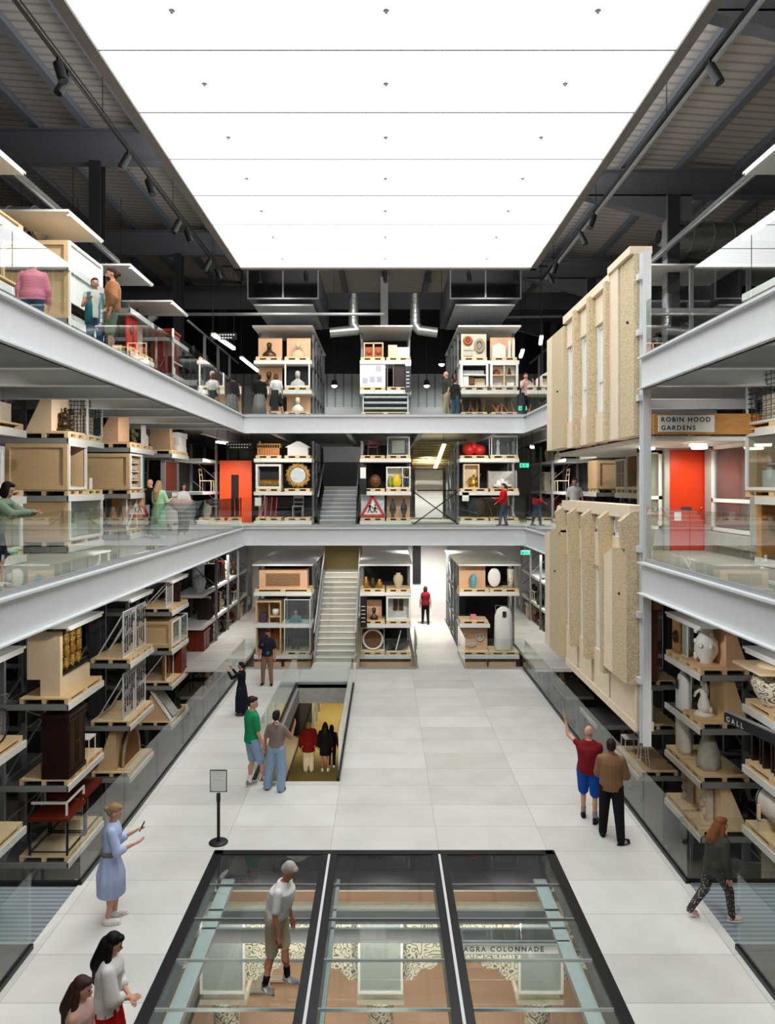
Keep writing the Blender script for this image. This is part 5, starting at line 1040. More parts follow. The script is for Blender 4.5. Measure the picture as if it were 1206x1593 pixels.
put(E('middle', 0, 'f', 'middle'), 'twin_vases', 'two dark lidded vases on brown ground, middle end rack', 'vase', [('ground', MB('ply_pink').box(-.46, .46, .45, .48, 0, .9)), ('vases', MB('steel_dark').lathe([(.08, 0), (.05, .08), (.13, .3), (.12, .45), (.04, .6), (.05, .68), (.01, .75)], (-.22, .25, 0)).lathe([(.08, 0), (.05, .08), (.13, .3), (.12, .45), (.04, .6), (.05, .68), (.01, .75)], (.22, .25, 0)))], 'two dark vases', .95)
put(E('right', 2, 'n', 'middle'), 'red_balloon_sculpture', 'glossy bright red crumpled sculpture, top of right end rack', 'sculpture', [('sculpture', MB('red').ball((-.18, .3, .25), .27, .2, .25).ball((.22, .3, .22), .26, .2, .22).ball((0, .25, .35), .18))], 'red sculpture', 1.1)
put(E('right', 2, 'f', 'middle'), 'glass_case', 'glass case with white statuette, top of right end rack', 'display case', vitrine(1.0, .6, .75, MB('marble').lathe([(.1, 0), (.08, .1), (.05, .4), (.08, .5), (.04, .62)], (-.2, .3, 0))), 'statuette case', 1.1)
put(E('right', 1, 'n', 'middle'), 'gold_figure_case', 'open ply box with gold seated figure, right end rack', 'display case', [('box', MB('ply_light').frame(-.42, .2, 0, .95, .04, 0, .4).box(-.42, .2, .38, .4, 0, .95)), ('figure', statue('gold', .5, 20)[0][1])], 'gold figure box', 1.1, off=(0, 0))
put(E('right', 1, 'f', 'middle'), 'opera_house_model', 'white shell-roofed building model in a grey case, right end rack', 'model', [('case', MB('plaster_grey').box(-.6, .5, .45, .48, 0, .68).box(-.62, -.58, 0, .45, 0, .7).box(.46, .5, 0, .45, 0, .7)), ('model', MB('white').box(-.4, .3, .1, .4, .08, .16).ball((-.2, .25, .16), .1, .1, .16).ball((-.05, .25, .16), .12, .1, .22).ball((.12, .25, .16), .1, .1, .16))], 'shell-roofed model', 1.1)
put(E('right', 0, 'n', 'middle'), 'black_globe', 'large matt black globe, bottom of right end rack, middle gallery', 'globe', [('globe', MB('charcoal').ball((.1, .4, .42), .36, .36, .4, 20, 14)), ('label_sheet', MB('paper').box(-.48, -.22, -.02, 0, .65, 1.0))], 'black globe', 1.1)
put(E('right', 0, 'f', 'middle'), 'dark_bundle', 'dark red cloth-covered object beside the woman in red', 'object', bundle('dark_wood', 31, .9, .7), 'dark cloth object', 1.1)
# lower end racks
put(E('left', 0, 'c', 'lower'), 'long_box', 'long pale box with dark woven panel, top of left end rack, deck level', 'display case', [('box', MB('ply_pink').box(-.95, .95, .1, .7, 0, .72)), ('woven_panel', MB('persian').box(-.68, .65, .07, .1, .12, .6))], 'woven panel box', 2.2)
put(E('left', 1, 'n', 'lower'), 'tall_wardrobe_case', 'tall dark open case with purple cloth and white cup', 'display case', [('box', MB('ply').frame(-.5, .5, -.0, 2.1, .05, 0, .7).box(-.48, .48, .68, .7, 0, 2.1).box(0, .03, .1, .68, 0, 2.05).box(0, .45, .1, .68, 1.45, 1.48)), ('cloth', (mat('purple', '#4b3550') and MB('purple')).box(-.38, -.12, .3, .5, .3, 1.6)), ('cup', MB('porcelain').lathe([(.08, 1.48), (.14, 1.6), (.13, 1.75)], (.24, .35, 0))), ('red_panel', MB('terracotta').box(.1, .35, .5, .55, .2, 1.1))], 'x', pal=False, dz=-1.2)
put(E('left', 2, 'f', 'lower'), 'glazed_stand', 'glass case around the standing figure in grey-blue jacket', 'display case', vitrine(1.0, .8, 2.05), 'glass case with standing figure')
put(E('middle', 0, 'n', 'lower'), 'brass_group', 'small brass candlesticks and vessels, top of middle end rack, deck level', 'candlestick', pots(['gold', 'bronze', 'gold'], [.45, .4, .35]), 'brass vessels', .95)
put(E('middle', 0, 'f', 'lower'), 'basket_chair', 'pale cane basket chair, top of middle end rack, deck level', 'chair', vase('tan_cloth', .6, .2), 'cane basket', .95)
put(E('middle', 1, 'n', 'lower'), 'bust', 'bronze head on brown board beside black text panel, deck level', 'bust', bust('bronze', .5, .36), 'bronze head', .95, off=(.05, 0))
put(E('middle', 1, 'n', 'lower'), 'display_board', 'brown board behind the bronze head, deck level', 'board', board(.7, .8, .75, 'ply_pink', .5, False), 'x', pal=False, dz=.13)
put(E('middle', 1, 'f', 'lower'), 'window_case', 'white framed box with two small lattice windows, deck level', 'display case', [('box', MB('white').frame(-.48, .48, 0, .95, .07, 0, .5).box(-.46, .46, .4, .42, 0, .95, 'plaster_grey')), ('lattice', MB('bronze').box(-.2, -.02, .36, .4, .35, .8).box(.03, .2, .36, .4, .35, .8))], 'lattice window box', .95)
put(E('middle', 2, 'n', 'lower'), 'large_wheel', 'big white-rimmed round drum standing on edge, deck level', 'drum', [('rim', MB('white').torus((0, .3, .43), .38, .045, 'y', 30, 8)), ('skin', MB('brown_wood').cyl((0, .28, .43), (0, .33, .43), .36, n=28)), ('stand', MB('white').frame(-.46, .46, 0, .86, .03, .35, .38))], 'white-rimmed drum', .95)
put(E('middle', 2, 'f', 'lower'), 'woven_half_round', 'dark half-round woven object with white diagonal rod', 'object', [('half_disc', MB('steel_dark').prism([(-.45+.0*i, .0) for i in range(1)]+[(-.45*math.cos(PI*i/12), .42-.42*math.sin(PI*i/12)) for i in range(13)], .25, .32)), ('rod', MB('white').bar((-.1, .2, .02), (.1, .2, .8), .04))], 'half-round object', .95)
put(E('right', 0, 'n', 'lower'), 'pot_group', 'blue-green urn and brown board, top of right end rack, deck level', 'urn', vase('teal', .55, .14)+[('board', MB('ply_pink').box(-.55, .5, .5, .54, 0, .85))], 'blue-green urn', 1.15)
put(E('right', 0, 'f', 'lower'), 'chalk_disc', 'large white oval shield and tall pale vase, top of right end rack', 'shield', [('shield', MB('paper').ball((-.35, .3, .42), .26, .06, .38)), ('vase', MB('scroll').lathe([(.1, 0), (.13, .3), (.14, .75)], (.3, .3, 0)))], 'white oval shield', 1.15)
put(E('right', 1, 'n', 'lower'), 'pink_box', 'small pink box alone on a pallet, right end rack, deck level', 'box', [('box', MB('pink').box(-.12, .1, .2, .4, 0, .2))], 'pink box', 1.1)
put(E('right', 2, 'n', 'lower'), 'trophy_board', 'brown board with mounted horn, medallion and fan, right end rack', 'board', [('backboard', MB('ply_pink').box(-.5, .55, .3, .34, 0, .85)), ('medallion', MB('stone_pale').torus((.25, .27, .52), .13, .03, 'y').ball((.25, .28, .52), .08, .02, .1)), ('horn', MB('tan_cloth').tube([(-.45, .27, .6), (-.3, .25, .62), (-.2, .27, .72)], .05, taper=.4)), ('fan', MB('plaster_grey').ball((-.1, .27, .22), .22, .03, .1))], 'trophy board', 1.15)
put(E('right', 2, 'f', 'lower'), 'garment_bag', 'tall white garment bag with dark emblem, right end rack', 'garment bag', garment_bag(1.75, .7), 'garment bag, right end rack', 1.15)
for nm, xx in (('left', -4.6), ('left', -3.4), ('middle', -.45), ('middle', .55), ('right', 3.5), ('right', 4.65)):
    emit('low_crate', 'pale crate just below deck level, %s end rack, %s half' % (nm, 'left' if xx in (-4.6, -.45, 3.5) else 'right'), 'crate', crate(1.0, .8, .6, 'closed', 'ply_pink'), (xx, YE+.1, -1.0))
struct('floor_low_shelf', MB('steel_shelf').box(-5.1, -2.85, YE, YE+1.2, -1.14, -1.0).box(-.96, 1.06, YE, YE+1.2, -1.14, -1.0).box(2.95, 5.3, YE, YE+1.2, -1.14, -1.0))
q = MB('black').box(-.12, .14, -.02, 0, 0, 1.2)
for i in range(5): q.box(-.08, .08, -.025, -.02, .2+.15*i, .22+.15*i, 'paper')
emit('info_sign', 'black information panel with white text beside the bronze head, deck level', 'sign', [('panel', q)], (-.82, YE-.05, 1.0))
q = MB('black').box(-.12, .14, -.02, 0, 0, 1.15); q.box(-.1, .12, -.026, -.02, .62, 1.05, 'paper')
emit('info_sign', 'black and white information panel by the stairs, middle gallery', 'sign', [('panel', q)], (-.84, YE-.05, 6.2))
q = MB('paper').box(-.12, .12, -.02, 0, 0, .32)
emit('label_sheet', 'white paper sheet hung low on the left end rack, middle gallery', 'sign', [('sheet', q)], (-4.95, YE-.03, 5.75))
for lb, loc in (('green exit sign over the passage door, deck level', (2.35, 37.3, 3.9)), ('green exit sign hung beyond the right end rack, deck level', (6.3, 33, 3.55)), ('green exit sign beside the white wall, middle gallery', (6.25, 33, 7.45)), ('green exit sign beside the man in navy trousers, upper gallery', (6.2, 33, 10.0))):
    exh = (4.82 if loc[2] < 5 else 8.82 if loc[2] < 9 else 15.9)-loc[2]
    emit('exit_sign', lb, 'sign', [('sign_face', MB('exit_green').box(-.2, .2, -.02, 0, -.09, .09)), ('sign_case', MB('white').box(-.21, .21, 0, .05, -.1, .1)), ('running_man', MB('paper').box(.02, .06, -.03, -.02, -.05, .06).box(-.14, -.08, -.03, -.02, -.06, .06)), ('hanger', rods([(-.1, .03, .1), (.1, .03, .1)], [exh, exh]))], loc)
# ---- roof plant
for i, (x, y, z, s_) in enumerate(((-9.6, 18.2, 12.95, -1), (-9.6, 22.8, 12.95, -1), (-9.8, 27.5, 13.0, -1), (9.6, 22.2, 14.0, 1))):
    q = MB('galvanised'); q.cyl((x, y, z), (x+s_*-1.1, y, z), .42, n=22); q.cyl((x-s_*1.1, y, z), (x-s_*1.35, y, z), .42, .24, n=22); q.cyl((x+s_*3, y, z), (x, y, z), .42, n=22)
    for k in range(4): q.torus((x-s_*1.05+s_*k*.6, y, z), .43, .02, 'x', 22, 6)
    p = [('hanger', rods([(x, y, z+.4), (x+s_*1.6, y, z+.4)], [roofz(x)]*2)), ('duct', q), ('mouth', MB('black').cyl((x-s_*1.35, y, z), (x-s_*1.38, y, z), .2, n=18))]
    emit('air_duct', ('galvanised round duct with black mouth above the second left rack', 'galvanised round duct above the third left rack', 'galvanised round duct above the fourth left rack', 'galvanised round duct with green reflection high on the right')[i], 'duct', p)
for s in (-1, 1):
    q = MB('rack_steel'); q.cyl((s*7.95, 3, 13.4), (s*7.95, 22, 13.2), .09, n=10); q.cyl((s*7.6, 3, 12.9), (s*7.6, 22, 12.9), .03, n=8)
    emit('service_pipe', 'long grey service pipe above the %s upper racks' % SIDEN[s], 'pipe', [('pipe', q)])
q = MB('rack_steel').cyl((-8, 28.3, 13.1), (0, 28.3, 13.1), .06, n=10); emit('sprinkler_pipe', 'grey pipe running across above the left and middle end racks', 'pipe', [('pipe', q)])
q = MB('rack_steel').tube([(4, 31, 12.8), (4, 31, 13.6), (8.0, 31, 13.65)], .06); emit('sprinkler_pipe', 'grey elbow pipe above the right end rack', 'pipe', [('pipe', q)])
for nm, x in (('left', -3.9), ('right', 3.9)):
    q = MB('roof_beam'); q.box(x-1.35, x+1.35, 28.5, 34, 13.75, 14.95); p = [('casing', q)]
    f = MB('steel_mid'); f.frame(x-1.38, x+1.38, 13.72, 14.98, .05, 28.44, 28.5); f.box(x-.03, x+.03, 28.44, 28.5, 13.75, 14.95); f.box(x-1.15, x+1.15, 28.6, 33, 13.5, 13.56); p.append(('frame', f)); p.append(('grille', MB('dark_glass').box(x-1.33, x+1.33, 28.47, 28.49, 13.77, 14.93)))
    p.append(('hanger', rods([(x-1.2, 30, 14.9), (x+1.2, 30, 14.9)], [roofz(x)]*2, .015)))
    emit('air_handling_unit', 'big dark rectangular air unit hanging above the %s end rack' % nm, 'air unit', p)
for nm, x, d in (('left of the pale column', -1.25, -1), ('right of the pale column', 1.25, 1)):
    q = MB('galvanised'); q.tube([(x, 30, 14.3), (x, 30, 13.1), (x+d*(.15 if d > 0 else -.15), 30, 12.85), (x+(.9 if d > 0 else -.95), 30, 12.75)], .2, 14)
    for k in range(6): q.torus((x, 30, 13.1+k*.2), .2, .02, 'z', 14, 6)
    emit('flexible_duct', 'crinkled silver flexible duct %s' % nm, 'duct', [('duct', q)])
q = MB('black_metal'); q.box(-5.75, -5.7, 3, 27, 14.0, 14.05); q.box(-5.9, -5.87, 5, 27, 14.35, 14.37); emit('lighting_track', 'black lighting track along the left side of the luminous ceiling', 'track', [('track', q), ('hanger', rods([(-5.72, y, 14.05) for y in (5, 10, 15, 20, 25)], [roofz(-5.72)]*5))])
q = MB('black_metal'); q.box(5.7, 5.76, 3, 27, 14.0, 14.06); q.cyl((5.9, 3, 14.1), (5.9, 27, 14.1), .05, n=8, m='steel_mid'); emit('lighting_track', 'black lighting track along the right side of the luminous ceiling', 'track', [('track', q), ('hanger', rods([(5.73, y, 14.05) for y in (5, 10, 15, 20, 25)], [roofz(5.73)]*5))])
SP = [(-5.72, 13.35, 'inner of the two by the ceiling edge, left track'), (-5.72, 12.95, 'outer of the two by the ceiling edge, left track'), (-5.72, 16.5, 'third from camera, left track'), (-5.72, 17.9, 'fourth from camera, left track'), (-5.72, 20.6, 'fifth from camera, left track'), (-5.72, 21.4, 'sixth from camera, left track'), (-5.72, 24.2, 'seventh from camera, left track'), (-5.72, 25.2, 'last on the left track'),
      (5.73, 13.0, 'first from camera, right track'), (5.73, 20.2, 'second from camera, right track'), (5.73, 21.6, 'third from camera, right track'), (5.73, 24.6, 'fourth from camera, right track'), (5.73, 25.8, 'last on the right track')]
for i, (x, y, lb) in enumerate(SP):
    t = (.12 if i % 2 else -.1); q = MB('black'); q.cyl((0, 0, 0), (t*(-1 if x > 0 else 1)*1.2, -.12, -.36), .085, n=14); q2 = MB('dark_glass'); q2.cyl((t*(-1 if x > 0 else 1)*1.2, -.12, -.36), (t*(-1 if x > 0 else 1)*1.22, -.122, -.37), .07, n=14)
    emit('spotlight', 'black cylinder spotlight, '+lb, 'spotlight', [('body', q), ('lens', q2), ('bracket', MB('black').box(-.02, .02, -.03, .03, 0, .1))], (x, y, 13.9))
for i, x in enumerate((-5.2, -4.6, -2.9, .0, 1.6, 3.1, 4.8)):
    q = MB('black'); q.cyl((0, 0, 0), (.05, -.1, -.35), .08, n=12); emit('spotlight', 'black cylinder spotlight beyond the ceiling end, %s on the cross track' % ('first', 'second', 'third', 'fourth', 'fifth', 'sixth', 'seventh')[i], 'spotlight', [('body', q), ('bracket', MB('black').box(-.02, .02, -.03, .03, 0, .25))], (x, 27.2, 14.35))
emit('lighting_track', 'black lighting track across beyond the luminous ceiling end', 'track', [('track', MB('black_metal').box(-6, 6, 27.17, 27.23, 14.58, 14.63)), ('hanger', rods([(x, 27.2, 14.6) for x in (-5, 0, 5)], [roofz(x) for x in (-5, 0, 5)]))])
TB = [((-6.2, 26.8, 12.0), (-5.9, 29, 11.9), 'upper gallery, first beyond the left corner'), ((-6.0, 31, 11.9), (-5.8, 34, 11.8), 'upper gallery, second beyond the left corner'), ((6.0, 28.2, 12.2), (6.25, 29.6, 12.2), 'upper gallery, first beyond the right corner'), ((5.7, 30.4, 12.1), (5.9, 32.0, 12.1), 'upper gallery, second beyond the right corner'),
      ((-6.2, 27.4, 8.15), (-6.0, 28.2, 8.15), 'middle gallery, by the orange wall'), ((-5.7, 29.6, 8.1), (-5.5, 30.4, 8.1), 'middle gallery, nearer the left end rack'), ((6.3, 26.8, 8.15), (6.6, 27.6, 8.15), 'middle gallery, right corner'), ((5.9, 29.6, 8.1), (6.1, 30.4, 8.1), 'middle gallery, beside the right end rack')]
for a, b, lb in TB:
    q = MB('lamp').bar(a, b, .12, .06); emit('strip_light', 'short bright strip light, '+lb, 'light', [('tube', q), ('fixture', MB('white').bar((a[0], a[1], a[2]+.06), (b[0], b[1], b[2]+.06), .14, .05)), ('hanger', rods([(a[0], a[1], a[2]), (b[0], b[1], b[2])], [8.82 if a[2] < 9 else roofz(a[0])]*2))])
for i, (x, y, z) in enumerate(((-2.3, 34, 11.4), (1.95, 34, 11.4), (2.6, 33.5, 12.3))):
    emit('pendant_lamp', ('small hanging spot lamp left of the middle end rack', 'small hanging spot lamp right of the middle end rack', 'upper hanging spot lamp by the silver duct')[i], 'lamp', [('shade', MB('black').lathe([(.1, .0), (.16, -.25)], n=14)), ('bulb', MB('lamp').ball((0, 0, -.25), .13, .13, .1)), ('cord', MB('black').cyl((0, 0, 0), (0, 0, roofz(x)-z), .01))], (x, y, z))
for i, (x, z, lb) in enumerate(((-5.95, 12.05, 'upper gallery by left end rack'), (-5.35, 8.0, 'middle gallery, beside orange wall'))):
    q = MB('black').box(-.5, .5, -.01, .01, -.13, .13)
    for r_ in range(2):
        for c_ in range(9 if r_ == 0 else 7): q.box(-.44+.1*c_+.1*r_, -.38+.1*c_+.1*r_, -.018, -.01, .03-.11*r_, .08-.11*r_, 'paper')
    emit('hanging_sign', 'small black hanging sign with white letters, '+lb, 'sign', [('face', q), ('hanger', rods([(-.4, 0, .1), (.4, 0, .1)], [(8.82 if z < 9 else roofz(x))-z]*2))], (x, 27.3, z))
# Agra colonnade below the glass floor
YC = 13.35
def zc(py): return 6.5-(py-757)*YC/1150
cols = [(350-598)*YC/1150, (592-598)*YC/1150, (838-598)*YC/1150, (838-598)*YC/1150+2.85, (350-598)*YC/1150-2.85]
for i, x in enumerate(cols[:3]):
    br = []
    for s in (-1, 1): br.append(('bracket', MB('scroll').prism([(s*.3, -.72), (s*1.05, -.72), (s*1.02, -.85), (s*.9, -.92), (s*.74, -.9), (s*.66, -1.02), (s*.56, -1.12), (s*.42, -1.1), (s*.3, -1.2)], .0, .3)))
    col = MB('scroll').lathe([(.34, -1.45), (.3, -1.5), (.24, -1.7), (.22, -2.4), (.24, -2.6), (.27, -2.7)], (0, .15, 0), 14)
    emit('marble_column', ('inlaid white marble column with brackets under the left glass bay', 'inlaid white marble column with brackets under the central glass bay', 'inlaid white marble column with brackets under the right glass bay')[i], 'column',
         [('shaft', col), ('capital', MB('stone_pale').box(-.42, .42, -.15, .45, -1.46, -1.36).box(-.36, .36, -.1, .4, -1.36, -1.22)), ('panel_block', MB('concrete_grey').box(-.3, .3, -.1, .4, -1.2, .02)), ('protective_cover', MB('acrylic').box(-.38, .38, -.2, -.17, -1.2, .12)), ('cover_frame', MB('white').frame(-.4, .4, -1.22, .14, .04, -.22, -.16))]+br, (x, YC, -1.3))
en = MB('scroll').box(-3.4, 3.4, YC, YC+.35, -2.02, -1.3); e2 = MB('stone_pale').box(-3.5, 3.5, YC-.1, YC+.4, -1.3, -1.22).box(-3.5, 3.5, YC-.04, YC+.4, -1.62, -1.58).box(-3.5, 3.5, YC-.04, YC+.4, -1.48, -1.46)
emit('marble_frieze', 'long inlaid white marble frieze across the colonnade under glass', 'frieze', [('frieze', en), ('cornice', e2)])
q = MB('stone_pale').box(-3.4, 3.4, YC+.8, YC+1.1, -1.25, -.85); emit('carved_lintel', 'worn pale carved stone lintel behind the marble frieze under glass', 'lintel', [('lintel_stone', q)])
q = MB('basement_timber').box(-3.4, 3.4, 16.2, 16.3, -4, -2.2)
emit('timber_screen', 'long brown timber boarding behind the marble colonnade', 'screen', [('boarding', q), ('rail', MB('brown_wood').box(-3.4, 3.4, 16.1, 16.2, -3.0, -2.9))])
q = MB('white').box(-3.3, -2.3, 14.6, 15.4, -3.5, -2.9); emit('white_bench', 'white display bench at the foot of the left column', 'bench', [('bench', q)])
emit('pink_booklet', 'magenta booklet on the white display bench', 'booklet', [('booklet', (mat('magenta', '#c02a5a') and MB('magenta')).box(-2.75, -2.5, 14.65, 14.9, -2.9, -2.86))])
for i in range(2): emit('teal_cup', ('small turquoise cup on the white bench, next to the booklet', 'small turquoise cup on the white bench, at its outer end')[i], 'cup', [('cup', MB('teal').lathe([(.04, 0), (.06, .1)], (-2.4+.1*i, 14.8, -2.9), 10))], group='turquoise cups on the bench')
q = MB('yellow'); q.bar((-1.95, 14.9, -3.5), (-1.95, 14.9, -1.9), .05); q.bar((-2.35, 14.9, -3.5), (-2.35, 14.9, -1.9), .05)
for i in range(7): q.bar((-2.35, 14.9, -3.4+.22*i), (-1.95, 14.9, -3.4+.22*i), .05, m='white')
emit('step_ladder', 'yellow and white ladder beside the left marble column', 'ladder', [('ladder', q)])
# sign stand on the deck
q = MB('black').lathe([(.17, 0), (.175, .015), (.16, .03), (.03, .04)], n=28); pl = MB('black').cyl((0, 0, .03), (0, 0, .8), .03, n=14).cyl((0, 0, .75), (0, 0, .9), .038, n=14)
bd = MB('black').frame(-.155, .155, .93, 1.33, .012, -.012, .012); fc = MB('paper').box(-.143, .143, -.006, .006, .94, 1.32)
tx = MB('plaster_grey')
for i in range(5): tx.box(-.1, .08-.04*(i % 2), -.009, -.006, 1.28-.035*i, 1.286-.035*i)
emit('sign_stand', 'black post sign stand with white notice on the concrete deck', 'sign stand', [('base', q), ('pole', pl), ('notice_frame', bd, [('notice', fc), ('text_lines', tx)])], ((340-598)*7475/(1311-757)/1150, 7475/(1311-757), 0))
# ================================================================== PEOPLE
for nm, c in (('skin', '#d2a088'), ('skin_tan', '#b5795c'), ('skin_dark', '#7d5340'), ('hair_black', '#15110f'), ('hair_brown', '#3d2a1f'), ('hair_dark_brown', '#2b1d17'), ('hair_grey', '#b5aca3'), ('hair_blond', '#9c7d5a'), ('hair_red', '#734629'), ('lips', '#9a4a44'),
              ('cloth_white', '#e9e6e2'), ('cloth_lightblue', '#b9c9ee'), ('cloth_red', '#c8171a'), ('cloth_khaki', '#b9a88c'), ('cloth_green', '#1e8a5a'), ('denim_light', '#8fa9c4'), ('cloth_taupe', '#85746a'), ('cloth_navy', '#171a2a'), ('cloth_black', '#141416'), ('cloth_maroon', '#7a1820'), ('cloth_blue', '#1c4fa8'),
              ('cloth_olive', '#3b3d33'), ('cloth_rust', '#d8583a'), ('cloth_darkred', '#7e1515'), ('cloth_cream', '#e0d8c4'), ('cloth_mint', '#9fc9a0'), ('cloth_grey', '#8d8a88'), ('cloth_pinkgrey', '#cfa9a4'), ('cloth_tealvest', '#2d7f88'), ('denim', '#35536f'), ('cloth_sage', '#7f927c'), ('cloth_pinkish', '#d9b0a6'), ('cloth_greyblue', '#6d8093'), ('cloth_brownpants', '#8d6b58'), ('shoe_white', '#ece8e0'), ('shoe_grey', '#8a8885'), ('shoe_black', '#1b1b1d'), ('cloth_print_blue', '#1f2f5a')):
    mat(nm, c, .85 if 'cloth' in nm or 'denim' in nm else .6, 0, .05, 10, spec=.2)
motif('tshirt_print', '#11141f', '#2f6fae', 5, .9, 4, .8, 'contour')
def capsule(q, a, b, ra, rb, n=12, m=None, fl=1.0):
    """tapered limb with rounded ends; fl flattens its depth"""
    a, b = Vector(a), Vector(b); d = b-a; L = max(d.length, 1e-4)
    R = d.to_track_quat('Z', 'Y').to_matrix().to_4x4(); M = Matrix.Translation(a) @ R
    prof = [(ra*math.sin(t), -ra*math.cos(t)) for t in (.25, .7, 1.15, PI/2)]+[(rb*math.sin(t), L-rb*math.cos(t)) for t in (PI/2, 2.0, 2.45, 2.9)]
    vs = [(r*math.cos(2*PI*i/n), r*fl*math.sin(2*PI*i/n), z) for r, z in prof for i in range(n)]
    q.add(vs, [(k*n+i, k*n+(i+1) % n, (k+1)*n+(i+1) % n, (k+1)*n+i) for k in range(len(prof)-1) for i in range(n)]+[tuple(range(n))[::-1], tuple(range(7*n, 8*n))], m, True, M)
def loft(q, rings, n=20, m=None, fold=0, nf=8):
    """rings: (x, y, z, rx, ry) closed body section list"""
    vs = []
    for k, (x, y, z, rx, ry) in enumerate(rings):
        for i in range(n):
            a = 2*PI*i/n; f = 1+(fold*math.sin(a*nf+k*.3) if fold and k > 0 else 0); vs.append((x+rx*f*math.cos(a), y+ry*f*math.sin(a), z))
    N = len(rings)
    q.add(vs, [(k*n+i, k*n+(i+1) % n, (k+1)*n+(i+1) % n, (k+1)*n+i) for k in range(N-1) for i in range(n)]+[tuple(range(n))[::-1], tuple(range((N-1)*n, N*n))], m, True)
def fuse(q, vox, smooth=4):
    """join all pieces into one continuous surface"""
    me = q.mesh('fuse_tmp'); o = bpy.data.objects.new('fuse_tmp', me); COL.objects.link(o)
    r_ = o.modifiers.new('r', 'REMESH'); r_.mode = 'VOXEL'; r_.voxel_size = vox
    s_ = o.modifiers.new('s', 'SMOOTH'); s_.iterations = smooth; s_.factor = .5
    dg = bpy.context.evaluated_depsgraph_get(); e = o.evaluated_get(dg); em = e.to_mesh()
    vs = [tuple(v.co) for v in em.vertices]; fs = [tuple(p.vertices) for p in em.polygons]
    e.to_mesh_clear(); bpy.data.objects.remove(o); bpy.data.meshes.remove(me)
    return vs, fs
def knee(h, a, l1, l2, fwd):
    h, a = Vector(h), Vector(a); d = a-h; D = min(d.length, (l1+l2)*.999); u = d.normalized(); x = (l1*l1-l2*l2+D*D)/(2*D); y = math.sqrt(max(0, l1*l1-x*x))
    f = Vector(fwd); f = (f-u*f.dot(u)).normalized(); return h+u*x+f*y
def person(label, px, py, z0, top, rz, P, H=None, pos=None):
    """px, py: where the feet stand in the photo; top: photo row of the crown; z0 floor height"""
    if pos: X, Y = pos
    else:
        Y = 1150*(6.5-z0)/(py-757); X = (px-598)*Y/1150
    if H is None: H = 6.5-(top-757)*Y/1150-z0
    k = H/1.72; vox = P.get('vox', .012 if Y < 13 else .014 if Y < 20 else .02)/1.0
    sk = P.get('skin', 'skin'); w_ = P.get('wide', 1.0)
    lean = P.get('lean', 0); bx, by = P.get('shift', (0, 0))        # forward lean of the torso at the shoulders
    hipz = .92-P.get('drop', 0)
    feet = P.get('feet', ((-.1, 0), (.1, 0)))
    hips = ((-.09*w_, by, hipz), (.09*w_, by, hipz))
    sh_c = Vector((bx, by+lean, 1.41-P.get('drop', 0)-abs(lean)*.25)); neck = sh_c+Vector((0, lean*.15, .06)); head = neck+Vector((P.get('headx', 0), P.get('heady', .02)+lean*.2, .13))
    tw = P.get('twist', 0)
    shl = [sh_c+Vector((-.162*w_*math.cos(tw), -.162*math.sin(tw), -.035)), sh_c+Vector((.162*w_*math.cos(tw), .162*math.sin(tw), -.035))]
    body = MB(sk)
    # head (head group turned separately)
    hr = P.get('turn', 0); hd = P.get('nod', 0)
    HM = Matrix.Translation(head) @ Matrix.Rotation(hr, 4, 'Z') @ Matrix.Rotation(-hd, 4, 'X')
    hb = MB(sk)
    hb.ball((0, -.005, .02), .074, .095, .1, 16, 12, M=HM); hb.ball((0, .025, -.045), .055, .062, .06, 12, 9, M=HM); hb.ball((0, .1, -.015), .013, .022, .026, 8, 6, M=HM); hb.ball((0, .088, -.06), .024, .012, .012, 8, 6, M=HM)
    for s in (-1, 1): hb.ball((s*.078, -.005, -.005), .012, .022, .032, 8, 6, M=HM)
    body.v += hb.v; off = 0; body.f += hb.f; body.fm += [body.mi(sk)]*len(hb.f); body.fs += hb.fs
    capsule(body, neck-Vector((0, 0, .06)), head+Vector((0, -.01, -.03)), .055, .05)
    # torso
    def torso(q, g=0, zlow=None):
        pts = [(0, hipz-.04, .15, .105), (0, hipz+.06, .155*w_, .11*w_), (.15, hipz+.16, .135*w_, .1*w_), (.45, hipz+.3, .15*w_, .11*w_), (.8, hipz+.4, .172*w_, .112*w_), (1.0, sh_c.z-.02, .155*w_, .09), (1.0, sh_c.z+.03, .11, .07), (1.0, sh_c.z+.06, .06, .055)]
        bl = P.get('belly', 0); rr_ = []
        for i, (t, z, rx, ry) in enumerate(pts):
            b_ = bl*(1 if i in (2, 3) else .5 if i in (1, 4) else 0)
            rr_.append((bx*t, by+lean*t+b_*.5, z, rx+g, ry+g+b_))
        if zlow is not None: rr_ = [(rr_[0][0], rr_[0][1], zlow, rr_[0][3]+.01, rr_[0][4]+.01)]+[r for r in rr_ if r[2] > zlow+.01]
        loft(q, rr_, 20)
    torso(body)
    # legs
    knees = []; ank = []
    for i in (0, 1):
        fx, fy = feet[i]; lift = P.get('lift', (0, 0))[i]; a = Vector((fx, fy, .08+lift)); kz = knee(hips[i], a, .43, .42, P.get('kneedir', (0, 1, 0)))
        knees.append(kz); ank.append(a)
        capsule(body, hips[i], kz, .085*w_, .055); capsule(body, kz, a+Vector((0, 0, .02)), .054, .036)
        if P.get('low', ('trousers',))[0] != 'trousers': body.ball(tuple(kz*.62+a*.38+Vector((0, -.02, 0))), .05, .052, .1, 10, 8)
        body.ball((a.x, a.y+.05, .035+lift), .04, .1, .03, 10, 6)
    # arms: each (elbow direction, forearm direction) in the body frame
    arms = P.get('arms', (((-.25, 0, -1), (-.05, .25, -1)), ((.25, 0, -1), (.05, .25, -1))))
    aj = []
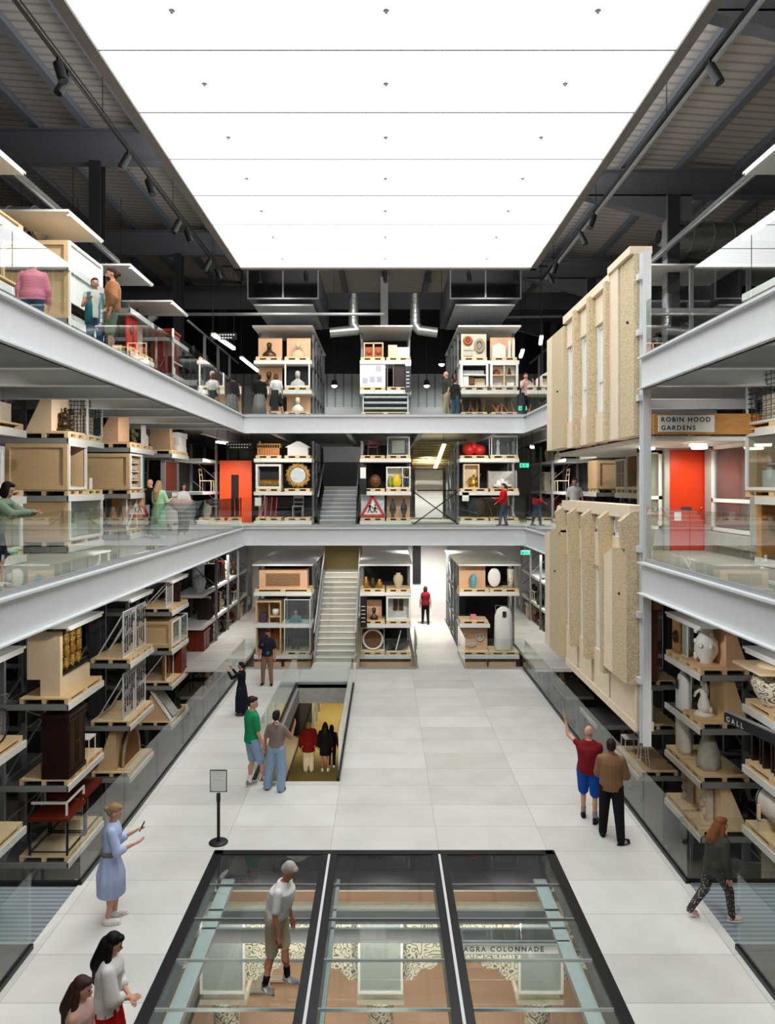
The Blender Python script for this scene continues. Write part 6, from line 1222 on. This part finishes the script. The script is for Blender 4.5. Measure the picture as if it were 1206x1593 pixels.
    for i in (0, 1):
        u = Vector(arms[i][0]).normalized(); f = Vector(arms[i][1]).normalized(); s0 = shl[i]; e = s0+u*.29; w1 = e+f*.245; aj.append((s0, e, w1, f))
        capsule(body, s0, e, .05, .038); capsule(body, e, w1, .038, .026); capsule(body, w1, w1+f*.075, .03, .036, fl=.6)
    vs, fs = fuse(body, vox)
    bm_ = MB(sk); bm_.add(vs, fs, sk, True)
    # five separate fingers per hand, rooted in the palm
    for i in (0, 1):
        s0, e, w1, f = aj[i]; side = Vector((1 if i == 0 else -1, 0, 0)); side = (side-f*side.dot(f)); side = side.normalized() if side.length > .1 else Vector((0, 1, 0)); side = (side-f*side.dot(f)).normalized(); nrm = f.cross(side)
        across = nrm if abs(f.z) > .5 else side; palm = side if abs(f.z) > .5 else nrm
        if P.get('curl', None) is None: cu = .35
        else: cu = P['curl']
        for j, (ln, o_) in enumerate(((.065, -.028), (.075, -.009), (.07, .01), (.055, .028))):
            b0 = w1+f*.085+across*o_; b1 = b0+(f+palm*cu*.5).normalized()*ln*.55; b2 = b1+(f+palm*cu*1.6).normalized()*ln*.5
            bm_.cyl(b0-f*.03, b1, .0095, .009, 6); bm_.cyl(b1, b2, .009, .0065, 6); bm_.ball(tuple(b1), .009, n=6, k=4); bm_.ball(tuple(b2), .0065, n=6, k=4)
        t0 = w1+f*.03+across*-.03; t1 = t0+(f*.8-across*.7+palm*.3).normalized()*.04; t2 = t1+(f+palm*.3).normalized()*.03
        bm_.cyl(t0, t1, .012, .010, 6); bm_.cyl(t1, t2, .010, .007, 6); bm_.ball(tuple(t2), .007, n=6, k=4)
    for s in (-1, 1): bm_.ball((s*.03, .083, .015), .011, .008, .006, 7, 5, 'hair_black', M=HM)
    bm_.ball((0, .093, -.055), .022, .006, .006, 8, 5, 'lips', M=HM)
    ob = bm_.build('person'); ob.location = (X, Y, z0); ob.rotation_euler = (0, 0, rz); ob.scale = (k, k, k)
    tagit(ob, label, 'person')
    def child(name, q, fz=True, v=None, m=None, lab=None):
        if fz:
            vs, fs = fuse(q, v or vox, 3); q2 = MB(m or q.m); q2.add(vs, fs, None, True); q = q2
        c = q.build(name, ob)
        if lab: c['label'] = lab
        return c
    # lower garment
    low, lm, hem = P.get('low', ('trousers', 'cloth_black', 0))
    if low in ('trousers', 'shorts'):
        q = MB(lm); loft(q, [(0, by, hipz-.06, .16*w_, .12), (0, by, hipz+.04, .168*w_, .125*w_+P.get('belly', 0)*.6), (0, by+lean*.1, hipz+.13, .15*w_, .115+P.get('belly', 0)*.8)])
        fat = P.get('loose', 0)
        for i in (0, 1):
            if low == 'trousers': capsule(q, hips[i], knees[i], .105*w_+fat*.3, .077+fat); capsule(q, knees[i], ank[i]+Vector((0, 0, .0)), .075+fat, .055+fat)
            else: capsule(q, hips[i], Vector(hips[i]).lerp(knees[i], .93), .105*w_, .088+fat*.5)
        child('trousers' if low == 'trousers' else 'shorts', q)
    elif low == 'skirt':
        q = MB(lm); top_z = hipz+.16; R = hem[1]; hz = hem[0]; my = (feet[0][1]+feet[1][1])/2; ms = max(0, abs(feet[0][1]-feet[1][1])/2-.05)
        loft(q, [(0, by+lean*.15, top_z, .135*w_, .105*w_), (0, by, hipz+.02, .175*w_, .14*w_), (0, by*.6+my*.4, (hipz+hz)/2+.05, (R+.18)/2, (R+.15)/2+ms*.5), (0, my, hz, R, R*.85+ms), ][::-1], 44, None, .075, 9)
        q2 = MB(lm); q2.v = q.v; q2.f = q.f[:-2]; q2.fm = q.fm[:-2]; q2.fs = q.fs[:-2]; q2.ms = q.ms
        child('skirt', q, False)
    # upper garment
    tm, sl, hemz = P.get('top', ('cloth_white', 'short', None))
    q = MB(tm); torso(q, .018+P.get('baggy', 0), hipz-(.06 if hemz is None else hemz))
    for i in (0, 1):
        s0, e, w1, f = aj[i]; bg = P.get('baggy', 0)
        if sl == 'short': capsule(q, s0, s0.lerp(e, .72), .062+bg*.6, .06+bg)
        elif sl == 'long': capsule(q, s0, e, .063+bg*.6, .054+bg*.8); capsule(q, e, e.lerp(w1, .93), .054+bg*.8, .042+bg*.5)
        elif sl == 'elbow': capsule(q, s0, e, .064+bg*.6, .066+bg); capsule(q, e, e.lerp(w1, .35), .062+bg, .05+bg)
        elif sl == 'cap': capsule(q, s0, s0.lerp(e, .25), .062, .058)
    child(P.get('topname', 'shirt'), q)
    if P.get('belt'):
        q = MB(P['belt']); loft(q, [(0, by+lean*.1, hipz+.09, .185*w_, .152*w_), (0, by+lean*.15, hipz+.15, .18*w_, .148*w_)]); child('belt', q, False)
    # hair
    hm, hs = P.get('hair', ('hair_brown', 'short'))
    if hs != 'bald':
        q = MB(hm)
        q.ball((0, -.025, .045), .084, .098, .09, 16, 10, M=HM); q.ball((0, -.06, -.0), .078, .06, .075, 14, 9, M=HM); q.ball((0, .04, .088), .06, .05, .035, 12, 8, M=HM)
        if hs == 'bob':
            q.ball((0, -.035, -.04), .1, .085, .11, 14, 9, M=HM); q.ball((-.07, .01, -.04), .03, .05, .1, 10, 8, M=HM); q.ball((.07, .01, -.04), .03, .05, .1, 10, 8, M=HM)
        if hs == 'bun': q.ball((0, -.125, .02), .045, .045, .045, 12, 8, M=HM)
        if hs == 'ponytail': q.ball((0, -.12, .03), .04, .04, .04, 10, 8, M=HM); capsule(q, HM @ Vector((0, -.14, .02)), HM @ Vector((0, -.15, -.2)), .035, .018)
        if hs == 'curly':
            for i in range(14):
                a = i*2.4; q.ball((.07*math.cos(a), -.04+.07*math.sin(a), .07-.012*i), .045, .045, .04, 8, 6, M=HM)
        if hs == 'long':
            bk = HM @ Vector((0, -.07, -.02)); d0 = sh_c+Vector((0, -.13, -.02)); L_ = P.get('hairlen', .3)
            capsule(q, bk, d0, .088, .1); capsule(q, d0, d0+Vector((0, -.03, -L_)), .1, .06, fl=.75)
            for s in (-1, 1): capsule(q, HM @ Vector((s*.075, -.02, 0)), sh_c+Vector((s*.1, -.02, -.02)), .032, .04); capsule(q, sh_c+Vector((s*.1, -.03, -.02)), sh_c+Vector((s*.1, -.03, -.18)), .04, .02)
        child('hair', q, True, max(.009, vox*.8))
    if P.get('beard'): q = MB(P['beard']); q.ball((0, .04, -.065), .05, .055, .05, 12, 8, M=HM); child('beard', q, False)
    # shoes
    shm, sole = P.get('shoes', ('shoe_white', 'cloth_white'))
    for i in (0, 1):
        a = ank[i]; l = P.get('lift', (0, 0))[i]; q = MB(shm)
        T = Matrix.Translation((a.x, a.y, l)) @ Matrix.Rotation(P.get('toe', (.15, -.15))[i], 4, 'Z') @ (Matrix.Rotation(-.5, 4, 'X') if l > .04 else Matrix())
        q.ball((0, .06, .045), .047, .13, .045, 14, 8, M=T); q.ball((0, -.02, .07), .044, .055, .055, 12, 8, M=T)
        c = child('shoe', q, True, .012)
        s_ = MB(sole); s_.ball((0, .055, .014), .05, .14, .014, 14, 6, M=T); s_.build('sole', c)
        if P.get('sock'): g = MB(P['sock']); capsule(g, a+Vector((0, -.0, .0)), a+(knees[i]-a)*.28, .043, .047); child('sock', g, False)
        if P.get('stripes'):
            g = MB('paper')
            for s in (-1, 1):
                for j in range(3): g.bar(tuple(T @ Vector((s*.047, .05+.02*j, .03))), tuple(T @ Vector((s*.035, .035+.02*j, .075))), .006, .01)
            g.build('stripe', c)
    for fn in P.get('extra', ()): fn(ob, HM, aj, child)
    return ob, aj, k
def hang(a, b): return (a, b)
UP = hang
# 1 lady in pale blue dress with phone
def phone_at(label, dx=0.0):
    return label
def give_phone(lab, i, pr, offs=(0, .03, .06)):
    """a phone held in hand i of person pr = (object, arms, scale): a thing of its own"""
    ob, aj, k = pr; s0, e, w1, f = aj[i]; p = w1+f*.12
    M = Matrix.Translation(ob.location) @ Matrix.Rotation(ob.rotation_euler[2], 4, 'Z') @ Matrix.Scale(k, 4); c = M @ (p+Vector(offs)*.3)
    q = MB('black'); q.box(-.038, .038, -.005, .005, -.075, .075); o = emit('smartphone', lab, 'phone', [('phone', q)], tuple(c), ob.rotation_euler[2]); o.rotation_euler[0] = -.5; return o
R90 = -PI/2      # facing +x (screen right)
p = person('woman in pale blue belted shirt dress and white trainers holding a phone', 172, 1432, 0, 1251, R90+.25,
    dict(skin='skin', hair=('hair_blond', 'bun'), top=('cloth_lightblue', 'elbow', None), low=('skirt', 'cloth_lightblue', (.42, .24)), belt='cloth_taupe', baggy=.01, nod=.35, lean=.03, topname='dress_bodice', shoes=('shoe_white', 'cloth_white'),
         arms=(((-.15, .25, -1), (.1, .9, .45)), ((.15, .3, -1), (-.15, .9, .3))), feet=((-.1, .05), (.1, -.03))))
give_phone('black phone held up by the woman in pale blue dress', 0, p)
p = person('woman with long black hair in white blouse and red skirt, lower left corner', 0, 0, 0, 1452, R90+.15,
    dict(hair=('hair_black', 'long'), hairlen=.18, top=('cloth_white', 'elbow', None), baggy=.025, low=('skirt', 'cloth_red', (.35, .24)), nod=.45, lean=.04, arms=(((-.1, .15, -1), (.6, .55, -.35)), ((.1, .2, -1), (-.6, .55, -.4)))), H=1.64, pos=(-3.02, 8.05))
p = person('woman with very long brown hair and bare shoulders, lower left corner', 0, 0, 0, 1510, R90-.1,
    dict(hair=('hair_brown', 'long'), hairlen=.5, top=('cloth_pinkish', 'none', None), low=('trousers', 'cloth_black', 0), nod=.2, lean=.03), H=1.6, pos=(-3.07, 7.4))
p = person('man in white t-shirt, khaki shorts and black socks standing on the glass floor', 430, 1532, 0, 1336, R90-.25,
    dict(skin='skin_tan', hair=('hair_grey', 'short'), top=('cloth_white', 'short', None), low=('shorts', 'cloth_khaki', 0), belly=.05, wide=1.12, nod=.75, lean=.1, heady=.05, shoes=('shoe_grey', 'shoe_grey'), sock='cloth_black', stripes=True,
         feet=((-.1, .12), (.15, -.1)), toe=(-.2, -.5), arms=(((-.2, -.1, -1), (.05, .25, -1)), ((.25, -.05, -1), (.1, .25, -1)))))
q = MB('black').box(-.04, .04, -.01, .01, -.07, .07); emit('smartphone', 'dark phone in the far hand of the man on the glass floor', 'phone', [('phone', q)], (p[0].location.x+.12, p[0].location.y+.3, .86))
person('young man in green t-shirt and pale denim shorts near the stair opening', 392, 1226, 0, 1084, -.5+R90*.3,
    dict(skin='skin', hair=('hair_dark_brown', 'short'), top=('cloth_green', 'short', .04), low=('shorts', 'denim_light', 0), nod=.1, sock='cloth_white', turn=-.7, feet=((-.12, .0), (.12, .25)), shoes=('shoe_grey', 'shoe_white'), baggy=.008,
         arms=(((-.15, .0, -1), (.05, .2, -1)), ((.2, .1, -1), (-.0, .4, -1)))))
p = person('woman in taupe t-shirt and wide pale jeans beside the stair opening', 430, 1231, 0, 1106, -.25,
    dict(skin='skin_tan', hair=('hair_black', 'bun'), top=('cloth_taupe', 'short', -.04), low=('trousers', 'denim_light', 0), loose=.035, feet=((-.22, .05), (.1, .0)), shoes=('shoe_black', 'shoe_black'),
         arms=(((-.3, -.1, -1), (.0, .1, -1)), ((.45, .3, -.8), (.1, .5, .9)))))
emit('hair_tie', 'pink hair scrunchie on the woman in pale jeans', 'hair tie', [('scrunchie', MB('cloth_pinkgrey').torus((0, 0, 0), .035, .015, 'y'))], (p[0].location.x+.03, p[0].location.y-.14, 1.5))
person('woman in black top and long black skirt photographing by the left balustrade', 376, 1112, 0, 1030, PI/2-.2,
    dict(skin='skin', hair=('hair_black', 'bun'), top=('cloth_black', 'long', None), low=('skirt', 'cloth_navy', (.12, .24)), shoes=('cloth_brownpants', 'shoe_black'), arms=(((-.2, .7, -.4), (.2, .6, .8)), ((.2, .7, -.4), (-.2, .6, .8)))))
person('bearded man in dark t-shirt with blue print and brown trousers, facing camera', 416, 1066, 0, 978, PI,
    dict(skin='skin_tan', hair=('hair_black', 'short'), beard='hair_black', top=('tshirt_print', 'short', .03), low=('trousers', 'cloth_brownpants', 0), nod=.3, shoes=('shoe_black', 'shoe_white'), feet=((-.13, .05), (.14, 0)), baggy=.01))
person('bald man in maroon top and bright blue shorts pointing up with raised arm', 916, 1276, 0, 1130, -.35,
    dict(skin='skin', hair=('hair_black', 'bald'), wide=1.15, top=('cloth_maroon', 'cap', .05), baggy=.02, low=('shorts', 'cloth_blue', 0), loose=.02, shoes=('shoe_black', 'shoe_black'), sock='cloth_grey', belly=.03, turn=-.4, lean=.04, feet=((-.1, .1), (.12, -.1)),
         arms=(((-.55, .5, .25), (-.25, .35, 1)), ((.2, .2, -1), (.1, .6, -.4)))))
person('man in brown striped short-sleeved shirt and black trousers seen from behind', 951, 1306, 0, 1150, -.3,
    dict(skin='skin_tan', hair=('hair_dark_brown', 'short'), wide=1.05, top=('stripe_brown', 'elbow', .06), baggy=.02, low=('trousers', 'cloth_black', 0), loose=.015, shoes=('shoe_black', 'shoe_black'), stripes=True, feet=((-.14, .1), (.16, -.15)), toe=(.1, -.9),
         arms=(((-.15, .3, -1), (.5, .7, .1)), ((.25, .25, -1), (-.4, .7, .1)))))
person('woman in dark olive jacket and patterned trousers striding across the bridge', 1112, 1430, 0, 1267, R90+.15,
    dict(skin='skin', hair=('hair_red', 'long'), hairlen=.02, top=('cloth_olive', 'long', .12), topname='jacket', baggy=.03, wide=1.05, low=('trousers', 'camo', 0), lean=.08, nod=.1, drop=.04, feet=((-.1, -.38), (.1, .24)), lift=(.06, 0), shoes=('cloth_pinkish', 'shoe_white'),
         arms=(((-.15, .3, -1), (0, .5, -1)), ((.15, -.1, -1), (.05, .25, -1)))))
person('child-like figure in red and orange jacket and cream trousers down the stair opening', 480, 1200, -3.5, 1122, .15,
    dict(skin='skin', hair=('hair_blond', 'bob'), top=('cloth_darkred', 'long', .22), topname='jacket', baggy=.05, wide=1.15, low=('trousers', 'cloth_cream', 0), loose=.03))
person('woman in black dress seen from behind down the stair opening', 506, 1200, -3.5, 1124, 0,
    dict(skin='skin_tan', hair=('hair_dark_brown', 'long'), hairlen=.05, top=('cloth_black', 'long', .1), baggy=.03, low=('skirt', 'cloth_black', (.6, .2))))
person('person with dark bob close beside the black dress, down the stair opening', 516, 1194, -3.5, 1128, 0,
    dict(skin='skin_tan', hair=('hair_black', 'bob'), top=('cloth_black', 'long', None), low=('trousers', 'cloth_black', 0)))
person('mannequin in grey-blue jacket with folded arms standing inside glass case', 0, 0, .05, 945, PI-.1,  # display mannequin, shaped with the person builder
    dict(skin='skin', hair=('hair_dark_brown', 'short'), top=('cloth_greyblue', 'long', None), topname='jacket', low=('trousers', 'cloth_navy', 0), shoes=('shoe_black', 'shoe_black'), arms=(((-.35, .2, -1), (.9, .6, .1)), ((.35, .2, -1), (-.9, .7, .15)))), H=1.58, pos=(-3.52, 29.45))
person('person in red waistcoat and dark trousers walking away on the rear walkway', 662, 971, 0, 912, 0,
    dict(skin='skin', hair=('hair_brown', 'bob'), top=('cloth_maroon', 'none', .05), topname='waistcoat', baggy=.03, low=('trousers', 'cloth_black', 0), feet=((-.12, .1), (.12, -.1)), shoes=('shoe_black', 'shoe_black'), skin2='cloth_white'))
# middle gallery
person('person in sage shirt leaning on the left middle balustrade with joined hands', 4, 925, 5, 750, R90,
    dict(skin='skin', hair=('hair_black', 'bob'), top=('cloth_sage', 'long', .05), baggy=.03, low=('shorts', 'cloth_navy', 0), loose=.02, lean=.16, nod=.3, shift=(0, -.05), shoes=('shoe_white', 'cloth_white'), arms=(((-.1, .9, -.6), (.5, .9, .1)), ((.15, .9, -.6), (-.5, .9, .1)))), H=1.6, pos=(-5.72, 10.9))
person('woman with long curly hair in long pale green dress, left middle gallery', 247, 838, 5, 748, R90*.2,
    dict(skin='skin', hair=('hair_blond', 'long'), hairlen=.22, top=('cloth_mint', 'elbow', None), baggy=.01, low=('skirt', 'cloth_mint', (.18, .26)), arms=(((-.2, .3, -1), (.1, .8, .2)), ((.2, .3, -1), (-.1, .8, .2)))))
person('man with pink bald head in dark clothes behind the green dress', 0, 0, 5, 740, PI-.7,
    dict(skin='skin', hair=('hair_black', 'bald'), top=('cloth_black', 'long', None), low=('trousers', 'cloth_black', 0), nod=.4), H=1.72, pos=(-6.92, 21.9))
person('woman with brown hair, white top and pink coat over her arm, left gallery', 285, 832, 5, 752, -2.4,
    dict(skin='skin', hair=('hair_brown', 'bob'), top=('cloth_white', 'long', None), low=('trousers', 'cloth_olive', 0), loose=.03, arms=(((-.2, .3, -1), (.2, .8, .1)), ((.2, .3, -1), (-.2, .8, .1)))))
emit('coat', 'dusty pink coat draped over arms of the woman, left middle gallery', 'coat', [('coat', (lambda q: (loft(q, [(0, 0, 0, .34, .12), (0, 0, -.12, .38, .16), (.02, 0, -.28, .22, .14), (.03, 0, -.38, .08, .08)][::-1], 24, None, .06, 6), q)[1])(MB('cloth_pinkgrey')))], (-6.3, 22.7, 6.12))
person('woman in red shirt and blue jeans walking along the far middle gallery', 783, 819, 5, 752, PI/2,
    dict(skin='skin', hair=('hair_brown', 'ponytail'), top=('cloth_red', 'long', .04), baggy=.02, low=('trousers', 'denim', 0), shoes=('shoe_black', 'shoe_black'), lean=-.02, feet=((-.1, .15), (.1, -.15)), arms=(((-.15, .25, -1), (0, .7, -.4)), ((.2, .2, -1), (0, .8, .1)))))
person('man in white t-shirt looking over the lower concrete facade', 0, 0, 5, 745, PI-.1,
    dict(skin='skin', hair=('hair_brown', 'short'), top=('cloth_white', 'short', None), low=('trousers', 'cloth_black', 0)), H=1.78, pos=(6.1, 23.7))
# upper gallery
person('person in pink striped jumper and jeans behind the left upper balustrade', 0, 0, 9, 0, .25, dict(hair=('hair_grey', 'short'), top=('stripe_pink', 'long', .05), baggy=.03, wide=1.1, low=('trousers', 'denim', 0), lean=.05), H=1.62, pos=(-6.28, 13.2))
person('woman in teal waistcoat over white top, left upper gallery', 0, 0, 9, 0, PI+.5, dict(hair=('hair_brown', 'short'), top=('cloth_white', 'cap', None), low=('trousers', 'denim', 0), arms=(((-.3, .2, -1), (.2, .5, -.2)), ((.3, .2, -1), (-.3, .8, .3))),
    extra=(lambda ob, HM, aj, child: child('waistcoat', (lambda q: (loft(q, [(-.11, 0, .75, .09, .15), (-.11, 0, 1.1, .085, .14), (-.11, 0, 1.4, .07, .1)]), loft(q, [(.11, 0, .75, .09, .15), (.11, 0, 1.1, .085, .14), (.11, 0, 1.4, .07, .1)]), q)[2])(MB('cloth_tealvest')), False),)), H=1.6, pos=(-5.7, 14.55))
person('bearded man with tied hair in patterned shirt and green shorts, left upper gallery', 0, 0, 9, 0, PI/2+.4, dict(hair=('hair_brown', 'bun'), beard='hair_brown', top=('print_shirt', 'elbow', .04), baggy=.02, low=('shorts', 'cloth_sage', 0), loose=.02), H=1.84, pos=(-5.4, 14.7))
person('small figure in pale clothes bending by the far left corner, upper gallery', 0, 0, 9, 0, PI/2, dict(hair=('hair_dark_brown', 'bob'), top=('cloth_white', 'long', None), low=('trousers', 'cloth_khaki', 0), lean=.15), H=1.35, pos=(-6.5, 26.6))
person('small figure in navy with mustard bag by the far left corner', 0, 0, 9, 0, PI/2+.5, dict(hair=('hair_brown', 'bob'), top=('cloth_navy', 'long', None), low=('trousers', 'cloth_black', 0)), H=1.4, pos=(-6.25, 26.9))
emit('bag', 'mustard bag beside the small figure in navy, upper gallery', 'bag', [('bag', MB('pine').ball((0, 0, .3), .18, .12, .25))], (-6.05, 26.75, 9.2))
person('person in black top and wide grey trousers at the left end rack', 402, 645, 9, 580, .25, dict(skin='skin_dark', hair=('hair_black', 'short'), top=('cloth_black', 'long', None), baggy=.02, wide=1.1, low=('skirt', 'cloth_grey', (.1, .3))), H=1.62, pos=(-4.6, 27.2))
person('woman in white blouse, navy skirt and bag striding, left end rack', 0, 0, 9, 578, .35, dict(hair=('hair_red', 'bob'), top=('cloth_white', 'short', None), low=('shorts', 'cloth_navy', 0), feet=((-.25, .1), (.28, -.1)), loose=.03), H=1.64, pos=(-3.95, 27.0))
emit('shoulder_bag', 'black shoulder bag hanging behind the woman in white blouse', 'bag', [('bag', MB('black').box(-.13, .13, -.06, .06, 0, .75))], (-3.97, 26.8, 9.25))
person('bald man in olive t-shirt and khaki trousers, middle of the upper gallery', 0, 0, 9, 577, PI/2+.3, dict(hair=('hair_black', 'bald'), top=('cloth_olive', 'short', .03), baggy=.02, low=('trousers', 'cloth_khaki', 0), feet=((-.1, .15), (.12, -.15)), wide=1.08), H=1.72, pos=(2.28, 27.1))
person('person in dark clothes partly hidden behind the olive t-shirt', 0, 0, 9, 577, -.8, dict(hair=('hair_brown', 'short'), top=('cloth_black', 'long', None), low=('trousers', 'denim', 0)), H=1.6, pos=(2.68, 27.9))
person('man in pink-white shirt and navy trousers photographing, right of the end rack', 0, 0, 9, 577, PI+.3, dict(hair=('hair_brown', 'short'), beard='hair_brown', top=('cloth_pinkish', 'long', None), low=('trousers', 'cloth_navy', 0), arms=(((-.3, .5, -.7), (.3, .4, .8)), ((.3, .5, -.7), (-.3, .4, .8)))), H=1.68, pos=(5.2, 27.2))
